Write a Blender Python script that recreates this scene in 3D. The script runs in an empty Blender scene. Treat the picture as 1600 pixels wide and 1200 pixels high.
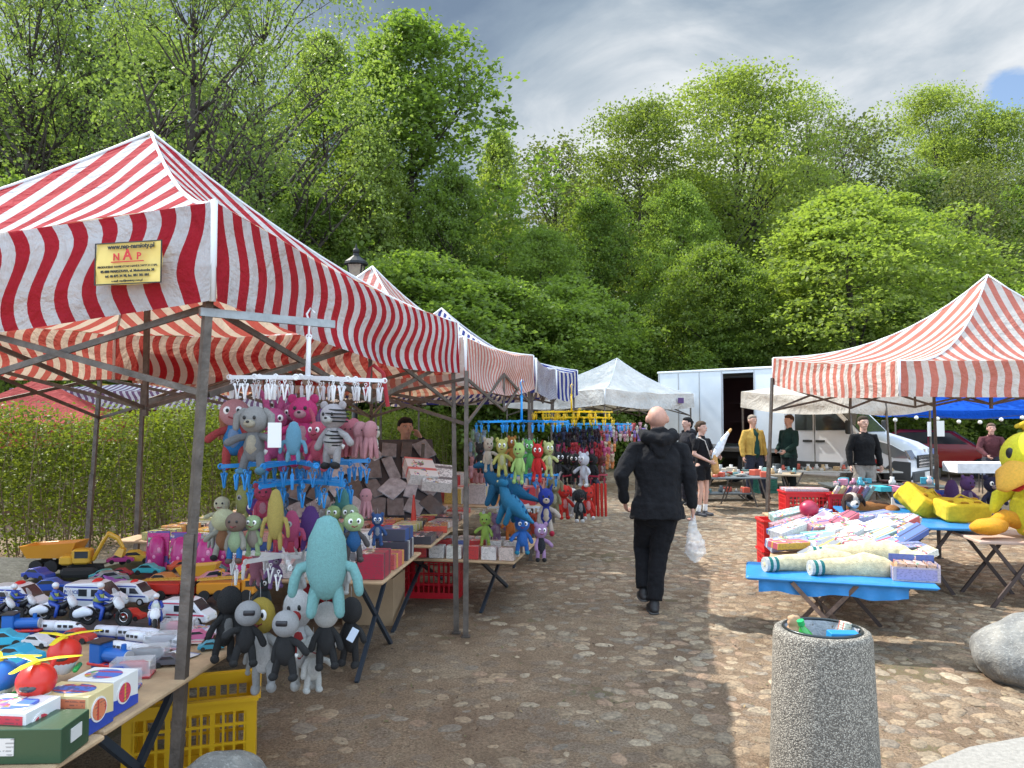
import bpy, math, random
import numpy as np
from mathutils import Vector, Matrix, Euler, noise
R=math.radians; pi=math.pi
sc=bpy.context.scene; COL=sc.collection
# ---------------------------------------------------------------- camera
F=1209.0; CH=1.67; PITCH=math.atan(55/F)
cam=bpy.data.cameras.new('camera'); cam.sensor_width=36; cam.lens=36*F/1600; cam.clip_start=.05; cam.clip_end=900
camo=bpy.data.objects.new('camera',cam); COL.objects.link(camo)
camo.location=(0,0,CH); camo.rotation_euler=(pi/2+PITCH,0,0); sc.camera=camo
sc.render.resolution_x=1024; sc.render.resolution_y=768
def W(px,py,D):
    "point seen at photo pixel (px,py) lying D metres ahead"
    a=(px-800)/F; b=(600-py)/F
    t=D/(math.cos(PITCH)-b*math.sin(PITCH))
    return Vector((a*t,D,CH+t*(math.sin(PITCH)+b*math.cos(PITCH))))
def G(px,py,z=0.0):
    a=(px-800)/F; b=(600-py)/F
    t=(z-CH)/(math.sin(PITCH)+b*math.cos(PITCH))
    return Vector((a*t,t*(math.cos(PITCH)-b*math.sin(PITCH)),z))
# ---------------------------------------------------------------- light
SUN_EL=48; SUNV=Vector((-.82*math.cos(R(SUN_EL)),.57*math.cos(R(SUN_EL)),math.sin(R(SUN_EL)))).normalized()
sl=bpy.data.lights.new('sun','SUN'); sl.energy=4.0; sl.angle=R(.5); sl.color=(1,.95,.86)
so=bpy.data.objects.new('sun',sl); COL.objects.link(so); so.rotation_euler=(-SUNV).to_track_quat('-Z','Y').to_euler(); so.location=(-20,20,40)
sc.view_settings.view_transform='Standard'; sc.view_settings.look='None'; sc.view_settings.gamma=1; sc.view_settings.exposure=0.95
sc.view_settings.use_curve_mapping=False
w=bpy.data.worlds.new('World'); sc.world=w; w.use_nodes=True
class NT:
    def __init__(s,nt): s.nt=nt; s.nt.nodes.clear()
    def n(s,t,ins=None,**kw):
        nd=s.nt.nodes.new(t)
        for k,v in kw.items(): setattr(nd,k,v)
        for k,v in (ins or {}).items():
            sk=nd.inputs[k]
            if isinstance(v,bpy.types.NodeSocket): s.nt.links.new(v,sk)
            elif v is not None:
                try: sk.default_value=v
                except Exception: sk.default_value=tuple(v)[:3]
        return nd
    def math(s,op,a,b=None,c=None,clamp=False):
        i={0:a}
        if b is not None: i[1]=b
        if c is not None: i[2]=c
        nd=s.n('ShaderNodeMath',i,operation=op); nd.use_clamp=clamp
        return nd.outputs[0]
    def mix(s,f,a,b,bt='MIX'):
        nd=s.n('ShaderNodeMix',None,data_type='RGBA',blend_type=bt)
        for k,v in ((0,f),(6,a),(7,b)):
            if isinstance(v,bpy.types.NodeSocket): s.nt.links.new(v,nd.inputs[k])
            else: nd.inputs[k].default_value=v if k==0 else (tuple(v)+(1,))[:4]
        return nd.outputs[2]
    def ramp(s,f,stops,interp='LINEAR'):
        nd=s.n('ShaderNodeValToRGB',{0:f}); cr=nd.color_ramp; cr.interpolation=interp
        while len(cr.elements)<len(stops): cr.elements.new(.5)
        for e,(p,c) in zip(cr.elements,stops): e.position=p; e.color=(tuple(c)+(1,))[:4] if hasattr(c,'__len__') else (c,c,c,1)
        return nd.outputs[0]
    def noise(s,vec,scale,detail=4,rough=.55,dist=0):
        i={'Scale':scale,'Detail':detail,'Roughness':rough,'Distortion':dist}
        if vec is not None: i['Vector']=vec
        return s.n('ShaderNodeTexNoise',i).outputs[0]
T=NT(w.node_tree)
sky=T.n('ShaderNodeTexSky',sky_type='NISHITA',sun_disc=False,sun_elevation=R(SUN_EL),sun_rotation=math.atan2(SUNV.x,SUNV.y),altitude=80,dust_density=1.2)
bg1=T.n('ShaderNodeBackground',{'Color':sky.outputs[0],'Strength':.11})
tc=T.n('ShaderNodeTexCoord').outputs['Generated']
sep=T.n('ShaderNodeSeparateXYZ',{0:tc})
# project the direction on a cloud layer
zz=T.math('ADD',T.math('MAXIMUM',sep.outputs[2],0.0),.22)
cx=T.math('DIVIDE',sep.outputs[0],zz); cy=T.math('DIVIDE',sep.outputs[1],zz)
cv=T.n('ShaderNodeCombineXYZ',{0:cx,1:cy,2:0.0}).outputs[0]
n1=T.noise(T.n('ShaderNodeMapping',{'Vector':tc,'Location':(3.1,1.7,.4),'Scale':(1,1,1.7)}).outputs[0],1.7,8,.5,.5)
n2=T.noise(T.n('ShaderNodeMapping',{'Vector':tc,'Location':(9.1,4.7,0),'Rotation':(0,.35,.2),'Scale':(1.0,1,2.0)}).outputs[0],3.6,9,.56,.7)
def dirspot(px,py,k):
    d=(W(px,py,10)-Vector((0,0,CH))).normalized()
    dp=T.n('ShaderNodeVectorMath',{0:tc,1:tuple(d)},operation='DOT_PRODUCT').outputs['Value']
    return T.math('POWER',T.math('MAXIMUM',dp,0.0),k)
br=T.math('ADD',T.math('MULTIPLY',n1,.55),T.math('MULTIPLY',n2,.55))
br=T.math('ADD',br,T.math('MULTIPLY',dirspot(950,260,60),.22))
br=T.math('ADD',br,T.math('MULTIPLY',dirspot(1120,120,110),.15))
br=T.math('ADD',br,T.math('MULTIPLY',dirspot(1460,190,60),.13))
br=T.math('SUBTRACT',br,T.math('MULTIPLY',dirspot(760,100,14),.12))
cc=T.ramp(br,[(.40,(.16,.22,.31)),(.54,(.27,.34,.42)),(.64,(.42,.48,.54)),(.78,(.75,.77,.79))])
# clouds behind the camera and overhead are brightened, out of view, as added fill light
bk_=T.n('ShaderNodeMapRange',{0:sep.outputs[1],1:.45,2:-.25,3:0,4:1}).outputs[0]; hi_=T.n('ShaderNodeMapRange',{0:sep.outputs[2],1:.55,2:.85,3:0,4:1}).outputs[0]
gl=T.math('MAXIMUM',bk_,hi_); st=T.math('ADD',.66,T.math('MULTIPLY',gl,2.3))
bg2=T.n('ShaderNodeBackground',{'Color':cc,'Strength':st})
hole=T.math('ADD',dirspot(1578,150,1500),T.math('MULTIPLY',T.math('SUBTRACT',T.noise(cv,5,6,.6),.5),1.6))
hm=T.ramp(T.math('MULTIPLY',hole,dirspot(1578,150,260)),[(.34,0.0),(.62,1.0)])
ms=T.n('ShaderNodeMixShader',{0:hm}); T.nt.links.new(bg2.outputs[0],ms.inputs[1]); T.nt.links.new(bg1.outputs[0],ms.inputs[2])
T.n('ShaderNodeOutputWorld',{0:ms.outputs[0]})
# ---------------------------------------------------------------- materials
MATS={}
def newmat(name):
    m=bpy.data.materials.new(name); m.use_nodes=True; MATS[name]=m; return m,NT(m.node_tree)
def bump(t,h,st,dist=.02): return t.n('ShaderNodeBump',{'Height':h,'Strength':st,'Distance':dist}).outputs[0]
def simple(name,col,rough=.6,metal=0,spec=.5,var=0,vs=8,bmp=0,bs=40,trans=0,alpha=1,sheen=0,coat=0):
    "col may be an RGB, 'obj' (object colour) or 'attr' (colour attribute)"
    if name in MATS: return MATS[name]
    m,t=newmat(name)
    co=t.n('ShaderNodeTexCoord').outputs['Object']
    if col=='obj': c=t.n('ShaderNodeObjectInfo').outputs['Color']
    elif col=='attr': c=t.n('ShaderNodeVertexColor',layer_name='col').outputs[0]
    else: c=t.n('ShaderNodeRGB').outputs[0]; c.default_value=(*col,1)
    if var:
        nz=t.noise(co,vs,5,.6)
        f=t.n('ShaderNodeMapRange',{0:nz,1:.3,2:.7,3:1-var,4:1+var}).outputs[0]
        cmb=t.n('ShaderNodeCombineColor',{0:f,1:f,2:f}).outputs[0]
        c=t.mix(1.0,c,cmb,'MULTIPLY')
    i={'Base Color':c,'Roughness':rough,'Metallic':metal,'Specular IOR Level':spec,'Alpha':alpha,'Sheen Weight':sheen,'Coat Weight':coat}
    if bmp: i['Normal']=bump(t,t.noise(co,bs,4,.6),bmp)
    p=t.n('ShaderNodeBsdfPrincipled',i); sh=p.outputs[0]
    if trans:
        tr=t.n('ShaderNodeBsdfTranslucent',{'Color':c})
        sh=t.n('ShaderNodeMixShader',{0:trans,1:sh,2:tr.outputs[0]}).outputs[0]
    t.n('ShaderNodeOutputMaterial',{0:sh}); return m
plastic=simple('plastic','obj',.34,bmp=.05,bs=60)
matte=simple('matte_paint','obj',.6,var=.08,vs=20)
plush=simple('plush_fabric','obj',.95,spec=.1,var=.12,vs=45,bmp=1.0,bs=130,sheen=.10)
cloth=simple('cloth','obj',.9,spec=.15,var=.14,vs=9,bmp=.5,bs=30,sheen=.03)
clothd=simple('clothing_attr','attr',.9,spec=.15,var=.14,vs=9,bmp=.5,bs=30)
skin=simple('skin','obj',.55,var=.07,vs=20,spec=.35)
rubber=simple('rubber',(.02,.02,.02),.8)
glassd=simple('dark_glass',(.03,.035,.04),.08,spec=.8)
chrome=simple('chrome',(.6,.6,.62),.25,1)
steel=simple('weathered_steel',(.135,.115,.10),.5,.6,var=.35,vs=14,bmp=.2,bs=60)
rust=simple('rusty_steel',(.16,.105,.08),.65,.35,var=.4,vs=18,bmp=.3,bs=60)
wood=simple('plywood',(.42,.29,.17),.75,var=.25,vs=6,bmp=.2,bs=50)
card=simple('cardboard',(.36,.25,.15),.85,var=.12,vs=6)
bark=simple('bark',(.052,.042,.032),.95,var=.4,vs=5,bmp=.9,bs=14)
iron=simple('black_iron',(.015,.016,.017),.45,.5)
paper=simple('paper','obj',.8)
clearp=simple('clear_film',(.85,.88,.9),.1,spec=.8,alpha=.32)
def printmat(name,kind):
    m,t=newmat(name)
    co=t.n('ShaderNodeTexCoord').outputs['Object']; oi=t.n('ShaderNodeObjectInfo')
    base=oi.outputs['Color']; rnd=oi.outputs['Random']
    off=t.n('ShaderNodeCombineXYZ',{0:t.math('MULTIPLY',rnd,37.),1:t.math('MULTIPLY',rnd,91.),2:rnd}).outputs[0]
    v=t.n('ShaderNodeVectorMath',{0:co,1:off},operation='ADD').outputs[0]
    ge=t.n('ShaderNodeSeparateXYZ',{0:t.n('ShaderNodeTexCoord').outputs['Generated']})
    gx,gy,gz_=ge.outputs
    wp=t.noise(v,9,2,.5); u1=t.math('ADD',gx,t.math('MULTIPLY',rnd,.35)); 
    pic=t.math('MULTIPLY',t.math('GREATER_THAN',u1,.32),t.math('LESS_THAN',u1,.78)); pic=t.math('MULTIPLY',pic,t.math('MULTIPLY',t.math('GREATER_THAN',gy,.0001),t.math('GREATER_THAN',t.noise(v,13,2,.5),.50)))
    band=t.math('LESS_THAN',t.math('FRACT',t.math('ADD',t.math('MULTIPLY',gy,1.7 if kind=='box' else 2.6),rnd)),.22)
    hue=t.n('ShaderNodeSeparateColor',{0:t.n('ShaderNodeTexVoronoi',{'Vector':v,'Scale':52.}).outputs['Color']})
    hs=t.n('ShaderNodeMapRange',{0:hue.outputs[0],1:.0,2:1.0}).outputs[0]
    base=t.mix(t.math('MULTIPLY',band,.85),base,t.ramp(t.math('FRACT',t.math('MULTIPLY',rnd,7.3)),[(0,(.7,.7,.66)),(.25,(.5,.03,.03)),(.5,(.03,.09,.36)),(.7,(.62,.42,.04)),(.85,(.05,.05,.06))],'CONSTANT'))
    pc=t.ramp(hs,[(0,(.75,.75,.72)),(.3,(.6,.05,.04)),(.45,(.03,.10,.38)),(.58,(.7,.5,.08)),(.7,(.03,.03,.04)),(.82,(.75,.74,.7)),(.93,(.05,.3,.12))])
    sel=pic
    c=t.mix(sel,base,pc)
    # lines of small print
    sx=t.n('ShaderNodeSeparateXYZ',{0:v})
    ln=t.math('MULTIPLY',t.math('GREATER_THAN',t.math('FRACT',t.math('MULTIPLY',sx.outputs[2],90.)),.6),t.math('GREATER_THAN',t.noise(v,60,3),.52))
    c=t.mix(t.math('MULTIPLY',ln,.55),c,(.06,.06,.07))
    p=t.n('ShaderNodeBsdfPrincipled',{'Base Color':c,'Roughness':.38 if kind=='box' else .22})
    t.n('ShaderNodeOutputMaterial',{0:p.outputs[0]}); return m
boxprint=printmat('printed_card','box'); blisterprint=printmat('printed_blister','blister')
def stripemat(name,ca,cb,period,duty=.5,trans=.38,tint=None):
    m,t=newmat(name)
    uv=t.n('ShaderNodeUVMap').outputs[0]; s=t.n('ShaderNodeSeparateXYZ',{0:uv})
    co=t.n('ShaderNodeTexCoord').outputs['Object']
    x=t.math('ADD',s.outputs[0],t.math('MULTIPLY',t.math('SUBTRACT',t.noise(uv,1.2,2),.5),.03))
    fr=t.math('FRACT',t.math('DIVIDE',x,period))
    f=t.math('LESS_THAN',fr,duty)
    dirt=t.noise(co,2.2,6,.65)
    d=t.n('ShaderNodeMapRange',{0:dirt,1:.35,2:.75,3:1.0,4:.72}).outputs[0]
    dc=t.n('ShaderNodeCombineColor',{0:d,1:t.math('MULTIPLY',d,.985),2:t.math('MULTIPLY',d,.955)}).outputs[0]
    c=t.mix(1.0,t.mix(f,cb,ca),dc,'MULTIPLY')
    wr=t.math('ADD',t.noise(co,3.2,5,.6,.8),t.math('MULTIPLY',t.noise(co,16,3,.5),.25)); nrm=bump(t,wr,.75,.09)
    p=t.n('ShaderNodeBsdfPrincipled',{'Base Color':c,'Roughness':.8,'Specular IOR Level':.1,'Normal':nrm})
    tr=t.n('ShaderNodeBsdfTranslucent',{'Color':t.mix(.30 if not tint else .05,t.mix(1.0,c,tint or (1,.84,.64),'MULTIPLY'),(.50,.30,.19)),'Normal':nrm})
    mx=t.n('ShaderNodeMixShader',{0:trans,1:p.outputs[0],2:tr.outputs[0]})
    t.n('ShaderNodeOutputMaterial',{0:mx.outputs[0]}); return m
# ---------------------------------------------------------------- mesh building
def mk(name,v,f,mat=None,smooth=False,attr=None):
    me=bpy.data.meshes.new(name); me.from_pydata([tuple(p) for p in v],[],f); 
    if mat: me.materials.append(mat)
    if smooth: me.shade_smooth()
    if attr is not None:
        a=me.color_attributes.new('col','FLOAT_COLOR','POINT'); a.data.foreach_set('color',np.asarray(attr,dtype=np.float32).ravel())
    return me
def npmesh(name,V,Fq,mat,attr=None,smooth=False):
    "fast mesh from arrays, all faces with the same corner count"
    me=bpy.data.meshes.new(name); n=len(V); k=Fq.shape[1]; m=len(Fq)
    me.vertices.add(n); me.vertices.foreach_set('co',V.astype(np.float32).ravel())
    me.loops.add(m*k); me.loops.foreach_set('vertex_index',Fq.astype(np.int32).ravel())
    me.polygons.add(m); me.polygons.foreach_set('loop_start',np.arange(0,m*k,k,dtype=np.int32)); 
    me.update(calc_edges=True); me.materials.append(mat)
    if attr is not None:
        a=me.color_attributes.new('col','FLOAT_COLOR','POINT'); a.data.foreach_set('color',attr.astype(np.float32).ravel())
    if smooth: me.shade_smooth()
    return me
class B:
    def __init__(s): s.v=[]; s.f=[]
    def add(s,v,f):
        o=len(s.v); s.v+=[Vector(p) for p in v]; s.f+=[[i+o for i in q] for q in f]; return s
    def box(s,c,d,rot=None,taper=1,bev=0):
        x,y,z=d[0]/2,d[1]/2,d[2]/2; t=taper
        if bev:
            b=min(bev,x*.9,y*.9,z*.9); pts=[]; fs=[]
            # chamfered box: three nested rings
            def ring(zz,i):
                return [(-x+i,-y+i+0,zz),(x-i,-y+i,zz),(x-i,y-i,zz),(-x+i,y-i,zz)]
            def oct(zz,e):
                X=x-e; Y=y-e
                return [(-X+b,-Y,zz),(X-b,-Y,zz),(X,-Y+b,zz),(X,Y-b,zz),(X-b,Y,zz),(-X+b,Y,zz),(-X,Y-b,zz),(-X,-Y+b,zz)]
            rs=[oct(-z,b*.999 if b<min(x,y)*.5 else b*.5),oct(-z+b,0),oct(z-b,0),oct(z,b*.999 if b<min(x,y)*.5 else b*.5)]
            for r in rs: pts+=r
            fs=[list(range(7,-1,-1)),list(range(24,32))]
            for k in range(3):
                for i in range(8): j=(i+1)%8; fs.append([k*8+i,k*8+j,k*8+8+j,k*8+8+i])
            v=pts; f=fs
        else:
            v=[(-x,-y,-z),(x,-y,-z),(x,y,-z),(-x,y,-z),(-x*t,-y*t,z),(x*t,-y*t,z),(x*t,y*t,z),(-x*t,y*t,z)]
            f=[[3,2,1,0],[4,5,6,7],[0,1,5,4],[1,2,6,5],[2,3,7,6],[3,0,4,7]]
        M=rot if rot is not None else Matrix.Identity(3)
        if isinstance(M,(tuple,list)): M=Euler(M).to_matrix()
        return s.add([M@Vector(p)+Vector(c) for p in v],f)
    def loft(s,pts,rad,n=10,round_=True,ref=(1,0,0)):
        pts=[Vector(p) for p in pts]; rad=[(r,r) if not hasattr(r,'__len__') else r for r in rad]
        m=len(pts); tan=[(pts[min(i+1,m-1)]-pts[max(i-1,0)]).normalized() for i in range(m)]
        P=list(zip(pts,rad,tan))
        if round_:
            a,b=P[0],P[-1]; pre=[];post=[]
            for an in (78,48): 
                k=math.sin(R(an)); c=math.cos(R(an)); 
                pre.append((a[0]-a[2]*(sum(a[1])/2)*k,(a[1][0]*c,a[1][1]*c),a[2]))
            for an in (48,78):
                k=math.sin(R(an)); c=math.cos(R(an))
                post.append((b[0]+b[2]*(sum(b[1])/2)*k,(b[1][0]*c,b[1][1]*c),b[2]))
            P=pre+P+post
        v=[];f=[]; rf=Vector(ref)
        for p,r,t in P:
            q=rf-t*rf.dot(t)
            if q.length<.15: q=Vector((0,1,0)); q=q-t*q.dot(t)
            q.normalize(); w_=t.cross(q)
            for i in range(n):
                an=2*pi*i/n; v.append(p+q*(math.cos(an)*r[0])+w_*(math.sin(an)*r[1]))
        for k in range(len(P)-1):
            for i in range(n):
                j=(i+1)%n; f.append([k*n+i,k*n+j,k*n+n+j,k*n+n+i])
        f.append(list(range(n-1,-1,-1))); f.append([(len(P)-1)*n+i for i in range(n)])
        return s.add(v,f)
    def tube(s,a,b,r,r2=None,n=8,round_=False): return s.loft([a,b],[r,r if r2 is None else r2],n,round_)
    def bar(s,a,b,wd,hd=None):
        "square bar from a to b"
        a=Vector(a);b=Vector(b); d=(b-a); L=d.length; z=d.normalized()
        x=Vector((0,0,1)).cross(z)
        if x.length<.05: x=Vector((1,0,0))
        x.normalize(); y=z.cross(x); M=Matrix((x,y,z)).transposed()
        return s.box((a+b)/2,(wd,hd or wd,L),M)
    def ell(s,c,r,n=12,m=8,rot=None):
        if not hasattr(r,'__len__'): r=(r,r,r)
        M=Euler(rot).to_matrix() if rot is not None else Matrix.Identity(3)
        v=[];f=[]
        for i in range(m+1):
            th=pi*(i+.0001)/(m+.0002)
            for j in range(n):
                ph=2*pi*j/n; v.append(M@Vector((r[0]*math.sin(th)*math.cos(ph),r[1]*math.sin(th)*math.sin(ph),r[2]*math.cos(th)))+Vector(c))
        for i in range(m):
            for j in range(n):
                k=(j+1)%n; f.append([i*n+j,i*n+n+j,i*n+n+k,i*n+k])
        f.append(list(range(n))); f.append([m*n+i for i in range(n-1,-1,-1)])
        return s.add(v,f)
    def cyl(s,c,r,h,n=20,axis='z',r2=None):
        d={'x':(h/2,0,0),'y':(0,h/2,0),'z':(0,0,h/2)}[axis]; c=Vector(c); d=Vector(d)
        return s.loft([c-d,c+d],[r,r if r2 is None else r2],n,False)
    def prism(s,poly,y0,y1):
        "side profile (x,z) extruded in y"
        n=len(poly); v=[(x,y0,z) for x,z in poly]+[(x,y1,z) for x,z in poly]
        f=[list(range(n)),list(range(2*n-1,n-1,-1))]
        for i in range(n): j=(i+1)%n; f.append([j,i,n+i,n+j])
        return s.add(v,f)
    def torus(s,c,Rr,r,axis='z',n=20,k=6,arc=2*pi):
        pts=[]; full=abs(arc-2*pi)<1e-3
        v=[];f=[]; m=n if full else n+1
        for i in range(m):
            a=arc*i/n
            for j in range(k):
                b=2*pi*j/k; q=(Rr+r*math.cos(b)); p=(q*math.cos(a),q*math.sin(a),r*math.sin(b))
                if axis=='y': p=(p[0],p[2],p[1])
                if axis=='x': p=(p[2],p[0],p[1])
                v.append(Vector(p)+Vector(c))
        for i in range(n if full else n):
            i2=(i+1)%m if full else i+1
            for j in range(k): f.append([i*k+j,i2*k+j,i2*k+(j+1)%k,i*k+(j+1)%k])
        return s.add(v,f)
    def me(s,name,mat,smooth=False): 
        m=mk(name,s.v,s.f,mat,smooth); return m
def put(name,me,parent=None,loc=(0,0,0),rot=(0,0,0),col=None,scale=None):
    if isinstance(me,B): raise TypeError
    o=bpy.data.objects.new(name,me); COL.objects.link(o)
    if parent is not None: o.parent=parent
    o.location=loc; o.rotation_euler=rot
    if col is not None: o.color=(*col,1)
    if scale is not None: o.scale=(scale,)*3 if not hasattr(scale,'__len__') else scale
    return o
def part(name,b,mat,parent=None,col=None,smooth=False,loc=(0,0,0),rot=(0,0,0)):
    return put(name,b.me(name,mat,smooth),parent,loc,rot,col)
def tag(o,label=None,cat=None,group=None,kind=None):
    if label: o['label']=label
    if cat: o['category']=cat
    if group: o['group']=group
    if kind: o['kind']=kind
    return o
def thing(name,label,cat,loc=(0,0,0),rz=0,group=None,rot=None,scale=1):
    o=bpy.data.objects.new(name,None); COL.objects.link(o); o.empty_display_size=.1
    o.location=loc; o.rotation_euler=rot if rot is not None else (0,0,rz); o.scale=(scale,)*3
    return tag(o,label,cat,group)
def single(name,label,cat,b,mat,loc=(0,0,0),rot=(0,0,0),col=None,group=None,smooth=False,scale=None):
    me=b if isinstance(b,bpy.types.Mesh) else b.me(name,mat,smooth)
    return tag(put(name,me,None,loc,rot,col,scale),label,cat,group)
KIDS={}
def kids(o): return [c for c in COL.objects if c.parent==o]
def tree_copy(o,loc,rz=None,rot=None,label=None,scale=None,chil=None,cols=None,group=None):
    r=o.copy(); COL.objects.link(r); r.location=loc
    if rz is not None: r.rotation_euler=(0,0,rz)
    if rot is not None: r.rotation_euler=rot
    if scale is not None: r.scale=(scale,)*3
    if label: r['label']=label
    if group: r['group']=group
    for c in (chil if chil is not None else list(o.children)):
        d=c.copy(); COL.objects.link(d); d.parent=r
        if cols and c.name.split('.')[0] in cols: d.color=(*cols[c.name.split('.')[0]],1)
        for g in c.children:
            e=g.copy(); COL.objects.link(e); e.parent=d
            if cols and g.name.split('.')[0] in cols: e.color=(*cols[g.name.split('.')[0]],1)
    return r
def blob(name,b,mat,voxel=.01,smooth=6,noise_amp=0,noise_s=6,attr=None):
    "fuse overlapping volumes into one continuous skin"
    me=b.me(name,mat,True); o=bpy.data.objects.new('tmp',me); COL.objects.link(o)
    md=o.modifiers.new('r','REMESH'); md.mode='VOXEL'; md.voxel_size=voxel; md.use_smooth_shade=True
    if smooth: ms=o.modifiers.new('s','SMOOTH'); ms.iterations=smooth; ms.factor=.5
    dg=bpy.context.evaluated_depsgraph_get(); r=bpy.data.meshes.new_from_object(o.evaluated_get(dg))
    bpy.data.objects.remove(o); bpy.data.meshes.remove(me); r.name=name
    if noise_amp:
        nm=[v.normal.copy() for v in r.vertices]
        for v,n_ in zip(r.vertices,nm):
            p=v.co*noise_s; h=noise.noise(Vector((p.x*1.2,p.y*1.2,p.z)))+.5*noise.noise(p*2.3+Vector((5,1,2)))
            v.co+=n_*(h*noise_amp)
    r.shade_smooth()
    if not r.materials: r.materials.append(mat)
    return r
# ================================================================= GROUND
def relief(x,y):
    z=.013*noise.noise(Vector((x*1.1,y*1.1,0)))+.008*noise.noise(Vector((x*3.7,y*3.7,3)))
    return z
def hill(x,y):
    k=max(0,min(1,(y-27)/45)); k=k*k*(3-2*k)
    return k*(2.5+max(0,(x+5))*.22)
def gz(x,y): return relief(x,y)*(1 if y<14 else .3)+hill(x,y)
gm,t=newmat('sandy_cobble_ground')
co=t.n('ShaderNodeTexCoord').outputs['Object']
na=t.noise(co,1.3,6,.6); nb=t.noise(co,14,6,.7); nc=t.noise(co,70,4,.7)
sand=t.ramp(na,[(.32,(.235,.15,.095)),(.52,(.36,.25,.16)),(.7,(.45,.34,.23))])
vo=t.n('ShaderNodeTexVoronoi',{'Vector':t.n('ShaderNodeMapping',{'Vector':co,'Scale':(1,1,1)}).outputs[0],'Scale':6.5,'Randomness':1.0})
stone=t.math('MULTIPLY',t.math('LESS_THAN',vo.outputs['Distance'],.42),t.math('GREATER_THAN',nb,.40))
sc_=t.mix(.45,t.mix(t.n('ShaderNodeSeparateColor',{0:vo.outputs['Color']}).outputs[0],(.26,.21,.17),(.38,.32,.25)),sand)
c=t.mix(t.math('MULTIPLY',stone,.8),sand,sc_)
c=t.mix(t.n('ShaderNodeMapRange',{0:nc,1:.35,2:.62,3:.75,4:0}).outputs[0],c,(.07,.045,.028)); ne=t.noise(co,190,3,.7); c=t.mix(t.n('ShaderNodeMapRange',{0:ne,1:.52,2:.68,3:0,4:.55}).outputs[0],c,(.42,.35,.26)); nf=t.noise(co,5,5,.7); c=t.mix(t.n('ShaderNodeMapRange',{0:nf,1:.3,2:.5,3:.45,4:0}).outputs[0],c,(.09,.058,.036))
gr=t.math('MULTIPLY',t.math('GREATER_THAN',t.noise(co,.6,5,.7),.6),t.math('GREATER_THAN',nc,.5))
c=t.mix(t.math('MULTIPLY',gr,.55),c,(.07,.10,.03))
far=t.n('ShaderNodeSeparateXYZ',{0:co}).outputs[1]
ff=t.n('ShaderNodeMapRange',{0:far,1:24,2:27,3:0,4:1}).outputs[0]
c=t.mix(ff,c,t.mix(nb,(.035,.05,.018),(.06,.085,.03)))
h=t.math('ADD',t.math('MULTIPLY',nb,.7),t.math('ADD',t.math('MULTIPLY',nc,.3),t.math('MULTIPLY',stone,.35)))
p=t.n('ShaderNodeBsdfPrincipled',{'Base Color':c,'Roughness':.92,'Specular IOR Level':.2,'Normal':bump(t,t.math('ADD',h,t.math('MULTIPLY',ne,.2)),1.0,.045)})
t.n('ShaderNodeOutputMaterial',{0:p.outputs[0]})
xs=np.concatenate([np.linspace(-260,-14,18),np.arange(-12,-3,.5),np.arange(-3,8,.11),np.arange(8,30,1.),np.linspace(32,260,18)])
ys=np.concatenate([np.linspace(-40,1.5,10),np.arange(2,14,.11),np.arange(14,70,1.2),np.linspace(75,400,16)])
V=[(x,y,gz(x,y)) for y in ys for x in xs]; nx=len(xs)
Fg=[[j*nx+i,j*nx+i+1,(j+1)*nx+i+1,(j+1)*nx+i] for j in range(len(ys)-1) for i in range(nx-1)]
tag(put('ground',mk('ground',V,Fg,gm,True)),kind='structure',label='sandy brown market square ground between cobblestones')
# cobbles half sunk in the sand (nobody could count them)
rng=np.random.default_rng(5)
def cobbles(x0,x1,y0,y1,cell):
    VV=[];FF=[];CC=[];n=0
    pal=np.array([(.30,.235,.17),(.31,.235,.165),(.28,.245,.20),(.37,.31,.235),(.30,.235,.17),(.22,.20,.18),(.40,.35,.28),(.30,.205,.15)])
    ux=np.arange(x0,x1,cell); uy=np.arange(y0,y1,cell)
    for Y in uy:
        for X in ux:
            x=X+rng.uniform(-.42,.42)*cell; y=Y+rng.uniform(-.42,.42)*cell
            buried=.5+.5*noise.noise(Vector((x*.7,y*.7,9)))
            lim=.66+.34*min(1,max(0,(x+.5)/2.2))-.35*max(0,buried-.5)
            if y<8 and x<.9: lim-=.26*min(1,(.9-x)/.8)
            if rng.random()>lim: continue
            r=cell*(rng.uniform(.34,.66) if x>.8 or y>8 else rng.uniform(.26,.62)); ar=rng.uniform(.65,1.0); a0=rng.uniform(0,pi)
            hgt=r*rng.uniform(.10,.20)*(1 if x>0 else .7); z=gz(x,y)-.004
            ph=rng.uniform(0,6.28); rr=1+.16*np.sin(2*np.arange(9)/9*2*pi+ph)+rng.uniform(-.16,.16,9)
            tl=rng.uniform(-.25,.25,2)
            base=n
            for (k,zz) in ((1.0,-.01),(.86,.62),(.5,.98)):
                for i in range(9):
                    a=2*pi*i/9; px=k*r*rr[i]*math.cos(a); py=k*r*ar*rr[i]*math.sin(a)
                    VV.append((x+px*math.cos(a0)-py*math.sin(a0),y+px*math.sin(a0)+py*math.cos(a0),z+zz*hgt+(px*tl[0]+py*tl[1])*.15))
            VV.append((x,y,z+hgt)); 
            for k in range(2):
                for i in range(9):
                    j=(i+1)%9; FF.append([base+k*9+i,base+k*9+j,base+k*9+9+j,base+k*9+9+i])
            for i in range(9): FF.append([base+18+i,base+18+(i+1)%9,base+27])
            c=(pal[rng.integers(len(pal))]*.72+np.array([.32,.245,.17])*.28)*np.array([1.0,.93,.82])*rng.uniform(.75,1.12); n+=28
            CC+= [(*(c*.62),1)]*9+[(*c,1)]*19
    return VV,FF,CC
VV,FF,CC=cobbles(-3.2,8.5,2.3,22,.128)
cobm=simple('cobble_stone','attr',.75,var=.45,vs=42,bmp=.8,bs=110)
tag(put('cobblestones',mk('cobblestones',VV,FF,cobm,True,CC)),'rounded grey, pink and beige cobblestones set in the sandy square','cobblestones',kind='stuff')
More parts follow.
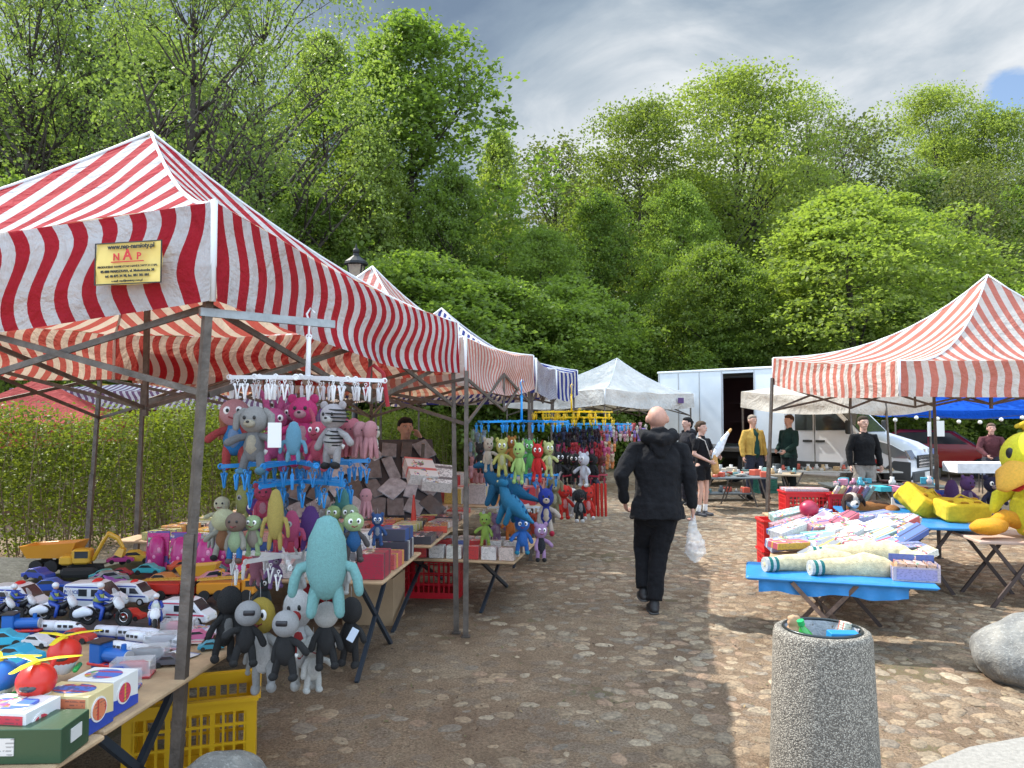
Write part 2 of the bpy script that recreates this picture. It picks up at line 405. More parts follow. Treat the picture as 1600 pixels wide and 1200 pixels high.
# dry leaf bits and twigs between the stones
n=5200; P=np.stack([rng.uniform(-3,6.5,n),2.4+rng.gamma(2.0,2.0,n),np.zeros(n)],1); P[:,2]=[gz(a,b)+.006 for a,b in P[:,:2]]
V_,F_=np.zeros((0,3)),None
d=rng.normal(size=(n,3)); d[:,2]*=.15; d/=np.linalg.norm(d,axis=1)[:,None]; s_=np.cross(np.array([0,0,1.]),d); L=rng.uniform(.008,.035,n)[:,None]; wd=rng.uniform(.12,.6,n)[:,None]
V_=np.stack([P-d*L*.5,P+s_*L*.5*wd,P+d*L*.5+np.array([0,0,.004]),P-s_*L*.5*wd+np.array([0,0,.003])],1).reshape(-1,3)
cc_=np.repeat(np.array([(.10,.06,.035),(.20,.13,.07),(.07,.045,.03),(.28,.20,.10),(.13,.12,.05)])[rng.integers(0,5,n)],4,axis=0); cc_=np.concatenate([cc_,np.ones((4*n,1))],1)
tag(put('leaf_litter',npmesh('leaf_litter',V_,np.arange(4*n).reshape(n,4),simple('dry_leaf','attr',.9),cc_)),'dry leaf bits and twigs scattered over the cobbles','leaf litter',kind='stuff')
# concrete slab bottom right
conc=simple('concrete',(.30,.28,.25),.85,var=.2,vs=40,bmp=.5,bs=120)
a=G(1425,1222);b_=G(1515,1183);c_=G(1605,1166); 
poly=[(a.x,a.y),(b_.x,b_.y),(c_.x,c_.y),(c_.x+1.5,c_.y+.05),(c_.x+1.5,2.2),(a.x-.2,2.2)]
s=B(); n=len(poly); s.add([(x,y,-.02) for x,y in poly]+[(x,y,.05) for x,y in poly],[list(range(n))[::-1],[n+i for i in range(n)]]+[[i,(i+1)%n,n+(i+1)%n,n+i] for i in range(n)])
tag(part('pavement',s,conc),kind='structure',label='rounded concrete slab edge at the corner of the cobbled square')
# ================================================================= TREES
def leafmat(name,c1,c2,tr=.42):
    m,t=newmat(name); co=t.n('ShaderNodeTexCoord').outputs['Object']
    rn=t.n('ShaderNodeObjectInfo').outputs['Random']
    n_=t.noise(co,.55,3,.6); n2_=t.noise(co,7,2,.6)
    f=t.math('ADD',t.math('MULTIPLY',n_,.55),t.math('ADD',t.math('MULTIPLY',n2_,.45),t.math('MULTIPLY',t.math('SUBTRACT',rn,.5),.35)))
    c=t.ramp(f,[(.3,c1),(.7,c2)])
    p=t.n('ShaderNodeBsdfPrincipled',{'Base Color':c,'Roughness':.5,'Specular IOR Level':.22})
    tl=t.n('ShaderNodeBsdfTranslucent',{'Color':t.mix(1.0,c,(1.25,1.35,.55),'MULTIPLY')})
    mx=t.n('ShaderNodeMixShader',{0:tr,1:p.outputs[0],2:tl.outputs[0]}); t.n('ShaderNodeOutputMaterial',{0:mx.outputs[0]}); return m
LF={'bright':leafmat('leaf_bright',(.15,.205,.05),(.265,.325,.09),.55),
    'mid':leafmat('leaf_mid',(.14,.205,.05),(.25,.33,.085),.56),
    'dark':leafmat('leaf_dark',(.135,.185,.065),(.24,.30,.11),.58),
    'yellow':leafmat('leaf_yellow',(.16,.20,.055),(.27,.32,.09),.55),
    'thin':leafmat('leaf_thin',(.10,.125,.045),(.18,.20,.075),.4),
    'hedge':leafmat('leaf_hedge',(.12,.15,.025),(.34,.36,.07),.5)}
def leaves(P,size,rng,up=.6,elong=1.5):
    n=len(P); d=rng.normal(size=(n,3)); d[:,2]*=.45; d/=np.linalg.norm(d,axis=1)[:,None]
    nn=rng.normal(size=(n,3))*(1-up)+np.array([0,0,up*1.3]); 
    s=np.cross(nn,d); s/=np.linalg.norm(s,axis=1)[:,None]+1e-9
    L=size*rng.uniform(.6,1.35,n)[:,None]
    a=P-d*L*.5; b=P+s*L*.5/elong; c=P+d*L*.5; e=P-s*L*.5/elong
    k=np.cross(d,s)*L*.12; b=b+k; e=e+k
    V=np.stack([a,b,c,e],1).reshape(-1,3); Fq=np.arange(4*n).reshape(n,4)
    return V,Fq
def make_tree(seed,H,Wd,z0,leaf,nclump,per,lsize,layered=.7,crown='round',limbs=26,spread=.6,trunk_r=None,clr=None):
    "returns (trunk mesh, crown mesh); H height, Wd crown width"
    rng=np.random.default_rng(seed); rnd=random.Random(seed)
    Rm=Wd/2; C=[];Nn=[]
    lob=rng.uniform(0,6.28,4); la=rng.uniform(.10,.26,4)
    for i in range(nclump):
        u=rng.uniform(0,1)**.85; z=z0+(H-z0)*u
        if crown=='round': pr=math.sin(pi*min(1,max(0,u*.92+.08)))**.55
        elif crown=='cone': pr=max(.06,(1-u)**.5*min(1,u*3.2+.35)*1.08)
        else: pr=math.sin(pi*(u**.75*.9+.07))**.6
        an=rng.uniform(0,2*pi)
        lobes=1+sum(la[k]*math.sin((k+1.3)*an+lob[k]+u*5*(k%2)) for k in range(4))
        rr=Rm*pr*lobes*math.sqrt(rng.uniform(.12,1))
        C.append((rr*math.cos(an),rr*math.sin(an),z+rng.uniform(-.2,.2)))
    C=np.array(C); 
    cr=(clr or Wd*.085)
    reps=np.repeat(np.arange(nclump),per); N=len(reps)
    cs=rng.uniform(.55,1.35,nclump)[reps]
    q=rng.normal(size=(N,3))*np.array([1,1,1-layered])*(cr*cs)[:,None]*.62
    hd=np.linalg.norm(q[:,:2],axis=1); q[:,2]-=layered*.30*hd**2/(cr)
    P=C[reps]+q
    V,Fq=leaves(P,lsize,rng,up=layered*.75)
    crown_me=npmesh('crown',V,Fq,LF[leaf])
    # trunk and limbs
    b=B(); tr=trunk_r or H*.016; top=H*.86; pts=[];rad=[]
    wx=rnd.uniform(-.4,.4);wy=rnd.uniform(-.4,.4)
    def tp(f): return Vector((wx*math.sin(f*3.1)*Wd*.06,wy*math.sin(f*2.3)*Wd*.06,f*top))
    for k in range(9):
        f=k/8; pts.append(tp(f)-Vector((0,0,.3 if k==0 else 0))); rad.append(tr*(1-f)**.75*(1.35 if k==0 else 1)+.015)
    b.loft(pts,rad,8,False)
    idx=rng.choice(nclump,min(limbs,nclump),replace=False)
    for i in idx:
        e=Vector(C[i]); f=max(.12,min(.93,(e.z-spread*math.hypot(e.x,e.y))/top)); s0=tp(f); mid=s0.lerp(e,.5)+Vector((rnd.uniform(-.15,.15),rnd.uniform(-.15,.15),.12))*Wd*.12
        r0=tr*(1-f)**.75*.55+.012
        b.loft([s0,s0.lerp(mid,.5)+Vector((0,0,-.02*Wd)),mid,e],[r0,r0*.75,r0*.5,.008],5,False)
        for q_ in range(3):
            m2=mid.lerp(e,rnd.uniform(.0,.6)); e2=m2+Vector((rnd.uniform(-1,1),rnd.uniform(-1,1),rnd.uniform(.1,.9)))*Wd*.13
            b.loft([m2,m2.lerp(e2,.5)+Vector((0,0,.03*Wd)),e2],[r0*.35,r0*.22,.006],4,False)
    return b.me('trunk',bark,True),crown_me
TV={
 'layered':[make_tree(s,9.5,8.2,1.0,'bright',640,105,.145,.80,'round',28,.35) for s in (1,2)],
 'mid':[make_tree(s,14,8.5,2.2,'mid',480,100,.155,.65,'round',30,.6) for s in (3,4)],
 'tall':[make_tree(s,17,8.0,4,'mid',460,90,.155,.55,'oval',40,.9) for s in (5,6)],
 'open':[make_tree(s,17,10,4.5,'dark',430,40,.14,.5,'oval',90,.9,.30,clr=.7) for s in (7,8)],
 'oak':[make_tree(s,17,10.5,5.0,'yellow',430,88,.165,.6,'round',60,1.0,.26) for s in (9,)],
 'thin':[make_tree(s,13,6.5,3.0,'thin',420,24,.17,.2,'oval',80,1.1,.15) for s in (11,)],
 'up':[make_tree(s,17,9.6,2.0,'mid' if s==22 else 'bright',560,60,.19,.5,'cone',50,1.0,clr=.55) for s in (21,22)],
 'bush':[make_tree(s,6.5,6.0,.3,'mid',400,100,.14,.72,'round',18,.4,.09) for s in (12,)],
 'dark':[make_tree(s,14,8.5,1.5,'dark',520,80,.19,.6,'round',24,.6) for s in (14,)],
}
TN={'layered':9.5,'mid':14,'tall':17,'open':17,'oak':17,'thin':13,'bush':6.5,'dark':14,'up':17}
KN={'layered':('broadleaf_tree','rounded bright green tree with layered sprays'),'mid':('broadleaf_tree','dense mid green tree'),'tall':('tall_tree','tall narrow green tree'),
    'open':('tall_tree','tall open dark tree with visible limbs'),'oak':('oak_tree','yellow green tree with spreading limbs'),'thin':('thin_tree','thin half bare tree with brownish twigs'),'up':('tall_tree','upright tree'),'bush':('shrub_tree','low bushy green tree'),'dark':('broadleaf_tree','shaded dark green tree')}
tcount=0
def tree(px,top,D,kind,label,wide=1.0,base=None):
    global tcount
    p=W(px,top,D); z=gz(p.x,p.y); H=p.z-z; s=H/TN[kind]*1.0
    tm,cm=TV[kind][tcount%len(TV[kind])]; tcount+=1
    o=thing(KN[kind][0],label,'tree',(p.x,p.y,z),rz=tcount*2.1,group='trees of the wood behind the market')
    o.scale=(s*wide,s*wide,s)
    put('trunk',tm,o); put('crown',cm,o)
tr_list=[
 (1325,300,27,'layered','bright round tree with layered sprays just left of the right pink tent',1.05),
 (1112,385,28,'layered','small bright green tree behind the box truck',.72),
 (985,520,29,'bush','low green bush under the trees behind the white tent',.9),
 (640,30,31,'up','tallest bright tree standing against the sky left of centre',1.1),
 (575,205,27,'up','leafy tree directly below the tallest tree left of centre',.72),
 (705,260,28,'up','dense green tree above the second red striped tent',.75),
 (780,210,36,'up','narrow tree just right of the tallest tree against the sky',.62),
 (868,228,42,'thin','thin pale willowy tree at the dip of the treeline',1.0),
 (845,360,28,'mid','mid green tree above the blue and white tents',.8),
 (935,300,32,'up','shaded tree over the pointed white tent',.8),
 (1000,165,37,'oak','wide limbed tree left of the highest right hand crown',.85),
 (1150,112,39,'oak','highest oak with dark visible limbs in the right half',.95),
 (1062,290,33,'mid','mid height tree between the small bright tree and the oak',.6),
 (1255,140,41,'open','open crowned tree right of the highest oak',.75),
 (1320,190,43,'thin','brownish thin tree behind the big round tree',1.0),
 (1458,142,52,'oak','domed bright tree on the skyline near the blue gap of sky',.85),
 (1560,178,50,'oak','yellow green tree at the right edge of the skyline',.9),
 (1515,262,34,'thin','pale half bare tree above the right pink tent',.9),
 (1590,300,36,'mid','green tree at the far right edge behind the bare tree',.8),
 (1420,330,33,'mid','mid green tree filling behind the right of the round tree',.8),
 (1470,430,30,'bush','low shrub tree left of the right tent peak',1.1),
 (1585,450,29,'bush','low shrub tree right of the right tent peak',1.1),
 (1220,420,30,'bush','low bush between the two bright trees behind the truck',.9),
 (1030,455,30,'mid','young tree behind the white tent peak on the right',.5),
 (300,-120,20,'open','huge tree with a forked dark trunk above the first tent peak',.75),
 (45,-60,23,'open','tall tree at the far left edge',.9),
 (150,-150,27,'open','tall open tree second from the left edge',.8),
 (420,-90,26,'open','tall open tree between the forked tree and the tallest bright tree',.8),
 (505,60,33,'up','slender tree left of the tallest bright tree',.75),
 (225,60,36,'dark','dark tree far behind the first tent peak',1.0),
 (95,140,34,'dark','dark tree far behind on the left',1.0),
 (380,200,33,'dark','dark tree behind the first tent right slope',.9),
 (480,300,26,'mid','low leafy tree above the lamp post',.75),
 (-60,80,28,'dark','dark tree just leaving the left edge',1.0),
 (15,290,17,'bush','small bright crown peeking over the tent at the left edge',.55),
 (640,400,24,'bush','low tree behind the peak of the second tent',1.1),
 (760,430,25,'bush','low tree behind the third tent',1.0),
 (880,440,27,'bush','low tree left of the white tent',1.0),
 (1130,520,27,'bush','bush right behind the box truck roof',.9),
 (560,330,29,'dark','shaded tree between the lamp post and the second tent',.8),
 (400,420,24,'bush','low bush tree hidden behind the first tent slope',1.1),
 (280,430,24,'bush','low bush tree seen through the first tent',1.1),
 (120,430,24,'bush','low bush tree behind the red tent beyond the hedge',1.1),
 (10,430,24,'bush','low bush tree at the left edge beyond the hedge',1.1)]
for k,a_ in enumerate(tr_list): tree(a_[0],a_[1],a_[2],a_[3],a_[4],a_[5])
# rows deeper in the wood close the gaps
rr=random.Random(8)
for row,(D,tp_) in enumerate(((46,330),(60,290))):
    for i in range(11):
        px=-80+i*170+rr.uniform(-50,50)
        tree(px,tp_+rr.uniform(-60,60)-(60 if px>1100 else 0),D+rr.uniform(-4,4),rr.choice(['mid','dark','dark','tall']),'%s tree of the %s deep row of the wood, %s from the left'%(['dark','shaded','green'][i%3],['first','second'][row],['first','second','third','fourth','fifth','sixth','seventh','eighth','ninth','tenth','eleventh'][i]),1.25)
# hedge
rng=np.random.default_rng(3)
n=135000; u=rng.uniform(0,1,n); yy=3.5+u*21; zt=rng.beta(1.35,1.0,n)
th=rng.normal(0,.36,n)*(1-.25*zt); top=1.78+.10*np.sin(yy*1.7)+.08*np.sin(yy*4.1+1)+.07*np.sin(yy*9.3)
P=np.stack([-8.75+.3*yy+th,yy+rng.normal(0,.05,n),zt*top+rng.normal(0,.05,n)],1)
V,Fq=leaves(P,.052,rng,up=.25,elong=1.7)
hd=thing('hedge','long clipped green hedge behind the left market stalls','hedge')
put('foliage',npmesh('foliage',V,Fq,LF['hedge']),hd)
b=B()
for i in range(520):
    y=3.5+rng.uniform()*21; x=-8.75+.3*y+rng.normal(0,.28); z1=rng.uniform(1.0,1.9); 
    b.loft([(x,y,0),(x+rng.uniform(-.1,.1),y+rng.uniform(-.15,.15),z1*.5),(x+rng.uniform(-.2,.2),y+rng.uniform(-.3,.3),z1)],[.009,.006,.003],4,False)
part('stems',b,simple('twig',(.20,.14,.09),.9,var=.3),hd)
# ================================================================= TENTS
S_RED=stripemat('stripe_red',(.42,.014,.035),(.64,.66,.70),.145)
S_PINK=stripemat('stripe_faded_pink',(.62,.24,.22),(.72,.70,.68),.10)
S_PINKW=stripemat('stripe_faded_coral',(.60,.21,.17),(.70,.69,.67),.152)
S_BLUEF=stripemat('stripe_blue_fine',(.03,.055,.26),(.78,.79,.80),.085)
S_BLUE=stripemat('stripe_blue',(.02,.05,.36),(.80,.81,.83),.42)
S_PURP=stripemat('stripe_purple',(.22,.13,.24),(.72,.72,.78),.11)
C_WHITE=stripemat('canvas_white',(.84,.86,.87),(.84,.86,.87),.2)
C_CREAM=stripemat('canvas_cream',(.70,.68,.64),(.70,.68,.64),.2)
C_BLUE=stripemat('canvas_blue',(.01,.10,.58),(.01,.10,.58),.2,trans=.3,tint=(1,1,1))
C_RED=stripemat('canvas_red',(.36,.06,.06),(.36,.06,.06),.2,trans=.3)
C_PUR=stripemat('canvas_purple',(.28,.09,.17),(.55,.40,.08),2.9,duty=.72,trans=.3)
trimm=simple('white_seam_tape',(.72,.73,.75),.6)
def tent(name,label,cor,apex,val,mat,p=1.35,poles=None,pole_mat=None,wave=.03,truss=True,seam=True,flap=None,vsag=.03,seed=0,rs=1.0,group='market tents'):
    "cor: four (x,y,ztop) eave corners; apex (x,y,z)"
    o=thing(name,label,'market tent',(cor[0][0],cor[0][1],0),group=group); O=Vector((cor[0][0],cor[0][1],0))
    rnd=random.Random(seed); ap=Vector(apex)
    VV=[];FF=[];UV=[]
    vV=[];vF=[];vU=[]
    def grid(fn,nu,nv,V,Fc,U):
        b0=len(V)
        for j in range(nv+1):
            for i in range(nu+1):
                q,uv=fn(i/nu,j/nv); V.append(q-O); U.append(uv)
        for j in range(nv):
            for i in range(nu): a=b0+j*(nu+1)+i; Fc.append([a,a+1,a+nu+2,a+nu+1])
    for k in range(4):
        A=Vector(cor[k]); Bc=Vector(cor[(k+1)%4]); e=(Bc-A); L=Vector((e.x,e.y,0)).length; ed=Vector((e.x,e.y,0))/L
        out=Vector((ed.y,-ed.x,0)); ctr=sum((Vector(c) for c in cor),Vector())/4
        if out.dot(A-ctr)<0: out=-out
        ph=rnd.uniform(0,6)
        def roof(u,s,A=A,Bc=Bc,ed=ed,out=out):
            base=A.lerp(Bc,u); q=base.lerp(ap,s); z=base.z-.05*math.sin(pi*u)+(ap.z-base.z+.05*math.sin(pi*u))*(s**p)
            q=Vector((q.x,q.y,z)); q.z-=.06*math.sin(pi*u)**2*math.sin(pi*s)*(1-s)
            q.z+=(.012*math.sin(u*17+s*9)+.03*noise.noise(Vector((q.x*2.1,q.y*2.1,seed)))*s**.3)*(1-s)*math.sin(pi*u)
            if s>.985: q.z-=.02
            d=Vector((q.x-A.x,q.y-A.y,0)).dot(ed)
            return q,(d*rs,s)
        grid(roof,48,20,VV,FF,UV)
        def vl(u,v,A=A,Bc=Bc,ed=ed,out=out,L=L,ph=ph):
            base=A.lerp(Bc,u); base.z-=.05*math.sin(pi*u)+vsag*math.sin(pi*u)*v
            f=math.sin(pi*u)**.4
            off=.02*v+wave*f*(math.sin(v*5.2+ph+1.5*math.sin(u*4+ph))*.55*v**.5+.4*math.sin(u*L*4.2+ph+v*1.5)*v)
            sh=wave*1.2*f*math.sin(v*6+ph+u*3)
            q=base+out*off-Vector((0,0,val*v))
            return q,(u*L+sh,v)
        grid(vl,72,12,vV,vF,vU)
    def build(nm,V,Fc,U):
        me=mk(nm,V,Fc,mat,True); uvl=me.uv_layers.new(name='UVMap')
        li=[l.vertex_index for l in me.loops]; uvl.data.foreach_set('uv',np.array([U[i] for i in li],dtype=np.float32).ravel())
        return me
    cn=put('canopy',build('canopy',VV,FF,UV),o)
    put('valance',build('valance',vV,vF,vU),cn)
    if seam:
        b=B()
        for k in range(4):
            A=Vector(cor[k]); pts=[]
            for i in range(13):
                s=i/12; q=A.lerp(ap,s); pts.append(Vector((q.x,q.y,A.z+(ap.z-A.z)*s**p+.004))-O)
            b.loft(pts,[.011]*13,5,False)
            b.loft([A-O+Vector((0,0,.004)),A-O-Vector((0,0,val))],[.014,.014],6,False)
        part('seam_tape',b,trimm,cn,smooth=True)
    pm=pole_mat or steel
    ctr=sum((Vector(c) for c in cor),Vector())/4
    pl=poles
    if pl is None:
        pl=[]
        for k in range(4):
            c=Vector(cor[k]); i_=c+(ctr-c).normalized()*.08; pl.append((i_.x,i_.y,c.z-.12,i_.x,i_.y))
    tops=[]
    for k,q in enumerate(pl):
        if q is None: tops.append(None); continue
        x,y,z,x2,y2=q[:5]; g=q[5] if len(q)>5 else 0
        b=B(); m=Vector((x,y,z)).lerp(Vector((x2,y2,g)),.5)
        b.bar(Vector((x,y,z))-O,m-O,.032); b.bar(m-O+Vector((0,0,.12)),Vector((x2,y2,g))-O,.040); b.box(Vector((x2,y2,g+.004))-O,(.07,.07,.008))
        part('pole',b,pm,o); tops.append(Vector((x,y,z-.06)))
    if truss:
        for k in range(4):
            if tops[k] is None or tops[(k+1)%4] is None: continue
            A=tops[k];C=tops[(k+1)%4]; M=A.lerp(C,.5); dn=Vector((0,0,-.36)); b=B()
            for s,e in ((A,M),(M,C)):
                b.bar(s-O,e+dn-O,.014,.026); b.bar(s+dn-O+Vector((0,.012,0)),e-O+Vector((0,.012,0)),.014,.026)
            b.bar(M-O,M+dn-O,.022)
            part('truss_bar',b,pm,o)
        # centre mast and diagonals
        b=B(); cz=min(t.z for t in tops if t is not None)
        b.bar(Vector((ap.x,ap.y,cz-.35))-O,ap-O-Vector((0,0,.05)),.03)
        for k in range(4):
            if tops[k] is not None and tops[(k+1)%4] is not None: b.bar(tops[k].lerp(tops[(k+1)%4],.5)-O,Vector((ap.x,ap.y,cz-.3))-O,.014,.024)
        part('mast',b,pm,o)
    return o,O
# first tent, left foreground
A=W(335,315,3.05);Bc=W(715,505,6.2)
c1=[(A.x,A.y,A.z),(Bc.x,Bc.y,Bc.z),(-3.60,6.98,2.43),(-4.27,3.78,2.46)]
pA=W(326,478,3.13);pAb=W(281,1200,3.05)
t1,O1=tent('market_tent','bold red and white striped tent in the left foreground',c1,(-2.36,4.98,3.54),.40,S_RED,1.42,
  [(pA.x,pA.y,pA.z+.06,pAb.x-.03,pAb.y,0),(-.47,6.16,2.2,-.435,6.13,0),(-3.74,7.02,2.1,-3.83,7.0,0),(-4.1,3.85,2.2,-4.15,3.85,0)],wave=.05,seed=4,rs=.72)
# yellow maker's panel on the front valance
e=(Vector(c1[3])-Vector(c1[0])); e.z=0; e.normalize(); out=Vector((-e.y,e.x,0)); 
if out.y>0: out=-out
lc=Vector(c1[0])+e*.335+out*.065-Vector((0,0,.245))
yel=simple('yellow_panel',(.80,.60,.16),.45,var=.08); red=simple('red_ink',(.62,.03,.03),.5); blk=simple('black_ink',(.03,.03,.03),.5)
M3=Matrix((-e,-out,Vector((0,0,1)))).transposed()
Mt=Matrix.Translation(lc)@M3.to_4x4()
def textmesh(s,size,bold=0,ext=.0012):
    cu=bpy.data.curves.new('t','FONT'); cu.body=s; cu.size=size; cu.align_x='CENTER'; cu.extrude=ext; cu.offset=bold; cu.resolution_u=2
    o=bpy.data.objects.new('t',cu); COL.objects.link(o); dg=bpy.context.evaluated_depsgraph_get()
    me=bpy.data.meshes.new_from_object(o.evaluated_get(dg)); bpy.data.objects.remove(o); return me
lab=B(); nx_,nz_=24,12
vv=[];ff=[]
for j in range(nz_+1):
    for i in range(nx_+1):
        x=-.155+.31*i/nx_; z=-.085+.17*j/nz_; vv.append((x,.006*math.sin(x*23+1)+.004*math.sin(z*40+x*9),z))
for j in range(nz_):
    for i in range(nx_): a=j*(nx_+1)+i; ff.append([a,a+1,a+nx_+2,a+nx_+1])
lab.add(vv,ff)
lo=part('maker_panel',lab,yel,t1,smooth=True); lo.matrix_local=Matrix.Translation(-O1)@Mt
b=B()
for z in (-.083,.083): b.box((0,-.008,z),(.31,.004,.004))
for x in (-.153,.153): b.box((x,-.008,0),(.004,.004,.166))
part('panel_border',b,blk,lo)
def write(s,size,x,z,mat,bold=0):
    me=textmesh(s,size,bold); me.materials.clear(); me.materials.append(mat)
    put('lettering',me,lo,(x,-.011,z),(pi/2,0,0))
write('www.nap-namioty.pl',.026,.015,.058,blk,.0006); write('N',.04,-.052,.012,red,.001); write('A',.062,.0,.012,red,.001); write('P',.04,.052,.012,red,.001)
b=B(); b.box((0,-.0115,.005),(.15,.003,.004)); part('logo_rule',b,red,lo)
write('PRODUCENT NAMIOTOW HANDLOWYCH I HAL',.0125,0,-.018,blk); write('05-080 WARSZAWA, ul. Mokotowska 38',.0145,0,-.037,blk,.0003); write('tel. 46 875 34 98, fax. 881 381 881',.0145,0,-.056,blk,.0003); write('e-mail: nap@namioty.com.pl',.0125,0,-.075,blk)
# galvanised bar carrying the first clip hanger is bolted to the front pole
b=B(); q0=W(312,487,3.1)-O1; q1=W(522,507,3.5)-O1; b.bar(q0,q1,.022,.034)
part('hanging_bar',b,simple('galvanised',(.30,.32,.33),.4,.8,var=.2,vs=20),t1)
# red strap loop
b=B(); pp=W(583,570,4.6); b.loft([pp+Vector((-.05,0,-.2))-O1,pp+Vector((-.02,0,-.02))-O1,pp-O1,pp+Vector((.06,0,-.05))-O1,pp+Vector((.09,0,-.25))-O1],[(.012,.003)]*5,6,False); part('strap',b,simple('red_strap',(.35,.02,.03),.7),t1)
# second tent
c2=[tuple(W(727,527,6.35)),tuple(W(833,556,9.3)),(-2.77,9.96,2.42),(-3.42,7.0,2.4)]
tent('market_tent','faded pink striped tent right behind the red and white tent',c2,tuple(W(582,417,8.15)),.40,S_PINK,2.1,
  [(W(729,600,6.1).x,6.08,2.05,W(728,985,6.05).x,6.03,0),(.2,9.25,2.3,.22,9.25,0),(-2.72,9.85,2.3,-2.72,9.85,0),(W(225,590,7.05).x,7.05,2.25,W(212,850,7.05).x,7.05,0)],wave=.06,seed=7)
c3=[(.30,9.6,2.42),tuple(W(868,577,12.3)),(-2.28,12.75,2.4),(-2.69,10.05,2.4)]
tent('market_tent','tent with fine navy and white stripes, third of the left row',c3,tuple(W(690,482,11.2)),.42,S_BLUEF,1.8,wave=.06,seed=9)
c4=[(.72,12.5,2.46),tuple(W(902,579,14.8)),(-1.9,15.4,2.45),(-2.26,12.9,2.42)]
tent('market_tent','tent with wide blue and white stripes at the end of the left row',c4,(-.6,13.9,3.0),.46,S_BLUE,1.4,wave=.02,seed=3)
# white tent in the middle
N=W(945,607,16.5);Rr=W(1084,615,18.8)
c5=[tuple(N),tuple(Rr),(Rr.x-2.2,Rr.y+2.4,2.3),(-.2,18.9,2.3)]
tent('market_tent','plain white pointed tent in front of the box truck',c5,tuple(W(964,560,18.9)),.34,C_WHITE,1.6,wave=.025,seed=5)
b=B(); 
q=W(1064,626,18.4); single('tent_badge','small purple maker badge on the white tent valance','badge',B().box((0,0,0),(.22,.015,.13)),matte,(q.x-.02,q.y-.09,q.z),(0,0,math.atan2(Rr.y-N.y,Rr.x-N.x)),(.10,.05,.16))
# cream tent before the van
p1=W(1158,612,16.8);p3=W(1460,612,15.3)
c6=[(6.1,14.0,2.12),(p3.x,p3.y,2.2),(8.0,18.1,2.2),(p1.x,p1.y,2.27)]
tent('market_tent','low cream white tent in front of the white van cab',c6,(6.95,16.0,2.62),.34,C_CREAM,1.2,wave=.05,seed=6,seam=False,
  poles=[(6.15,14.1,2.0,W(1340,770,14.1).x,14.1,0),(p3.x-.1,p3.y,2.1,p3.x-.1,p3.y,0),(7.0,14.5,2.0,7.1,14.5,0),(p1.x+.03,p1.y,2.1,p1.x+.03,p1.y,0)],truss=False)
# right pink tent
c7=[tuple(W(1405,564,7.3)),(7.63,7.77,2.42),(7.33,10.5,2.5),tuple(W(1208,560,10.0))]
tent('market_tent','faded coral and white striped tent on the right with a tall peak',c7,tuple(W(1543,430,8.9)),.335,S_PINKW,2.5,wave=.02,seed=8,
  poles=[(W(1459,624,9.3).x,9.3,2.25,W(1468,868,9.4).x,9.4,0),(7.5,7.9,2.2,7.5,7.9,0),(7.25,10.4,2.3,7.25,10.4,0),(W(1207,620,9.95).x,9.95,2.2,W(1197,860,9.8).x,9.8,0)])
# blue tent far right
c8=[tuple(W(1395,640,20)),tuple(W(1760,636,19)),(16.5,23,2.1),(11,24,2.1)]
tent('market_tent','bright blue tent at the right edge beyond the van',c8,(13.4,21.4,2.75),.18,C_BLUE,1.1,wave=.02,seed=2,seam=False,truss=False)
# tents beyond the hedge
def far(label,px,py,D,w_,mat,val=.35,h=.9,seed=1,rz=.3,wl=None):
    a=W(px,py,D); c=[]
    for sx,sy in ((1,-1),(1,1),(-1,1),(-1,-1)):
        x=sx*(wl or w_)/2;y=sy*w_/2; c.append((a.x+x*math.cos(rz)-y*math.sin(rz),a.y+x*math.sin(rz)+y*math.cos(rz),a.z-h))
    tent('market_tent',label,c,tuple(a),val,mat,1.5,wave=.03,seed=seed,truss=False,seam=False,group='tents beyond the hedge')
far('plain red pointed tent beyond the hedge at left',62,590,13.5,3.2,C_RED,h=.75,seed=21)
far('purple and yellow tent peeking over the hedge',160,598,17,3.0,C_PUR,h=.45,seed=22,wl=4.5)
far('purple and white striped tent beyond the hedge',300,592,16.5,3.4,S_PURP,val=.32,h=.28,seed=23,wl=5.6,rz=.12)
# lamp post
lp=W(556,440,12.6); l=thing('street_lamp','black lantern street lamp behind the second tent peak','street lamp',(lp.x,lp.y,0))
z=lp.z
b=B(); b.loft([(0,0,0),(0,0,.5),(0,0,.55),(0,0,z-.12)],[.11,.09,.055,.04],10,False); b.cyl((0,0,z-.1),.09,.05,10); part('post',b,iron,l,smooth=True)
b=B()
for k in range(4):
    a=pi/4+k*pi/2; b.bar((.10*math.cos(a),.10*math.sin(a),z-.06),(.17*math.cos(a),.17*math.sin(a),z+.28),.018)
b.loft([(0,0,z+.28),(0,0,z+.32),(0,0,z+.42),(0,0,z+.46)],[.2,.19,.06,.05],10,False); b.ell((0,0,z+.50),(.055,.055,.06)); b.loft([(0,0,z+.54),(0,0,z+.62)],[.03,.008],8)
part('lantern',b,iron,l)
b=B(); b.loft([(0,0,z-.06),(0,0,z+.27)],[.10,.165],4,False); part('lamp_glass',b,simple('lamp_glass',(.35,.28,.22),.2,alpha=.7),l,rot=(0,0,pi/4))
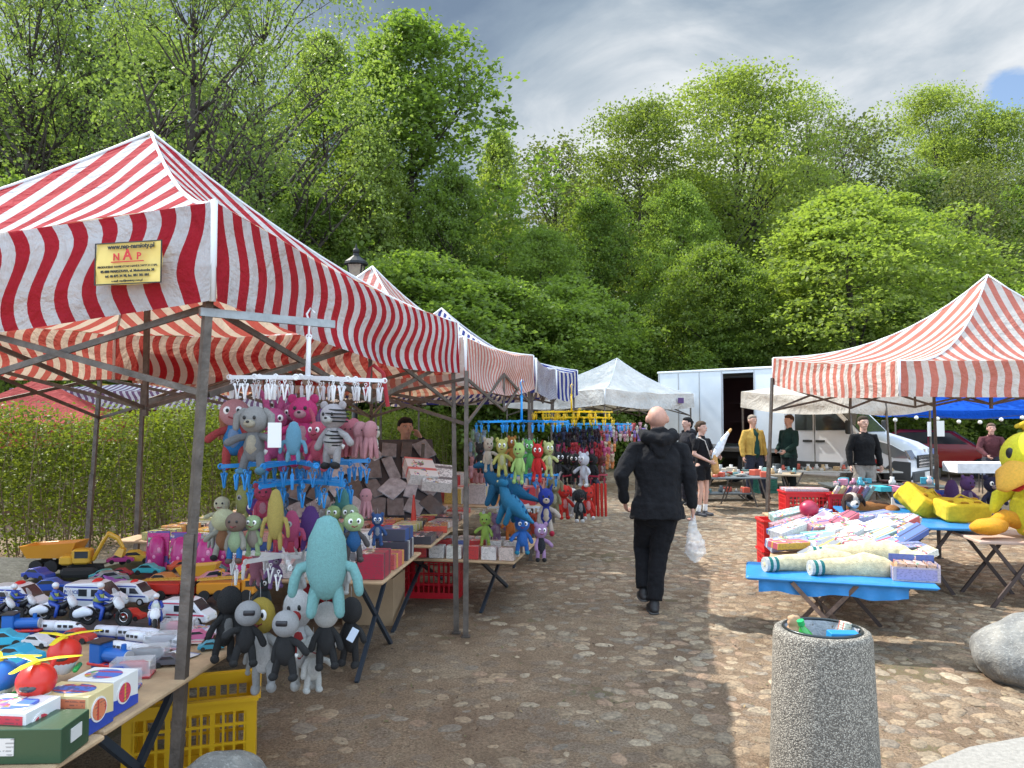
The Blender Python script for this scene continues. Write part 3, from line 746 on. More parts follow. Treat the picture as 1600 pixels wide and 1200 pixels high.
# ================================================================= PEOPLE
def hand(b,wr,dr,pn,side,curl=.5,s=1.0):
    "wrist, pointing direction, palm normal"
    wr=Vector(wr); d=Vector(dr).normalized(); n_=Vector(pn); n_=(n_-d*n_.dot(d)).normalized(); a=d.cross(n_)*side
    b.loft([wr-d*.02,wr+d*.03,wr+d*.085*s],[(.024,.02),(.034,.018),(.038,.014)],10,True,ref=a)
    for k,(o,L) in enumerate(((-.030,.062),(-.010,.072),(.010,.068),(.029,.052))):
        base=wr+d*.088*s+a*o; q=base+d*L*.5*s+n_*L*.25*curl; e=q+(d*(1-curl*1.3)+n_*(.4+curl))*L*.5*s
        b.loft([base-d*.015,q,e],[.0095,.009,.0078],7)
    t0=wr+d*.03-a*.028; t1=t0-a*.028+d*.028+n_*.012; t2=t1+d*.028+n_*.016+a*.004
    b.loft([t0,t1,t2],[.012,.0105,.009],7)
def person(label,loc,rz,J,skinc,top,legs,hairc=(.05,.035,.025),shoec=(.02,.02,.022),vox=.010,girth=1.0,hood=False,hairstyle='short',sleeve='long',shorts=False,curl=.5,hooddir=1,extra=None,scale=1.0,look=0,nod=0,wr_=.008,pose_group=None,under=None):
    D={'hd':(0,0,1.63),'nk':(0,.01,1.47),'ch':(0,0,1.28),'wa':(0,0,1.06),'pv':(0,0,.95),
       'sl':(-.19,.0,1.42),'sr':(.19,.0,1.42),'el':(-.26,.03,1.15),'er':(.26,.03,1.15),'wl':(-.27,-.04,.90),'wr':(.27,-.04,.90),
       'hl':(-.095,0,.93),'hr':(.095,0,.93),'kl':(-.10,-.02,.50),'kr':(.10,-.02,.50),'al':(-.11,.02,.09),'ar':(.11,.02,.09)}
    D.update(J or {}); D={k:Vector(v)-Vector((0,0,.025 if k in('sl','sr') else 0)) for k,v in D.items()}; g=girth
    o=thing('person',label,'person',loc,rz); o.scale=(scale,)*3
    b=B(); h=D['hd']; Rm=Euler((nod,0,look)).to_matrix()
    def hp(x,y,z): return h+Rm@Vector((x,y,z))
    b.ell(hp(0,.012,.02),(.080*g**.55,.098*g**.4,.100),16,12,(nod,0,look)); b.loft([hp(0,-.02,.0),hp(0,-.035,-.055),hp(0,-.045,-.085)],[(.062,.075),(.052,.058),(.034,.035)],12)
    b.loft([hp(0,-.088,.028),hp(0,-.106,-.004),hp(0,-.096,-.016)],[.010,.016,.012],8)          # nose
    b.loft([hp(-.028,-.086,-.046),hp(.028,-.086,-.046)],[.007,.007],6)                              # lips
    b.loft([hp(-.05,-.075,.045),hp(0,-.09,.048),hp(.05,-.075,.045)],[.008,.009,.008],6)
    for s in (-1,1): b.ell(hp(s*(.083*g**.6),.014,.002),(.013,.024,.034),8,8,(nod,0,look))
    b.loft([D['nk']-Vector((0,-.01,.05)),D['nk'],h+Vector((0,.01,-.05))],[.062*g**.5,.056*g**.5,.055*g**.3],12)
    b.loft([D['pv'],D['wa'],D['ch'],D['ch'].lerp(D['nk'],.6)],[(.14*g,.10*g),(.125*g,.09*g),(.15*g,.10*g),(.12,.07)],14)
    for s,c in (('l',-1),('r',1)):
        b.loft([D['s'+s],D['s'+s].lerp(D['e'+s],.5),D['e'+s]],[.040,.040,.036],10); b.loft([D['e'+s],D['e'+s].lerp(D['w'+s],.35),D['w'+s]],[.037,.036,.023],10)
        b.loft([D['h'+s],D['h'+s].lerp(D['k'+s],.5),D['k'+s]],[.078,.066,.048],10); b.loft([D['k'+s],D['k'+s].lerp(D['a'+s],.35),D['a'+s]],[.047,.049,.034],10)
        dr=(D['w'+s]-D['e'+s]).normalized(); hand(b,D['w'+s],dr,Vector((-c*.9,-.3,0)),c*1.0,curl)
        f=D['a'+s]; b.loft([f+Vector((0,.03,-.05)),f+Vector((0,-.13,-.06))],[.03,.025],8)
    put('body',blob('body',b,skin,vox,4),o,col=skinc)
    # face details
    for s in (-1,1):
        e=B(); e.ell(hp(s*.031,-.083,.024),(.012,.007,.0065),8,6); part('eye',e,matte,o,(.55,.52,.5),True)
        e=B(); e.ell(hp(s*.031,-.0895,.024),(.0055,.003,.0055),8,6); part('pupil',e,matte,o,(.03,.02,.015),True)
    e=B(); e.loft([hp(-.022,-.0925,-.046),hp(.022,-.0925,-.046)],[.0028,.0028],6); part('mouth',e,matte,o,(.30,.10,.08),True)
    if hairstyle=='bald':
        pass
    else:
        e=B(); 
        e.ell(hp(0,.040,.045),(.088,.088,.094),16,12)
        e.ell(hp(0,.005,.085),(.080,.088,.052),14,10)
        for s in (-1,1): e.loft([hp(s*.074,.0,.07),hp(s*.077,.01,.02)],[(.014,.03),(.010,.02)],8)
        if hairstyle=='long':
            for s in (-1,1): e.loft([hp(s*.075,.0,.04),hp(s*.082,.0,-.05)],[(.02,.05),(.016,.035)],8)
            e.loft([hp(0,.07,.0),hp(0,.085,-.09)],[(.07,.04),(.055,.03)],10)
        if hairstyle=='tied': e.ell(hp(0,.13,.03),(.03,.035,.03)); e.loft([hp(0,.1,.0),hp(.0,.1,-.06)],[.045,.03],8)
        put('hair',blob('hair',e,cloth,vox,3,.004,40),o,col=hairc)
    # upper garment
    b=B(); G_=.025
    pv,wa,ch,nk=D['pv'],D['wa'],D['ch'],D['nk']
    if top.get('long',0): b.loft([pv+Vector((0,0,-top['long'])),pv],[(.20*g,.15*g),(.185*g,.14*g)],18,False)
    b.loft([pv,wa,ch,ch.lerp(nk,.45),ch.lerp(nk,.86)],[(.175*g,.135*g),(.165*g,.13*g),(.185*g,.135*g),(.165*g**.5,.115*g**.5),(.085,.07)],18)
    for s in 'lr':
        S,E,Wd=D['s'+s],D['e'+s],D['w'+s]
        if sleeve=='long':
            b.loft([ch.lerp(nk,.45).lerp(S,.5),S,S.lerp(E,.5),E,E.lerp(Wd,.5),E.lerp(Wd,.93)],[.058,.060*g**.5,.066*g**.5,.062*g**.5,.056,.046],12)
        else: b.loft([ch.lerp(nk,.45).lerp(S,.5),S,S.lerp(E,.55)],[.058,.062,.066],12)
    for s in 'lr': b.loft([nk+Vector((0,.01,-.05)),nk.lerp(D['s'+s],.6)+Vector((0,0,-.03)),D['s'+s],D['s'+s].lerp(D['e'+s],.4)],[.055,.058*g**.4,.062*g**.5,.066*g**.5],12)
    if hood:
        b.loft([nk+Vector((-.13,.0,.0)),nk+Vector((-.12,.09*hooddir,-.02)),nk+Vector((0,.15*hooddir,-.05)),nk+Vector((.12,.09*hooddir,-.02)),nk+Vector((.13,0,0))],[(.05,.05),(.055,.06),(.06,.075),(.055,.06),(.05,.05)],12,ref=(0,0,1))
        b.loft([nk+Vector((0,.12*hooddir,-.02)),nk+Vector((0,.15*hooddir,-.16))],[(.13,.04),(.06,.03)],12)
    mt=blob(top.get('name','jacket'),b,cloth,vox,5,wr_,9); tp=put(top.get('name','jacket'),mt,o,col=top['col'])
    if top.get('open'):
        b=B(); oc=top['open']; b.loft([pv+Vector((0,-.055,.0)),wa+Vector((0,-.055,0)),ch+Vector((0,-.05,.08)),nk+Vector((0,-.03,-.03))],[(.09*g,.115*g),(.085*g,.11*g),(.07,.10),(.04,.05)],14)
        put('shirt',blob('shirt',b,cloth,vox,3,.003,12),o,col=oc)
        b=B()
        for s in (-1,1): b.loft([pv+Vector((s*.095*g,-.135*g,-.02)),wa+Vector((s*.09*g,-.13*g,0)),ch+Vector((s*.075,-.13,.05)),nk+Vector((s*.06,-.08,0))],[.014,.014,.014,.014],8)
        part('placket',b,cloth,tp,top['col'],True)
    # trousers
    b=B()
    b.loft([pv+Vector((0,0,-.06)),pv+Vector((0,0,.06))],[(.165*g,.125*g),(.16*g,.12*g)],16)
    for s in 'lr':
        H,K,A_=D['h'+s],D['k'+s],D['a'+s]
        if shorts: b.loft([H,H.lerp(K,.62)],[.10,.10],12,False)
        else: b.loft([H,H.lerp(K,.5),K,K.lerp(A_,.5),K.lerp(A_,.96)],[.103*g**.6,.095*g**.6,.078*g**.4,.074,.070],12,False)
    put(legs.get('name','trousers'),blob('trousers',b,cloth,vox,5,.009,11),o,col=legs['col'])
    for s in 'lr':
        f=D['a'+s]; k=D['k'+s]; b=B(); dn=(f-k).normalized(); fw=Vector((0,-1,0)); 
        if abs(dn.z)<.8: fw=(Vector((0,-1,0))-dn*dn.dot(Vector((0,-1,0)))).normalized()
        ang=Matrix((Vector((1,0,0)),-fw,fw.cross(Vector((1,0,0)))*-1)).transposed() if False else None
        heel=f+dn*.055-fw*.035; toe=f+dn*.06+fw*.155
        b.loft([f+dn*.0,f+dn*.05],[.046,.05],10); b.loft([heel,f+dn*.055+fw*.05,toe],[(.042,.036),(.047,.036),(.040,.027)],12)
        sh=put('shoe',blob('shoe',b,matte,.008,4),o,col=shoec)
        b=B(); b.loft([heel+dn*.028,f+dn*.083+fw*.05,toe+dn*.018],[(.044,.012),(.050,.013),(.043,.012)],12); part('sole',b,matte,sh,(.06,.06,.06),True)
        if shorts:
            b=B(); b.loft([f+dn*-.12,f+dn*.02],[.042,.044],10); part('sock',b,cloth,o,(.75,.75,.75),True)
    if extra: extra(o,D)
    return o
BLK=(.012,.012,.014)
# the walking man seen from behind (front = +Y world, so turned by pi; local x is mirrored)
g0=G(1020,950)
person('bald heavy man in black hooded jacket walking away down the aisle, carrying a plastic bag',(1.29,6.86,0),pi,
 {'hd':(.0,-.03,1.665),'nk':(0,.0,1.54),'ch':(0,.0,1.30),'wa':(0,-.01,1.08),'pv':(.01,0,.94),'sl':(-.21,.0,1.43),'sr':(.21,0,1.43),
  'el':(-.27,.04,1.17),'er':(.34,.07,1.18),'wl':(-.30,.0,.90),'wr':(.29,-.05,.95),
  'hl':(-.09,0,.93),'hr':(.09,0,.93),'kl':(.0,.0,.50),'kr':(.11,-.16,.52),'al':(.06,.10,.09),'ar':(.13,-.02,.17)},
 (.50,.27,.20),{'name':'jacket','col':BLK,'long':.14},{'col':(.010,.010,.012)},hairstyle='bald',hood=True,vox=.0085,girth=1.22,curl=.9,wr_=.014)
wb=Vector((1.29+.30,6.86,.815))
b=B(); b.loft([(0,0,.02),(0,0,-.02),(.0,0,-.12),(.02,0,-.23),(.02,0,-.32),(.02,0,-.34)],[(.02,.015),(.025,.02),(.05,.035),(.085,.06),(.10,.07),(.07,.05)],16)
single('plastic_bag','thin white plastic bag hanging from the walking man\'s hand','bag',blob('plastic_bag',b,clearp,.008,3,.010,22),clearp,wb)
b=B(); rr=random.Random(3)
for i in range(9): b.ell((rr.uniform(-.05,.08),rr.uniform(-.03,.03),-.30+rr.uniform(0,.07)),(.025,.022,.02))
single('bread_roll','small pale bread rolls inside the walking man\'s bag','food',blob('bread_roll',b,matte,.006,2),matte,wb,col=(.75,.60,.50))
# others
def bagw(o,D):
    b=B(); s=Vector((-.12,-.1,1.46)); b.loft([(-.13,.02,1.47),(-.10,-.13,1.40),(-.02,-.155,1.2),(.10,-.14,1.02),(.2,-.02,.93)],[(.014,.006)]*5,8); part('bag_strap',b,cloth,o,(.50,.45,.40),True)
wp=G(1098,806)
person('young woman in black t-shirt and shorts with short brown hair standing beside the walking man',(wp.x,wp.y,0),.75,
 {'er':(.25,-.03,1.16),'wr':(.16,-.24,1.10),'el':(-.23,.02,1.15),'wl':(-.10,-.22,1.02),'kl':(-.09,-.03,.50)},(.60,.36,.28),{'name':'t_shirt','col':BLK,'long':.05},{'name':'shorts','col':BLK},
 hairc=(.07,.045,.03),sleeve='short',shorts=True,hairstyle='tied',shoec=(.05,.05,.06),scale=.93,girth=.88,extra=bagw)
b=B(); b.loft([(0,0,0),(.09,0,.15),(.18,0,.32),(.25,0,.42)],[(.05,.04),(.075,.055),(.045,.04),(.03,.03)],12)
ww=thing('wrapped_baguette','baguette in white paper held up by the young woman in black','bread',(wp.x+.16,wp.y-.18,1.02))
put('wrapper',blob('wrapper',b,paper,.01,2,.008,18),ww,col=(.72,.75,.80))
b=B(); b.loft([(.22,0,.38),(.29,0,.47)],[.028,.024],10); part('crust',b,matte,ww,(.60,.33,.10),True)
b=B(); b.loft([(0,0,.12),(.0,0,0),(.01,0,-.14)],[(.03,.02),(.06,.05),(.07,.05)],12); single('paper_bag','orange brown paper bag under the wrapped baguette','bag',blob('paper_bag',b,paper,.01,2,.008,20),paper,(wp.x+.17,wp.y-.2,.93),col=(.50,.27,.09))
q=W(1073,653,15.2)
person('woman with dark tied hair in black hoodie half hidden behind the young woman',(q.x,15.2,0),-1.2,{},(.55,.33,.26),{'name':'hoodie','col':(.02,.02,.025),'long':.06},{'col':(.03,.03,.04)},hairstyle='tied',hairc=(.01,.01,.01),hood=True,scale=.97)
q=G(1178,780)
person('stout man in mustard yellow jacket over green shirt standing in front of the box truck',(q.x,q.y,0),.30,
 {'kr':(.17,-.02,.50),'ar':(.27,.02,.09),'kl':(-.09,0,.5),'er':(.25,.02,1.15),'wr':(.26,-.05,.92)},(.56,.32,.24),{'name':'jacket','col':(.48,.30,.07),'open':(.015,.05,.04),'long':.02},{'col':(.03,.033,.05)},hairc=(.25,.20,.16),girth=1.12,shoec=(.02,.02,.02),scale=1.0)
q=W(1232,650,16.2)
person('young man in dark green and black jacket standing sideways before the van',(q.x,16.2,0),-1.15,{'er':(.24,-.05,1.15),'wr':(.15,-.22,1.02),'wl':(-.12,-.22,1.02)},(.55,.30,.22),{'name':'jacket','col':(.012,.03,.025),'long':.08},{'col':(.015,.02,.02)},hairc=(.06,.03,.02),scale=1.0)
q=W(1349,650,13.4)
person('man in black zipped jacket and grey trousers behind the flea market table by the van',(q.x,13.4,0),.05,{},(.56,.34,.26),{'name':'jacket','col':(.010,.010,.011),'long':.05},{'col':(.28,.25,.22)},hairc=(.04,.03,.02),scale=.98,girth=1.05)
q=W(1547,672,17.5)
person('person in dark maroon jacket sitting behind the white table under the blue tent',(q.x,17.5,0),-.35,{'hd':(0,-.12,1.45),'nk':(0,-.08,1.31),'ch':(0,-.05,1.13),'wa':(0,0,.92),'sl':(-.19,-.07,1.25),'sr':(.19,-.07,1.25),'el':(-.27,-.18,1.0),'er':(.27,-.18,1.0),'wl':(-.15,-.40,.86),'wr':(.15,-.40,.86),'pv':(0,.02,.80),'hl':(-.09,0,.76),'hr':(.09,0,.76),'kl':(-.12,-.40,.62),'kr':(.12,-.40,.62),'al':(-.12,-.38,.12),'ar':(.12,-.38,.12)},
 (.50,.28,.22),{'name':'jacket','col':(.09,.03,.035)},{'col':(.03,.03,.04)},hairc=(.12,.08,.06))
b=B(); b.box((0,.05,.66),(.42,.42,.05),bev=.015)
ch_=thing('folding_chair','dark folding chair under the seated person at the white table','chair',(q.x,17.55,0),-.35)
part('seat',b,matte,ch_,(.03,.03,.04))
for x in (-.18,.18):
    for y in (-.13,.22): part('leg',B().bar((x,y,0),(x*.95,y*.95,.64),.022),steel,ch_)
q=W(634,668,8.6)
person('dark haired seller with phone at his ear behind the dark display board',(q.x,8.6,0),.45,{'er':(.33,-.10,1.22),'wr':(.14,-.13,1.52)},(.42,.24,.17),{'name':'jacket','col':(.012,.011,.012)},{'col':(.02,.02,.03)},hairc=(.01,.01,.01),scale=.96)
# ================================================================= VEHICLES
white=simple('van_paint','obj',.25,var=.04,vs=3,coat=.4)
v=thing('box_van','white box body van with its side door open, parked facing right','van',(8.87,16.72,0),math.atan2(-.69,.72))
prof=[(-.05,.38),(.04,.5),(.02,.78),(-.10,1.0),(-.38,1.16),(-1.02,1.36),(-1.55,1.93),(-1.80,2.17),(-2.05,2.26),(-2.50,2.28),(-2.50,.42),(-1.45,.40),(-1.36,.70),(-1.15,.86),(-.88,.90),(-.62,.80),(-.48,.60),(-.44,.40)]
b=B(); b.prism(prof,-.97,.97); cb=part('cab',b,white,v,(.74,.76,.80)); md=cb.modifiers.new('bevel','BEVEL'); md.width=.04; md.segments=3; md.limit_method='ANGLE'; md.angle_limit=R(40); md.harden_normals=True; cb.data.shade_smooth(); cb.data.set_sharp_from_angle(angle=R(28))
b=B(); b.add([(-1.02,-.80,1.395),(-1.02,.80,1.395),(-1.76,.72,2.165),(-1.76,-.72,2.165),(-1.05,-.80,1.36),(-1.05,.80,1.36),(-1.79,.72,2.12),(-1.79,-.72,2.12)],[[0,1,2,3],[7,6,5,4],[0,4,5,1],[1,5,6,2],[2,6,7,3],[3,7,4,0]]); part('windscreen',b,glassd,v)
for s in (-1,1):
    b=B(); b.prism([(-1.14,1.44),(-1.70,2.02),(-1.93,2.08),(-1.93,1.42)],s*.985-.008,s*.985+.008); part('window',b,glassd,v)
    b=B(); b.prism([(-2.0,1.42),(-2.0,2.08),(-2.4,2.08),(-2.4,1.42)],s*.985-.008,s*.985+.008); part('window',b,glassd,v)
    b=B(); b.box((-1.9,s*.985,.66),(.98,.03,.13)); b.bar((-1.96,s*.978,.5),(-1.96,s*.978,2.1),.012); part('door_trim',b,matte,v,(.03,.03,.03))
    for x in (-1.83,-2.12): part('door_handle',B().box((x,s*.99,1.18),(.20,.03,.05)),matte,v,(.02,.02,.02))
    b=B(); b.prism([(-.03,.86),(-.07,.98),(-.34,1.13),(-.82,1.26),(-.60,1.0),(-.30,.86)],s*.978-.006,s*.978+.006); hl_=part('headlight',b,simple('headlight_glass',(.30,.33,.37),.06,.5,coat=.6),v)
    b=B(); b.add([(.035,s*.96,.84),(.035,s*.60,.84),(-.06,s*.60,1.02),(-.06,s*.96,1.02),(.0,s*.96,.84),(.0,s*.60,.84),(-.10,s*.60,1.02),(-.10,s*.96,1.02)],[[0,1,2,3],[7,6,5,4],[0,4,5,1],[1,5,6,2],[2,6,7,3],[3,7,4,0]]); part('lens',b,chrome,hl_)
    b=B(); b.prism([(.02,.40),(.03,.78),(-.30,.80),(-.50,.62),(-.50,.42)],s*.976-.006,s*.976+.006); part('bumper_corner',b,matte,v,(.05,.055,.06))
    b=B(); b.box((-1.16,s*1.12,1.50),(.10,.18,.30),bev=.03); b.bar((-1.16,s*.95,1.44),(-1.16,s*1.06,1.46),.03); part('mirror',b,matte,v,(.02,.02,.02))
def wheel(parent,x,y,r,wd=.2,rimc=(.35,.36,.38),rx=0):
    b=B(); b.cyl((x,y,r),r,wd,24,'y'); t_=part('wheel',b,rubber,parent,smooth=False)
    s=-1 if y<0 else 1
    b=B(); b.cyl((x,y+s*(wd/2+.002),r),r*.62,.02,20,'y'); part('rim',b,matte,t_,rimc)
    b=B(); b.cyl((x,y+s*(wd/2+.014),r),r*.2,.02,12,'y'); part('hub_cap',b,matte,t_,(.1,.1,.1))
for x,y in ((-.95,-.88),(-.95,.88),(-4.9,-.85),(-4.9,.85)): wheel(v,x,y,.35)
b=B(); b.box((.045,0,.78),(.03,1.15,.26)); gr=part('grille',b,matte,v,(.012,.012,.014))
b=B()
for k in range(4): b.box((.066,0,.68+k*.065),(.012,1.12,.016))
for k in range(12): b.box((.063,-.5+k*.09,.78),(.010,.012,.24))
part('grille_bars',b,chrome,gr)
b=B(); b.add([(.0,0,1.10),(.0,-.05,1.03),(.03,0,.94),(.0,.05,1.03),(.04,0,1.03)],[[0,1,4],[1,2,4],[2,3,4],[3,0,4]]); part('badge',b,chrome,v)
b=B(); b.box((.02,0,.47),(.12,1.86,.22),bev=.03); part('bumper',b,matte,v,(.05,.055,.06)); part('number_plate',B().box((.09,0,.50),(.012,.52,.11)),matte,v,(.7,.7,.68))
# box body of panels around the doorway
b=B(); zb,zt=.99,2.84; y0=-1.04;y1=1.04; th=.04
for x_ in (-2.6,-3.34,-4.19,-4.8,-5.4,-5.97): part('panel_seam',B().box((x_,-1.063,1.915),(.025,.006,1.84)),simple('alu_trim',(.45,.46,.48),.4,.6),v)
part('lower_rail',B().box((-5.08,-1.066,1.03),(1.8,.01,.07)),simple('alu_trim',(.45,.46,.48),.4,.6),v)
for x_ in (-4.95,-5.5): part('side_marker',B().box((x_,-1.074,1.03),(.09,.012,.035)),matte,v,(.6,.2,.02))

b.box(((-2.56-3.36)/2,y0,(zb+zt)/2),(.80,th,zt-zb)); b.box(((-4.17-6.0)/2,y0,(zb+zt)/2),(1.83,th,zt-zb)); b.box(((-3.36-4.17)/2,y0,zt-.03),(.806,th-.004,.06))
b.box((-4.28,y1,(zb+zt)/2),(3.44,th,zt-zb)); b.box((-2.58,0,(zb+zt)/2),(th,2.03,zt-zb)); b.box((-5.98,0,(zb+zt)/2),(th,2.03,zt-zb))
part('box_body',b,white,v,(.70,.75,.80))
part('roof',B().box((-4.28,0,zt+.032),(3.50,2.16,.06),bev=.015),white,v,(.74,.76,.77))
part('floor',B().box((-4.28,0,zb-.05),(3.44,2.10,.09)),matte,v,(.30,.30,.29))
b=B(); b.box((-4.28,.95,1.9),(3.3,.02,1.75)); b.box((-4.0,.6,1.6),(1.6,.5,.03)); b.box((-4.0,.6,2.1),(1.6,.5,.03)); part('interior_lining',b,matte,v,(.07,.025,.022))
part('door_step',B().box((-3.76,-1.10,.97),(.9,.16,.04)),steel,v)
b=B(); b.box((-4.2,.5,.78),(3.4,.12,.14)); b.box((-4.2,-.5,.78),(3.4,.12,.14)); b.box((-3.4,-.75,.62),(.9,.35,.35)); part('chassis',b,rubber,v)
# red car
rc=W(1505,700,22.5); cr=thing('parked_car','red car parked behind the blue tent','car',(rc.x+1.2,22.0,0),-.55)
prof=[(.0,.35),(.02,.62),(-.15,.78),(-.95,.92),(-1.55,1.34),(-2.9,1.38),(-3.6,.98),(-4.0,.92),(-4.1,.6),(-4.05,.35),(-3.55,.3),(-3.3,.55),(-3.0,.55),(-2.8,.28),(-1.15,.28),(-.95,.55),(-.65,.55),(-.4,.3)]
b=B(); b.prism(prof,-.84,.84); cb=part('body',b,white,cr,(.42,.03,.025)); md=cb.modifiers.new('bevel','BEVEL'); md.width=.06; md.segments=3; md.limit_method='ANGLE'; cb.data.shade_smooth()
b=B(); b.add([(-.97,-.72,.945),(-.97,.72,.945),(-1.50,.62,1.325),(-1.50,-.62,1.325),(-1.0,-.72,.93),(-1.0,.72,.93),(-1.53,.62,1.31),(-1.53,-.62,1.31)],[[0,1,2,3],[7,6,5,4],[0,4,5,1],[1,5,6,2],[2,6,7,3],[3,7,4,0]]); part('windscreen',b,simple('pale_glass',(.25,.30,.32),.06,spec=1),cr)
for s in (-1,1):
    b=B(); b.prism([(-1.15,.96),(-1.6,1.28),(-2.1,1.30),(-2.1,.96)],s*.85-.008,s*.85+.008); part('window',b,glassd,cr)
    b=B(); b.prism([(-2.16,.96),(-2.16,1.30),(-2.85,1.28),(-3.35,.98)],s*.85-.008,s*.85+.008); part('window',b,glassd,cr)
    part('headlight',B().ell((-.06,s*.62,.62),(.08,.16,.08)),chrome,cr,smooth=True)
    for x in (-.8,-3.15): wheel(cr,x,s*.78,.29,.17)
part('grille',B().box((.03,0,.55),(.02,.8,.14)),rubber,cr)
part('bumper',B().box((.02,0,.40),(.08,1.6,.14),bev=.02),matte,cr,(.03,.03,.03))
part('number_plate',B().box((.066,0,.42),(.01,.5,.10)),matte,cr,(.7,.7,.68))
# ================================================================= CLIP HANGERS AND PLUSH TOYS
MC={}
prr=random.Random(77)
def piv(o,p,ry,rx=0,rz=0):
    E=Euler((rx,ry,rz)); p=Vector(p); o.rotation_euler=E; o.location=p-E.to_matrix()@p
    return o
def cm(key,fn,mat,smooth=True):
    if key not in MC: b=B(); fn(b); MC[key]=b.me(key.split('/')[-1],mat,smooth)
    return MC[key]
def f_clip(b):
    b.torus((0,0,-.008),.006,.0018,'y',10,5); b.bar((0,0,-.014),(0,0,-.03),.003)
    for s in (-1,1):
        b.loft([(s*.011,0,-.028),(s*.006,0,-.05),(s*.0015,0,-.082)],[(.0035,.006)]*3,6); b.torus((s*.011,0,-.026),.005,.002,'y',8,4)
def hanger(label,loc,Rr,col,narm=8,nclip=20,hook=.2,rz=0,crossbar=False,tilt=0):
    o=thing('clip_hanger',label,'clip hanger',loc,rz,group='plastic clip hangers for plush toys',rot=(tilt,tilt*.6,rz))
    if hook:
        b=B(); b.loft([(0,0,0),(0,0,hook*.62)],[(.012,.006),(.010,.006)],8,False); b.torus((0,0,hook*.62),.012,.004,'y',10,5)
        b.loft([(0,0,hook*.6),(.0,0,hook*.85),(-.012,0,hook*.97),(.004,0,hook*1.06),(.022,0,hook)],[.006,.0055,.005,.005,.0045],7); part('hook',b,plastic,o,col,True)
    b=B(); b.cyl((0,0,0),.022,.02,12)
    for k in range(narm):
        a=2*pi*k/narm; d=Vector((math.cos(a),math.sin(a),0)); l=Rr*(1 if k%2==0 else .8)
        b.bar(d*.015,d*l-Vector((0,0,.006)),.012,.017); b.torus(d*l-Vector((0,0,.006)),.010,.0035,'y',10,4)
        if not crossbar: b.torus(d*l*.62-Vector((0,0,.0)),.009,.003,'y',8,4)
    part('arms',b,plastic,o,col)
    me=cm('clip',f_clip,plastic)
    for k in range(nclip):
        a=2*pi*k/nclip*(1.0)+.13*k; l=Rr*(.95 if k%2 else (.7 if k%4 else .45))
        put('clip',me,o,(l*math.cos(a),l*math.sin(a),-.014),(0,0,a*3+k),col,scale=1.0)
    return o
def f_body(b): b.loft([(0,0,.32),(0,0,.42),(0,.0,.56)],[(.13,.115),(.145,.13),(.10,.09)],14)
def f_head(b): b.ell((0,0,.77),(.195,.175,.185),16,12)
def f_armL(b): b.loft([(-.08,0,.56),(-.19,-.02,.46),(-.25,-.06,.34)],[.052,.050,.055],10)
def f_armR(b): b.loft([(.08,0,.56),(.19,-.02,.46),(.25,-.06,.34)],[.052,.050,.055],10)
def f_legL(b): b.loft([(-.07,0,.34),(-.10,-.02,.22),(-.11,-.02,.10)],[.068,.058,.055],10)
def f_legR(b): b.loft([(.07,0,.34),(.10,-.02,.22),(.11,-.02,.10)],[.068,.058,.055],10)
def f_footL(b): b.ell((-.115,-.05,.055),(.066,.10,.055),12,8)
def f_footR(b): b.ell((.115,-.05,.055),(.066,.10,.055),12,8)
def f_muz(b): b.ell((0,-.16,.72),(.085,.06,.058),12,8)
def f_nose(b): b.ell((0,-.215,.745),(.026,.018,.018),8,6)
def f_eyeL(b): b.ell((-.07,-.165,.80),(.024,.014,.028),8,6)
def f_eyeR(b): b.ell((.07,-.165,.80),(.024,.014,.028),8,6)
EARS={'bear':lambda b,s:b.ell((s*.15,0,.93),(.065,.035,.065),10,8),
 'bunny':lambda b,s:b.loft([(s*.08,0,.9),(s*.12,.01,1.08),(s*.19,.0,1.2)],[(.04,.02),(.05,.02),(.03,.015)],8),
 'dog':lambda b,s:b.loft([(s*.15,0,.90),(s*.24,-.01,.82),(s*.25,-.02,.66)],[(.03,.04),(.035,.06),(.03,.05)],8,ref=(0,1,0)),
 'horn':lambda b,s:b.loft([(s*.10,0,.9),(s*.16,0,1.04)],[.045,.006],8)}
def f_string(b): b.loft([(0,0,.93),(0,0,1.1)],[.004,.004],4,False)
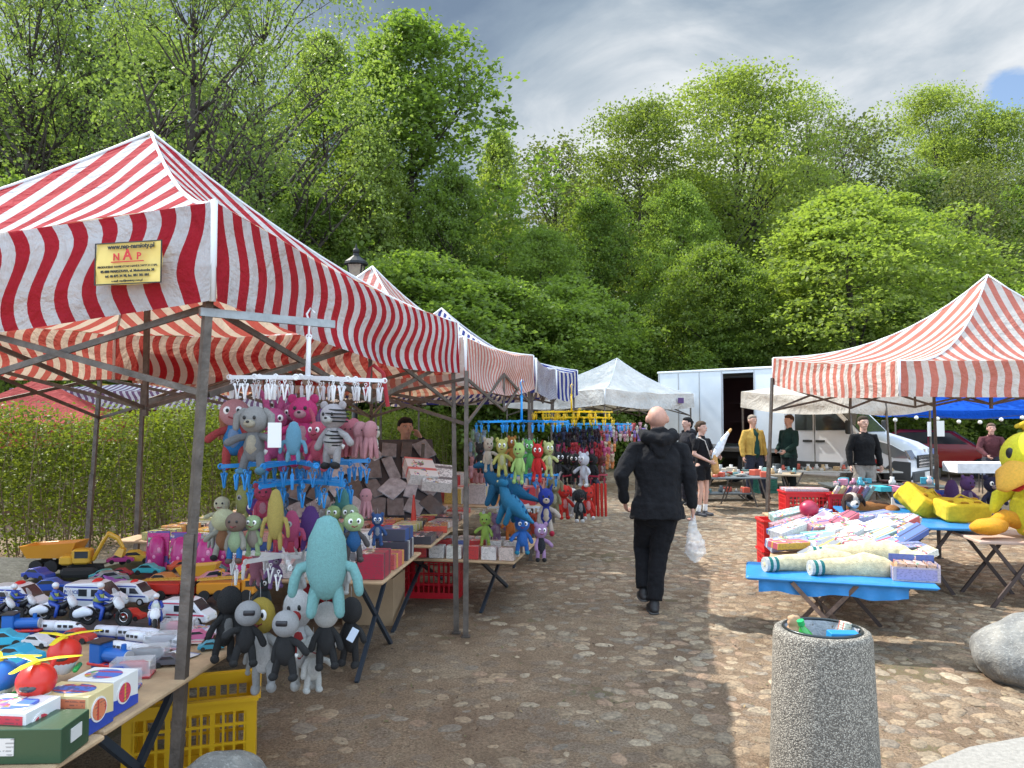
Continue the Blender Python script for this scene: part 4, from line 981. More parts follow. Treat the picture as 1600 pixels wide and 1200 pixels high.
def humanoid(label,loc,h,c,head=None,limb=None,foot=None,ear='bear',muz=None,eye=(.01,.01,.01),rz=0,tilt=0,group=None,face=True,wide=1,string=True,shirt=None,headk=1.0,nm='plush_toy',visor=False):
    if group==globals().get('G1'): loc=(loc[0],loc[1],loc[2]-.13*h); h*=1.13
    k_=1.18; c=tuple(min(.86,a*k_) for a in c); head=tuple(min(.86,a*k_) for a in head) if head else None
    o=thing(nm,label,'plush toy',loc,rz,group,rot=(0,tilt,rz)); o.scale=(h*wide,h*wide,h)
    head=head or c; limb=limb or head; foot=foot or limb
    put('body',cm('hb/body',f_body,plush),o,col=shirt or c); put('head',cm('hb/head',f_head,plush),o,col=head,loc=(0,0,.77*(1-headk)),scale=headk)
    for n,f,cc in (('arm',f_armL,limb),('arm',f_armR,limb),('leg',f_legL,c if shirt else limb),('leg',f_legR,c if shirt else limb),('foot',f_footL,foot),('foot',f_footR,foot)):
        if n=='arm': aa=prr.uniform(-.45,.55); ax=prr.uniform(-.5,.3)
        if n=='leg' or n=='arm':
            sd=-1 if f.__name__.endswith('L') else 1
            q_=put(n,cm(f.__name__+'/'+n,f,plush),o,col=cc)
            if n=='arm': piv(q_,(sd*.10,0,.55),-sd*aa,ax)
            else: LA=prr.uniform(-.12,.16); LX=prr.uniform(-.35,.15); legp=globals().setdefault('LEGP',{}); legp[sd]=(LA,LX); piv(q_,(sd*.07,0,.34),-sd*LA,LX)
        else:
            sd=-1 if f.__name__.endswith('L') else 1; q_=put(n,cm(f.__name__+'/'+n,f,plush),o,col=cc); LA,LX=LEGP[sd]; piv(q_,(sd*.07,0,.34),-sd*LA,LX)
    if muz or prr.random()<.3: put('belly_patch',cm('hb/belly_patch',lambda b:b.loft([(0,-.055,.38),(0,-.06,.50)],[(.095,.09),(.075,.07)],12),plush),o,col=muz or tuple(min(.8,a*.6+.25) for a in (shirt or c)))
    if prr.random()<.6: put('care_label',cm('hb/care_label',lambda b:b.box((.15,.02,.33),(.05,.006,.07),(.2,.5,.3)),paper),o,col=(.75,.75,.75))
    if ear: 
        for s in (-1,1): put('ear',cm('ear%s%d/ear'%(ear,s),lambda b:EARS[ear](b,s),plush),o,col=head)
    if visor: put('visor',cm('hb/visor',lambda b:b.box((0,-.155,.81),(.17,.06,.07),bev=.015),plastic),o,col=(.015,.015,.02))
    if face:
        if muz: put('muzzle',cm('hb/muzzle',f_muz,plush),o,col=muz); put('nose',cm('hb/nose',f_nose,plastic),o,col=(.02,.015,.015))
        if prr.random()<.5:
            put('eye',cm('el/eye',f_eyeL,plastic),o,col=eye); put('eye',cm('er/eye',f_eyeR,plastic),o,col=eye)
        else:
            for s in (-1,1):
                e_=put('eye',cm('ew%d/eye'%s,lambda b:b.ell((s*.075,-.150,.80),(.048,.022,.055),10,8),plastic),o,col=(.85,.85,.85)); put('pupil',cm('ep%d/pupil'%s,lambda b:b.ell((s*.068,-.170,.80),(.022,.010,.028),8,6),plastic),e_,col=(.01,.01,.01))
        if not muz: put('mouth',cm('hb/mouth',lambda b:b.loft([(-.05,-.160,.715),(0,-.170,.695),(.05,-.160,.715)],[.010,.012,.010],6),plastic),o,col=(.25,.02,.03))
    if string: put('string',cm('hb/string',f_string,plush),o,col=(.7,.7,.7))
    return o
def octo(label,loc,h,c,rz=0,group=None):
    o=thing('plush_octopus',label,'plush toy',loc,rz,group); o.scale=(h,)*3
    put('head',cm('oc/head',lambda b:b.loft([(0,0,.62),(0,0,.78)],[(.19,.17),(.21,.19)],14),plush),o,col=c)
    def tn(k):
        def f(b):
            a=2*pi*k/7; d=Vector((math.cos(a),math.sin(a),0)); b.loft([d*.08+Vector((0,0,.55)),d*.15+Vector((0,0,.3)),d*.19+Vector((0,0,.04))],[.075,.062,.045],8)
        return f
    for k in range(7): put('tentacle',cm('oc%d/tentacle'%k,tn(k),plush),o,col=c)
    for s in (-1,1): put('eye',cm('oce%d/eye'%s,lambda b:b.ell((s*.07,-.20,.74),.02,8,6),plastic),o,col=(.01,.01,.01))
    return o
def creature(label,loc,h,c,rz=0,group=None,wide=1.0,spikes=0,eye=None,tag_=(.02,.5,.15),nm='plush_creature',tilt=0):
    "one big soft body with curved arms and two legs"
    o=thing(nm,label,'plush toy',loc,rz,group,rot=(0,tilt,rz)); o.scale=(h*wide,h*wide,h)
    put('body',cm('cr/body',lambda b:b.loft([(0,0,.38),(0,0,.50),(0,.0,.66),(0,0,.82),(.0,0,.90)],[(.18,.15),(.22,.17),(.215,.165),(.195,.155),(.155,.13)],18),plush),o,col=c)
    for s in (-1,1):
        put('arm',cm('cr%d/arm'%s,lambda b:b.loft([(s*.16,0,.56),(s*.28,-.02,.53),(s*.33,-.03,.42),(s*.35,-.04,.30)],[.055,.055,.055,.05],10),plush),o,col=c)
        put('leg',cm('crl%d/leg'%s,lambda b:b.loft([(s*.09,0,.36),(s*.13,-.02,.24),(s*.15,-.05,.10)],[.075,.065,.055],10),plush),o,col=c)
    if eye:
        put('eye',cm('cre/eye',lambda b:b.ell((-.02,-.16,.70),(.075,.03,.08),12,8),plush),o,col=(.8,.8,.8)); put('pupil',cm('cre/pupil',lambda b:b.ell((-.02,-.19,.70),(.035,.012,.04),10,6),plastic),o,col=(.01,.01,.01))
    if spikes:
        for k in range(6):
            a=-1.3+2.6*k/5; put('spike',cm('crs%d/spike'%k,lambda b:b.loft([(math.sin(a)*.17,0,.70+math.cos(a)*.16),(math.sin(a)*.27,0,.70+math.cos(a)*.27)],[.045,.006],8),plush),o,col=c)
    if tag_: put('price_sticker',cm('cr/price_sticker',lambda b:b.box((.13,-.07,.12),(.05,.012,.05),(.1,.3,.3)),paper),o,col=tag_)
    put('string',cm('hb/string',f_string,plush),o,col=(.7,.7,.7))
    return o
def dino(label,loc,h,c,rz=0,group=None,belly=None,pitch=0):
    o=thing('plush_dragon',label,'plush toy',loc,rz,group,rot=(pitch,0,rz)); o.scale=(h,)*3
    put('body',cm('dn/body',lambda b:b.loft([(-.75,0,.12),(-.5,0,.2),(-.2,0,.34),(.05,0,.42),(.25,0,.55),(.34,0,.74)],[.03,.075,.16,.19,.12,.085],12,ref=(0,1,0)),plush),o,col=c)
    put('head',cm('dn/head',lambda b:b.loft([(.30,0,.80),(.42,0,.80),(.56,0,.76)],[(.10,.10),(.10,.085),(.06,.05)],12,ref=(0,1,0)),plush),o,col=c)
    for k,(x,y) in enumerate(((-.12,-.13),(-.12,.13),(.16,-.13),(.16,.13))):
        put('leg',cm('dn%d/leg'%k,lambda b:b.loft([(x,y*.7,.34),(x+.03,y*1.2,.18),(x+.07,y*1.4,.05)],[.09,.065,.06],10),plush),o,col=c)
    for k in range(7):
        t=k/6; p=Vector((-.5,0,.27)).lerp(Vector((.28,0,.86)),t); p.z-=.04*math.sin(pi*t)
        put('spine_plate',cm('dns%d/spine_plate'%k,lambda b:b.loft([p,p+Vector((-.05,0,.09))],[(.015,.045),(.004,.006)],6,ref=(0,1,0)),plush),o,col=belly or c)
    for s in (-1,1): put('eye',cm('dne%d/eye'%s,lambda b:b.ell((.42,s*.08,.84),.022,8,6),plastic),o,col=(.9,.8,.3))
    return o
PINK=(.80,.13,.33);HOT=(.72,.045,.22);LPINK=(.80,.36,.40);CREAM=(.68,.64,.44);LIME=(.50,.66,.25);TEAL=(.27,.60,.60);GREY=(.27,.27,.28);LB=(.20,.50,.72);PUR=(.16,.05,.30);YEL=(.68,.52,.13);WHT=(.84,.84,.83);BK=(.018,.018,.02)
D1=3.42
def at(px,pytop,D,h): p=W(px,pytop,D); return (p.x,p.y,p.z-h)     # toy of height h whose top shows at (px,pytop)
hc=W(481,590,D1)
hanger('large white plastic hanger with a tall hook holding the top tier of plush toys',hc,.335,(.74,.74,.76),8,36,.29,rz=.12,tilt=.03)
hanger('blue plastic clip hanger below the white one, second tier of the first rack',W(465,722,D1),.32,(.01,.20,.52),8,30,.0,rz=.5,tilt=-.02)
hanger('small blue clip hanger hanging low on the first rack',W(470,752,D1+.03),.24,(.01,.22,.55),8,24,.05,rz=1.1)
hanger('lower white clip hanger carrying the lowest plush toys of the first rack',W(445,868,D1),.24,(.70,.70,.70),6,20,.0,rz=.9,tilt=.05)
G1='plush toys clipped to the first rack'
H=humanoid
H('plush doll with beige cap, pink face and blue trousers, leftmost of the top tier',at(367,618,3.5,.30),.30,(.03,.25,.62),head=(.72,.34,.36),limb=(.6,.08,.08),ear=None,rz=.2,group=G1)
H('grey and beige plush dog with light blue shoes on the top tier',at(398,622,3.22,.29),.27,GREY,head=(.40,.39,.38),limb=GREY,foot=(.13,.33,.48),ear='dog',muz=(.62,.55,.42),group=G1,rz=-.1)
H('pink plush rabbit beside the grey dog on the top tier',at(428,622,3.5,.30),.27,PINK,ear='bunny',rz=.4,group=G1)
H('hot pink plush bear with blue bow in the middle of the top tier',at(474,615,3.45,.29),.29,HOT,ear='bear',muz=(.7,.35,.4),group=G1)
creature('small light blue plush creature held by two blue bows on the top tier',at(459,663,3.12,.16),.165,LB,group=G1,tag_=None,wide=.9,eye=None)
H('coral pink plush rabbit behind the zebra on the top tier',at(497,655,3.35,.20),.2,(.74,.12,.20),ear='bunny',group=G1,rz=-.3)
H('black and white striped plush zebra with black feet on the top tier',at(521,622,3.2,.26),.25,(.62,.58,.60),head=(.55,.5,.52),limb=(.55,.52,.53),foot=BK,ear='bear',muz=(.7,.68,.66),group=G1,rz=-.3)
for i,(x,y,D,h) in enumerate(((546,655,3.3,.16),(563,657,3.25,.155),(579,656,3.22,.16),(553,652,3.5,.15))):
    octo(['pink plush octopus right beside the zebra','pale pink plush octopus second from the right end of the top tier','pale pink plush octopus at the right end of the top tier','pink plush octopus behind the front row of octopuses'][i],at(x,y,D,h),h,(.78,.22,.28) if i in(0,3) else LPINK,rz=i*.7,group=G1)
zb_=[o for o in COL.objects if o.get('label','').startswith('black and white striped plush zebra')][0]
for k in range(5): put('stripe',cm('zs%d/stripe'%k,lambda b:b.torus((0,.0,.35+.05*k),.128-.003*abs(k-1.5)*4,.012,'z',20,6),plush),zb_,(0,0,0),(.05*(k%2),.04,0),(.02,.02,.02))
for k in range(4): put('stripe',cm('zh%d/stripe'%k,lambda b:b.torus((0,.01,.70+.055*k),(.168,.186,.182,.150)[k],.012,'z',24,6),plush),zb_,(0,0,0),(0,.05,0),(.02,.02,.02))
# second tier
H('cream plush toy with a flat square head hanging at the left of the second tier',at(347,772,3.5,.17),.17,CREAM,ear=None,group=G1,headk=.95)
H('plush toy with a big cream egg shaped head and brown shorts on the second tier',at(350,793,3.3,.20),.20,(.32,.14,.06),head=(.66,.66,.40),limb=(.5,.5,.42),foot=BK,ear=None,group=G1,headk=1.15)
H('plush doll with green cap and blue dungarees on the second tier',at(369,795,3.15,.195),.19,(.02,.20,.55),head=(.25,.17,.13),limb=(.45,.42,.35),foot=(.2,.13,.10),ear=None,group=G1,shirt=(.45,.6,.35))
H('plush toy with a round pale green head beside the green cap doll',at(396,800,3.2,.16),.155,(.45,.38,.32),head=(.48,.66,.34),ear=None,group=G1)
H('raspberry pink plush bear on the second tier left of centre',at(411,754,3.35,.17),.17,(.70,.08,.16),ear='bear',group=G1,rz=.3)
creature('yellow and white plush fish with little arms on the second tier',at(431,768,3.18,.25),.25,YEL,group=G1,wide=.62,tag_=None,nm='plush_fish')
creature('pink round plush monster with one big eye on the second tier',at(456,800,3.28,.16),.16,(.74,.10,.26),group=G1,eye=True,tag_=None)
creature('purple spiky plush monster on the second tier',at(485,793,3.35,.19),.19,PUR,group=G1,spikes=1,tag_=None)
H('small purple plush toy left behind the yellow fish',at(400,775,3.55,.20),.2,PUR,ear='horn',group=G1)
H('lime plush toy behind the teal creature on the second tier',at(521,787,3.5,.16),.16,(.05,.22,.45),head=LIME,ear=None,group=G1)
H('pale green alien plush in blue clothes at the right of the second tier',at(553,793,3.2,.20),.19,(.02,.14,.38),head=(.50,.68,.32),limb=(.12,.10,.10),ear=None,group=G1,rz=.3)
H('pale green plush toy in brown hood behind the alien plush',at(547,778,3.5,.2),.18,(.04,.12,.35),head=(.45,.55,.30),ear=None,group=G1)
octo('light pink plush octopus with lime clip at the right end of the second tier',at(572,762,3.4,.13),.13,LPINK,group=G1)
creature('large teal furry plush creature with curved arms in front of the rack',at(511,812,3.08,.40),.40,TEAL,group=G1,rz=.1,wide=.92)
# bottom tier
H('black plush figure hanging at the lower left end of the first rack',at(348,903,3.25,.31),.29,BK,ear=None,group=G1,rz=.7,tilt=.12,face=False,wide=.8)
H('plush figure with grey boxy helmet head and black body, lower left',at(381,930,3.1,.25),.24,BK,head=(.42,.42,.43),limb=BK,foot=(.02,.02,.02),ear=None,group=G1,rz=.4,tilt=.08,wide=.95,face=False,visor=True)
H('long plush toy with mustard yellow head and white dress on the bottom tier',at(415,918,3.2,.38),.36,WHT,head=(.50,.36,.05),limb=(.5,.5,.5),ear=None,group=G1,tilt=-.05,wide=.72)
H('plush figure with grey helmet head and black limbs in the middle of the bottom tier',at(447,940,3.05,.27),.25,BK,head=(.46,.46,.47),limb=BK,ear=None,group=G1,rz=-.1,wide=.95,face=False,visor=True)
H('long white plush rabbit with red patch on the bottom tier',at(478,905,3.25,.40),.38,WHT,limb=(.68,.68,.66),ear=None,group=G1,wide=.72,muz=(.5,.03,.03),tilt=-.1)
H('white plush lamb hanging lowest of all on the first rack',at(490,985,3.2,.22),.21,(.70,.70,.67),ear='dog',group=G1,wide=.95,rz=.5)
H('black plush bear right of the white rabbit on the bottom tier',at(510,935,3.15,.25),.25,BK,head=(.6,.6,.58),limb=BK,ear=None,group=G1,rz=.2,wide=.9,face=False)
H('black plush figure at the right end of the bottom tier with a paper tag',at(549,920,3.3,.29),.27,BK,ear=None,group=G1,rz=-.4,face=False,wide=.8)
H('dark grey plush seal behind the bottom tier toys',at(412,902,3.6,.16),.18,(.06,.075,.085),ear=None,group=G1)
b=B(); b.box((0,0,0),(.03,.003,.055),(0,.5,0)); tp=W(551,992,3.15); single('price_tag','pale blue paper price tag hanging on the lowest right black plush','tag',b,paper,tp,col=(.5,.58,.7))
b=B(); b.box((0,0,0),(.055,.004,.10),(0,0,0),bev=.0018); tp=W(429,680,3.1); single('price_tag','white plastic price tag among the pink plush toys of the top tier','tag',b,paper,tp,col=(.72,.73,.72))
# more toys crowding the first rack
XT=[('o',352,640,3.6,.14,(.75,.3,.15),'orange plush octopus behind the capped doll'),('h',440,640,3.62,.20,(.62,.08,.30),'magenta plush rabbit behind the hot pink bear'),('h',455,628,3.6,.22,(.70,.15,.35),'rose plush bear tucked behind the hot pink bear'),
('o',536,650,3.55,.15,(.65,.1,.2),'crimson plush octopus behind the zebra'),('c',505,640,3.6,.18,(.40,.2,.5),'lilac plush creature behind the zebra shoulder'),('h',585,665,3.45,.13,(.75,.70,.60),'small cream plush bear at the far right of the top tier'),
('c',380,760,3.55,.16,(.62,.62,.20),'mustard plush creature at the back of the second tier'),('h',440,770,3.6,.17,(.10,.25,.5),'blue plush bear at the back of the second tier'),('h',505,768,3.55,.17,(.70,.55,.5),'peach plush rabbit at the back of the second tier'),
('c',535,765,3.55,.15,(.15,.45,.40),'green plush creature at the back right of the second tier'),('h',590,800,3.4,.13,(.03,.1,.3),'tiny navy plush bear at the right end of the second tier'),('o',335,810,3.5,.13,(.6,.6,.55),'white plush octopus at the left end of the second tier'),
('h',430,860,3.45,.15,(.35,.18,.45),'violet plush bear between the second and lower tiers'),('c',400,868,3.5,.14,(.65,.25,.35),'pink plush creature between the second and lower tiers'),('h',468,870,3.4,.17,(.68,.68,.66),'white plush rabbit just above the lower tier'),
('h',540,868,3.45,.15,(.65,.65,.62),'white plush bear with long ears at lower right'),('h',395,985,3.3,.16,(.60,.60,.58),'white plush cat low on the left of the bottom tier'),('c',462,905,3.5,.18,(.03,.10,.12),'dark teal plush shark on the bottom tier')]
for k_,px_,py_,D_,h_,c_,lb_ in XT:
    if k_=='o': octo(lb_,at(px_,py_,D_,h_),h_,c_,rz=px_*.1,group=G1)
    elif k_=='h': H(lb_,at(px_,py_,D_,h_),h_,c_,ear='bunny' if ('rabbit' in lb_ or 'long ears' in lb_) else 'bear',muz=tuple(min(.8,a*.5+.35) for a in c_),group=G1,rz=(px_%9)*.15-.6,wide=.9)
    else: creature(lb_,at(px_,py_,D_,h_),h_,c_,group=G1,tag_=None,rz=(px_%7)*.2-.6,eye=('mustard' in lb_),spikes=('green' in lb_))
# ---- second rack
R2=W(815,658,7.1)
b=B(); b.loft([(0,0,-.02),(0,0,.33)],[.014,.014],8)
hanger('blue clip hanger of the second rack under the faded pink tent',R2,.44,(.01,.28,.70),10,34,.36,rz=.2)
hanger('lower blue clip hanger of the second rack among the dragons',W(815,742,7.1),.34,(.01,.24,.6),8,20,.0,rz=.2)
G2='plush toys clipped to the second rack'
for (x,y,D,h,c,lb,er) in ((763,682,6.95,.32,(.66,.56,.44),'cream plush toy at the left end of the second rack','bear'),
  (784,683,6.85,.36,(.60,.58,.16),'yellow plush cat second from the left of the second rack','bear'),(811,688,6.75,.38,(.45,.68,.20),'lime green plush cat on the second rack','horn'),
  (828,685,7.1,.34,(.16,.55,.14),'green plush toy behind the red one on the second rack','bear'),(840,690,6.8,.36,(.65,.02,.02),'bright red plush devil on the second rack','horn'),
  (857,688,6.95,.33,(.62,.64,.25),'pale yellow plush toy at the right end of the second rack','bear'),(800,680,7.3,.3,(.5,.2,.04),'orange brown plush toy behind the lime cat','bear'),(822,684,7.35,.3,(.45,.42,.48),'white and black plush panda behind the red devil','bear'),
  (750,690,7.3,.3,(.03,.03,.03),'black plush toy behind the cream one on the second rack','bear')):
    H(lb,at(x,y,D,h),h,c,ear=er,group=G2,wide=.72,rz=D*3%1-.5,face=True)
dino('blue plush dragon facing left on the second rack',(W(775,770,6.9).x+.05,6.9,1.02-.12),.46,(.015,.15,.30),rz=pi-.3,group=G2,belly=(.01,.09,.25),pitch=.1)
dino('bright blue plush dragon hanging in front of the other dragon',(W(800,770,6.6).x,6.6,.90-.12),.42,(.02,.22,.42),rz=pi-1.0,group=G2,belly=(.01,.12,.30))
H('dark blue plush hedgehog with cream face and red shoes on the second rack',at(853,748,6.7,.50),.44,(.015,.03,.25),head=(.015,.035,.28),limb=(.60,.50,.42),foot=(.55,.02,.06),muz=(.62,.50,.38),ear='horn',group=G2,wide=.8)
H('brown and cream plush dog behind the dark blue hedgehog',at(866,745,7.2,.36),.36,(.25,.22,.12),muz=(.5,.45,.3),ear='dog',group=G2,wide=.8)
hanger('small clip hanger with the lowest plush toys of the second rack',W(805,792,7.0),.30,(.62,.64,.66),6,12,.0)
for (x,y,D,h,c,cf,lb) in ((758,800,6.8,.30,(.35,.55,.10),(.5,.5,.1),'lime green plush turtle at the lower left of the second rack'),(776,800,7.0,.28,(.35,.22,.38),None,'lilac plush owl on the lowest tier of the second rack'),(796,795,6.95,.28,(.70,.20,.04),None,'orange plush lion on the lowest tier of the second rack'),
   (816,805,6.6,.33,(.03,.16,.55),(.02,.3,.5),'shaggy blue plush monster on the lowest tier of the second rack'),(834,800,6.9,.24,(.45,.06,.03),None,'red brown plush fox on the lowest tier of the second rack'),
   (845,815,6.6,.34,(.02,.02,.03),BK,'lilac plush doll with plaid skirt hanging lowest at the second rack'),(770,820,7.2,.25,(.03,.05,.04),None,'dark plush toy behind the lilac owl')):
    H(lb,at(x,y,D,h),h,c,head=(.42,.25,.45) if 'lilac plush doll' in lb else None,foot=cf,ear='bear',group=G2,wide=1.0 if 'shaggy' in lb else .85,rz=(x%7)*.1-.3)
# ---- third and fourth racks: bigger toys and rows of small key ring plushes
hanger('yellow clip hanger of the third rack beyond the blue one',W(893,643,9.4),.50,(.72,.48,.01),10,36,.32,rz=.1)
hanger('second yellow clip hanger just below the first one on the third rack',W(905,652,9.6),.46,(.75,.52,.01),10,34,.10,rz=.4)
hanger('bright blue clip hanger on the third rack seen beside the yellow ones',W(930,662,10.4),.5,(.02,.33,.72),8,30,.1,rz=.2)
hanger('dark red clip hanger low on the third rack',W(895,742,9.2),.42,(.35,.02,.05),8,26,.0,rz=.2)
G3='small key ring plushes in rows on the far racks'
kr=random.Random(4)
def f_key(b): b.ell((0,0,.7),(.24,.2,.22),8,6); b.loft([(0,0,.2),(0,0,.5)],[.17,.14],8); b.ell((-.2,0,.9),.08,6,4); b.ell((.2,0,.9),.08,6,4); b.loft([(0,0,.9),(0,0,1.25)],[.02,.02],4,False)
kme=None
CNM={}
def keyrow(lbl,x0,x1,y,D,n,cols,h=.10,rows=1,dD=.5):
    global kme
    if kme is None: b=B(); f_key(b); kme=blob('plush_keyring',b,plush,.05,1)
    for i in range(n):
        for r_ in range(rows):
            px=x0+(x1-x0)*(i+.5)/n+kr.uniform(-2,2); d=D+kr.uniform(-dD,dD); q=W(px,y+r_*9+kr.uniform(-3,3),d)
            c__=kr.choice(cols); tag(put('plush_keyring',kme,None,(q.x,q.y,q.z-h),(0,0,kr.uniform(0,6)),c__,scale=h),lbl+', '+['first','second','third','fourth'][r_]+' layer','key ring plush',G3)
keyrow('small black plush key ring in dark row under yellow hanger',865,938,668,9.4,18,[(.015,.015,.02),(.03,.01,.02),(.02,.03,.08)],.11,3)
keyrow('small magenta plush key ring in pink row of third rack',868,945,692,9.3,18,[(.50,.03,.12),(.55,.08,.2),(.4,.02,.03)],.11,2)
keyrow('small orange plush key ring far right on third rack',935,960,690,11,7,[(.7,.25,.08),(.6,.1,.2),(.65,.5,.35)],.13,4)
keyrow('small pastel plush key ring on the rack beyond the walking man',935,1010,662,13,14,[(.6,.3,.35),(.3,.2,.5),(.65,.6,.5),(.5,.08,.08)],.14,3)
keyrow('small pale plush key ring left of the second blue hanger',735,760,672,9.0,7,[(.3,.5,.3),(.6,.6,.6),(.3,.45,.6)],.13,4)
keyrow('small pink plush key ring low behind the second rack',735,762,715,8.6,6,[(.6,.12,.10),(.75,.4,.45),(.6,.3,.3)],.15,3)
for (x,y,D,h,c,lb) in ((872,703,8.9,.40,BK,'black plush cat hanging left on the third rack'),(886,704,9.2,.40,BK,'black plush bear next to the black cat on the third rack'),(899,706,9.0,.38,(.02,.02,.02),'black plush toy in the middle of the third rack'),(912,705,8.7,.40,(.62,.64,.70),'white and blue plush bear on the third rack'),(926,706,9.2,.38,BK,'black plush toy at the right end of the third rack'),(938,708,9.8,.36,(.12,.03,.02),'dark brown plush toy beside the walking man'),
  (868,748,8.8,.38,(.40,.38,.38),'grey plush toy at the left of the red hanger'),(881,755,8.6,.40,(.62,.03,.02),'red plush toy under the red hanger'),(893,760,8.9,.36,(.6,.6,.62),'white plush dog under the red hanger'),(905,762,8.5,.38,BK,'black plush toy with white feet under the red hanger'),(918,758,8.7,.40,(.58,.03,.02),'red plush devil with white shoes at the right of the red hanger'),(930,745,9.2,.34,(.04,.04,.08),'navy plush toy above the red scarves')):
    H(lb,at(x,y,D,h),h,c,ear=kr.choice(['bear','dog','bunny']),foot=WHT if 'white' in lb else None,group='plush toys on the third rack',wide=.85,rz=kr.uniform(-1,1))
for i in range(4):
    q=W(928+i*6,757,9.1); b=B(); b.loft([(0,0,0),(0,.0,-.18),(.005,0,-.36)],[(.02,.01)]*3,8); tag(put('scarf',b.me('scarf',plush,True),None,q,(0,0,.2*i),(.5,.03,.02)),'dark red knitted scarf hanging at the right of the third rack','scarf','red scarves on the third rack')
# ================================================================= TABLES
def xtable(label,c,w_,d_,h,rz,topmat,col=None,leg=(.02,.03,.04),legs=True,thick=.022,group='folding market tables',lx=.33):
    o=thing('market_table',label,'table',(c[0],c[1],0),rz,group)
    b=B(); b.box((0,0,h-thick/2),(w_,d_,thick),bev=.005); part('tabletop',b,topmat,o,col)
    if legs:
        for s in (-1,1):
            for k in (-1,1):
                b=B(); x=s*w_*lx; b.bar((x,-k*d_*.42+.0,.0),(x,k*d_*.38,h-thick),.022,.03); 
                if k==1: b.bar((x-.03*s,-d_*.4,h*.45),(x-.03*s,d_*.36,h*.45),.012)
                part('leg',b,matte,o,leg)
    return o
H1=.66; ed=Vector(c1[1])-Vector(c1[0]); 
# left long table: right edge runs (-1.30,3.49) -> (-1.42,2.5)
ang=math.atan2(3.49-2.2,-1.30+1.455)-pi/2
TC=Vector((-1.37,2.85,0)); ul=Vector((-math.cos(ang),-math.sin(ang),0)); vl_=Vector((-math.sin(ang),math.cos(ang),0))
def xleg(o,x,ya,yb,h,col=(.02,.03,.045)):
    for k in (0,1):
        b=B(); b.bar((x,ya if k else yb,0),(x,yb if k else ya,h),.024,.03); part('leg',b,matte,o,col)
def board(label,x0,x1,y0,y1,h,mat,col=None,rz=0,legx=(),th=.02,lc=(.02,.03,.045),group='folding market tables'):
    o=thing('market_table',label,'table',(x1,y0,0),rz,group); b=B(); b.box(((x0-x1)/2,(y1-y0)/2,h-th/2),(x1-x0,y1-y0,th),bev=.006); part('tabletop',b,mat,o,col)
    for lx in legx: xleg(o,lx-x1,.12,(y1-y0)-.12,h-th,lc)
    return o
board('plywood table in the left foreground covered with toy vehicles, near board',-3.3,-1.40,1.75,2.54,H1,wood,rz=ang,legx=(-1.62,))
board('plywood table in the left foreground ending by the yellow crate',-3.9,-1.32,2.56,3.52,H1,wood,rz=ang*.9,legx=(-1.50,-2.9))
board('dark plastic covered table behind the police vans by the hedge',-4.6,-1.7,3.58,5.6,H1-.02,simple('dark_sheet',(.035,.035,.035),.4,var=.4,vs=5,bmp=.6,bs=9),rz=ang*.9,legx=(-2.4,-4.0))
T2=(-.76,5.05)
board('plywood table of the second stall stacked with red toy boxes',-2.25,-.80,4.85,5.95,.66,wood,rz=-.10,legx=(-1.0,-2.1))
board('long table of the second stall covered with blister packs',-3.2,-.62,5.98,8.3,.70,wood,rz=-.10,legx=(-.95,-2.8))
board('low table edge stacked with small white boxes behind the two poles',-1.6,.02,6.55,7.9,.47,wood,rz=-.2,legx=(-.3,-1.3))
board('long table of the third stall behind the second rack',-2.6,.35,8.6,11.6,.70,wood,rz=-.12,legx=(0,-2))
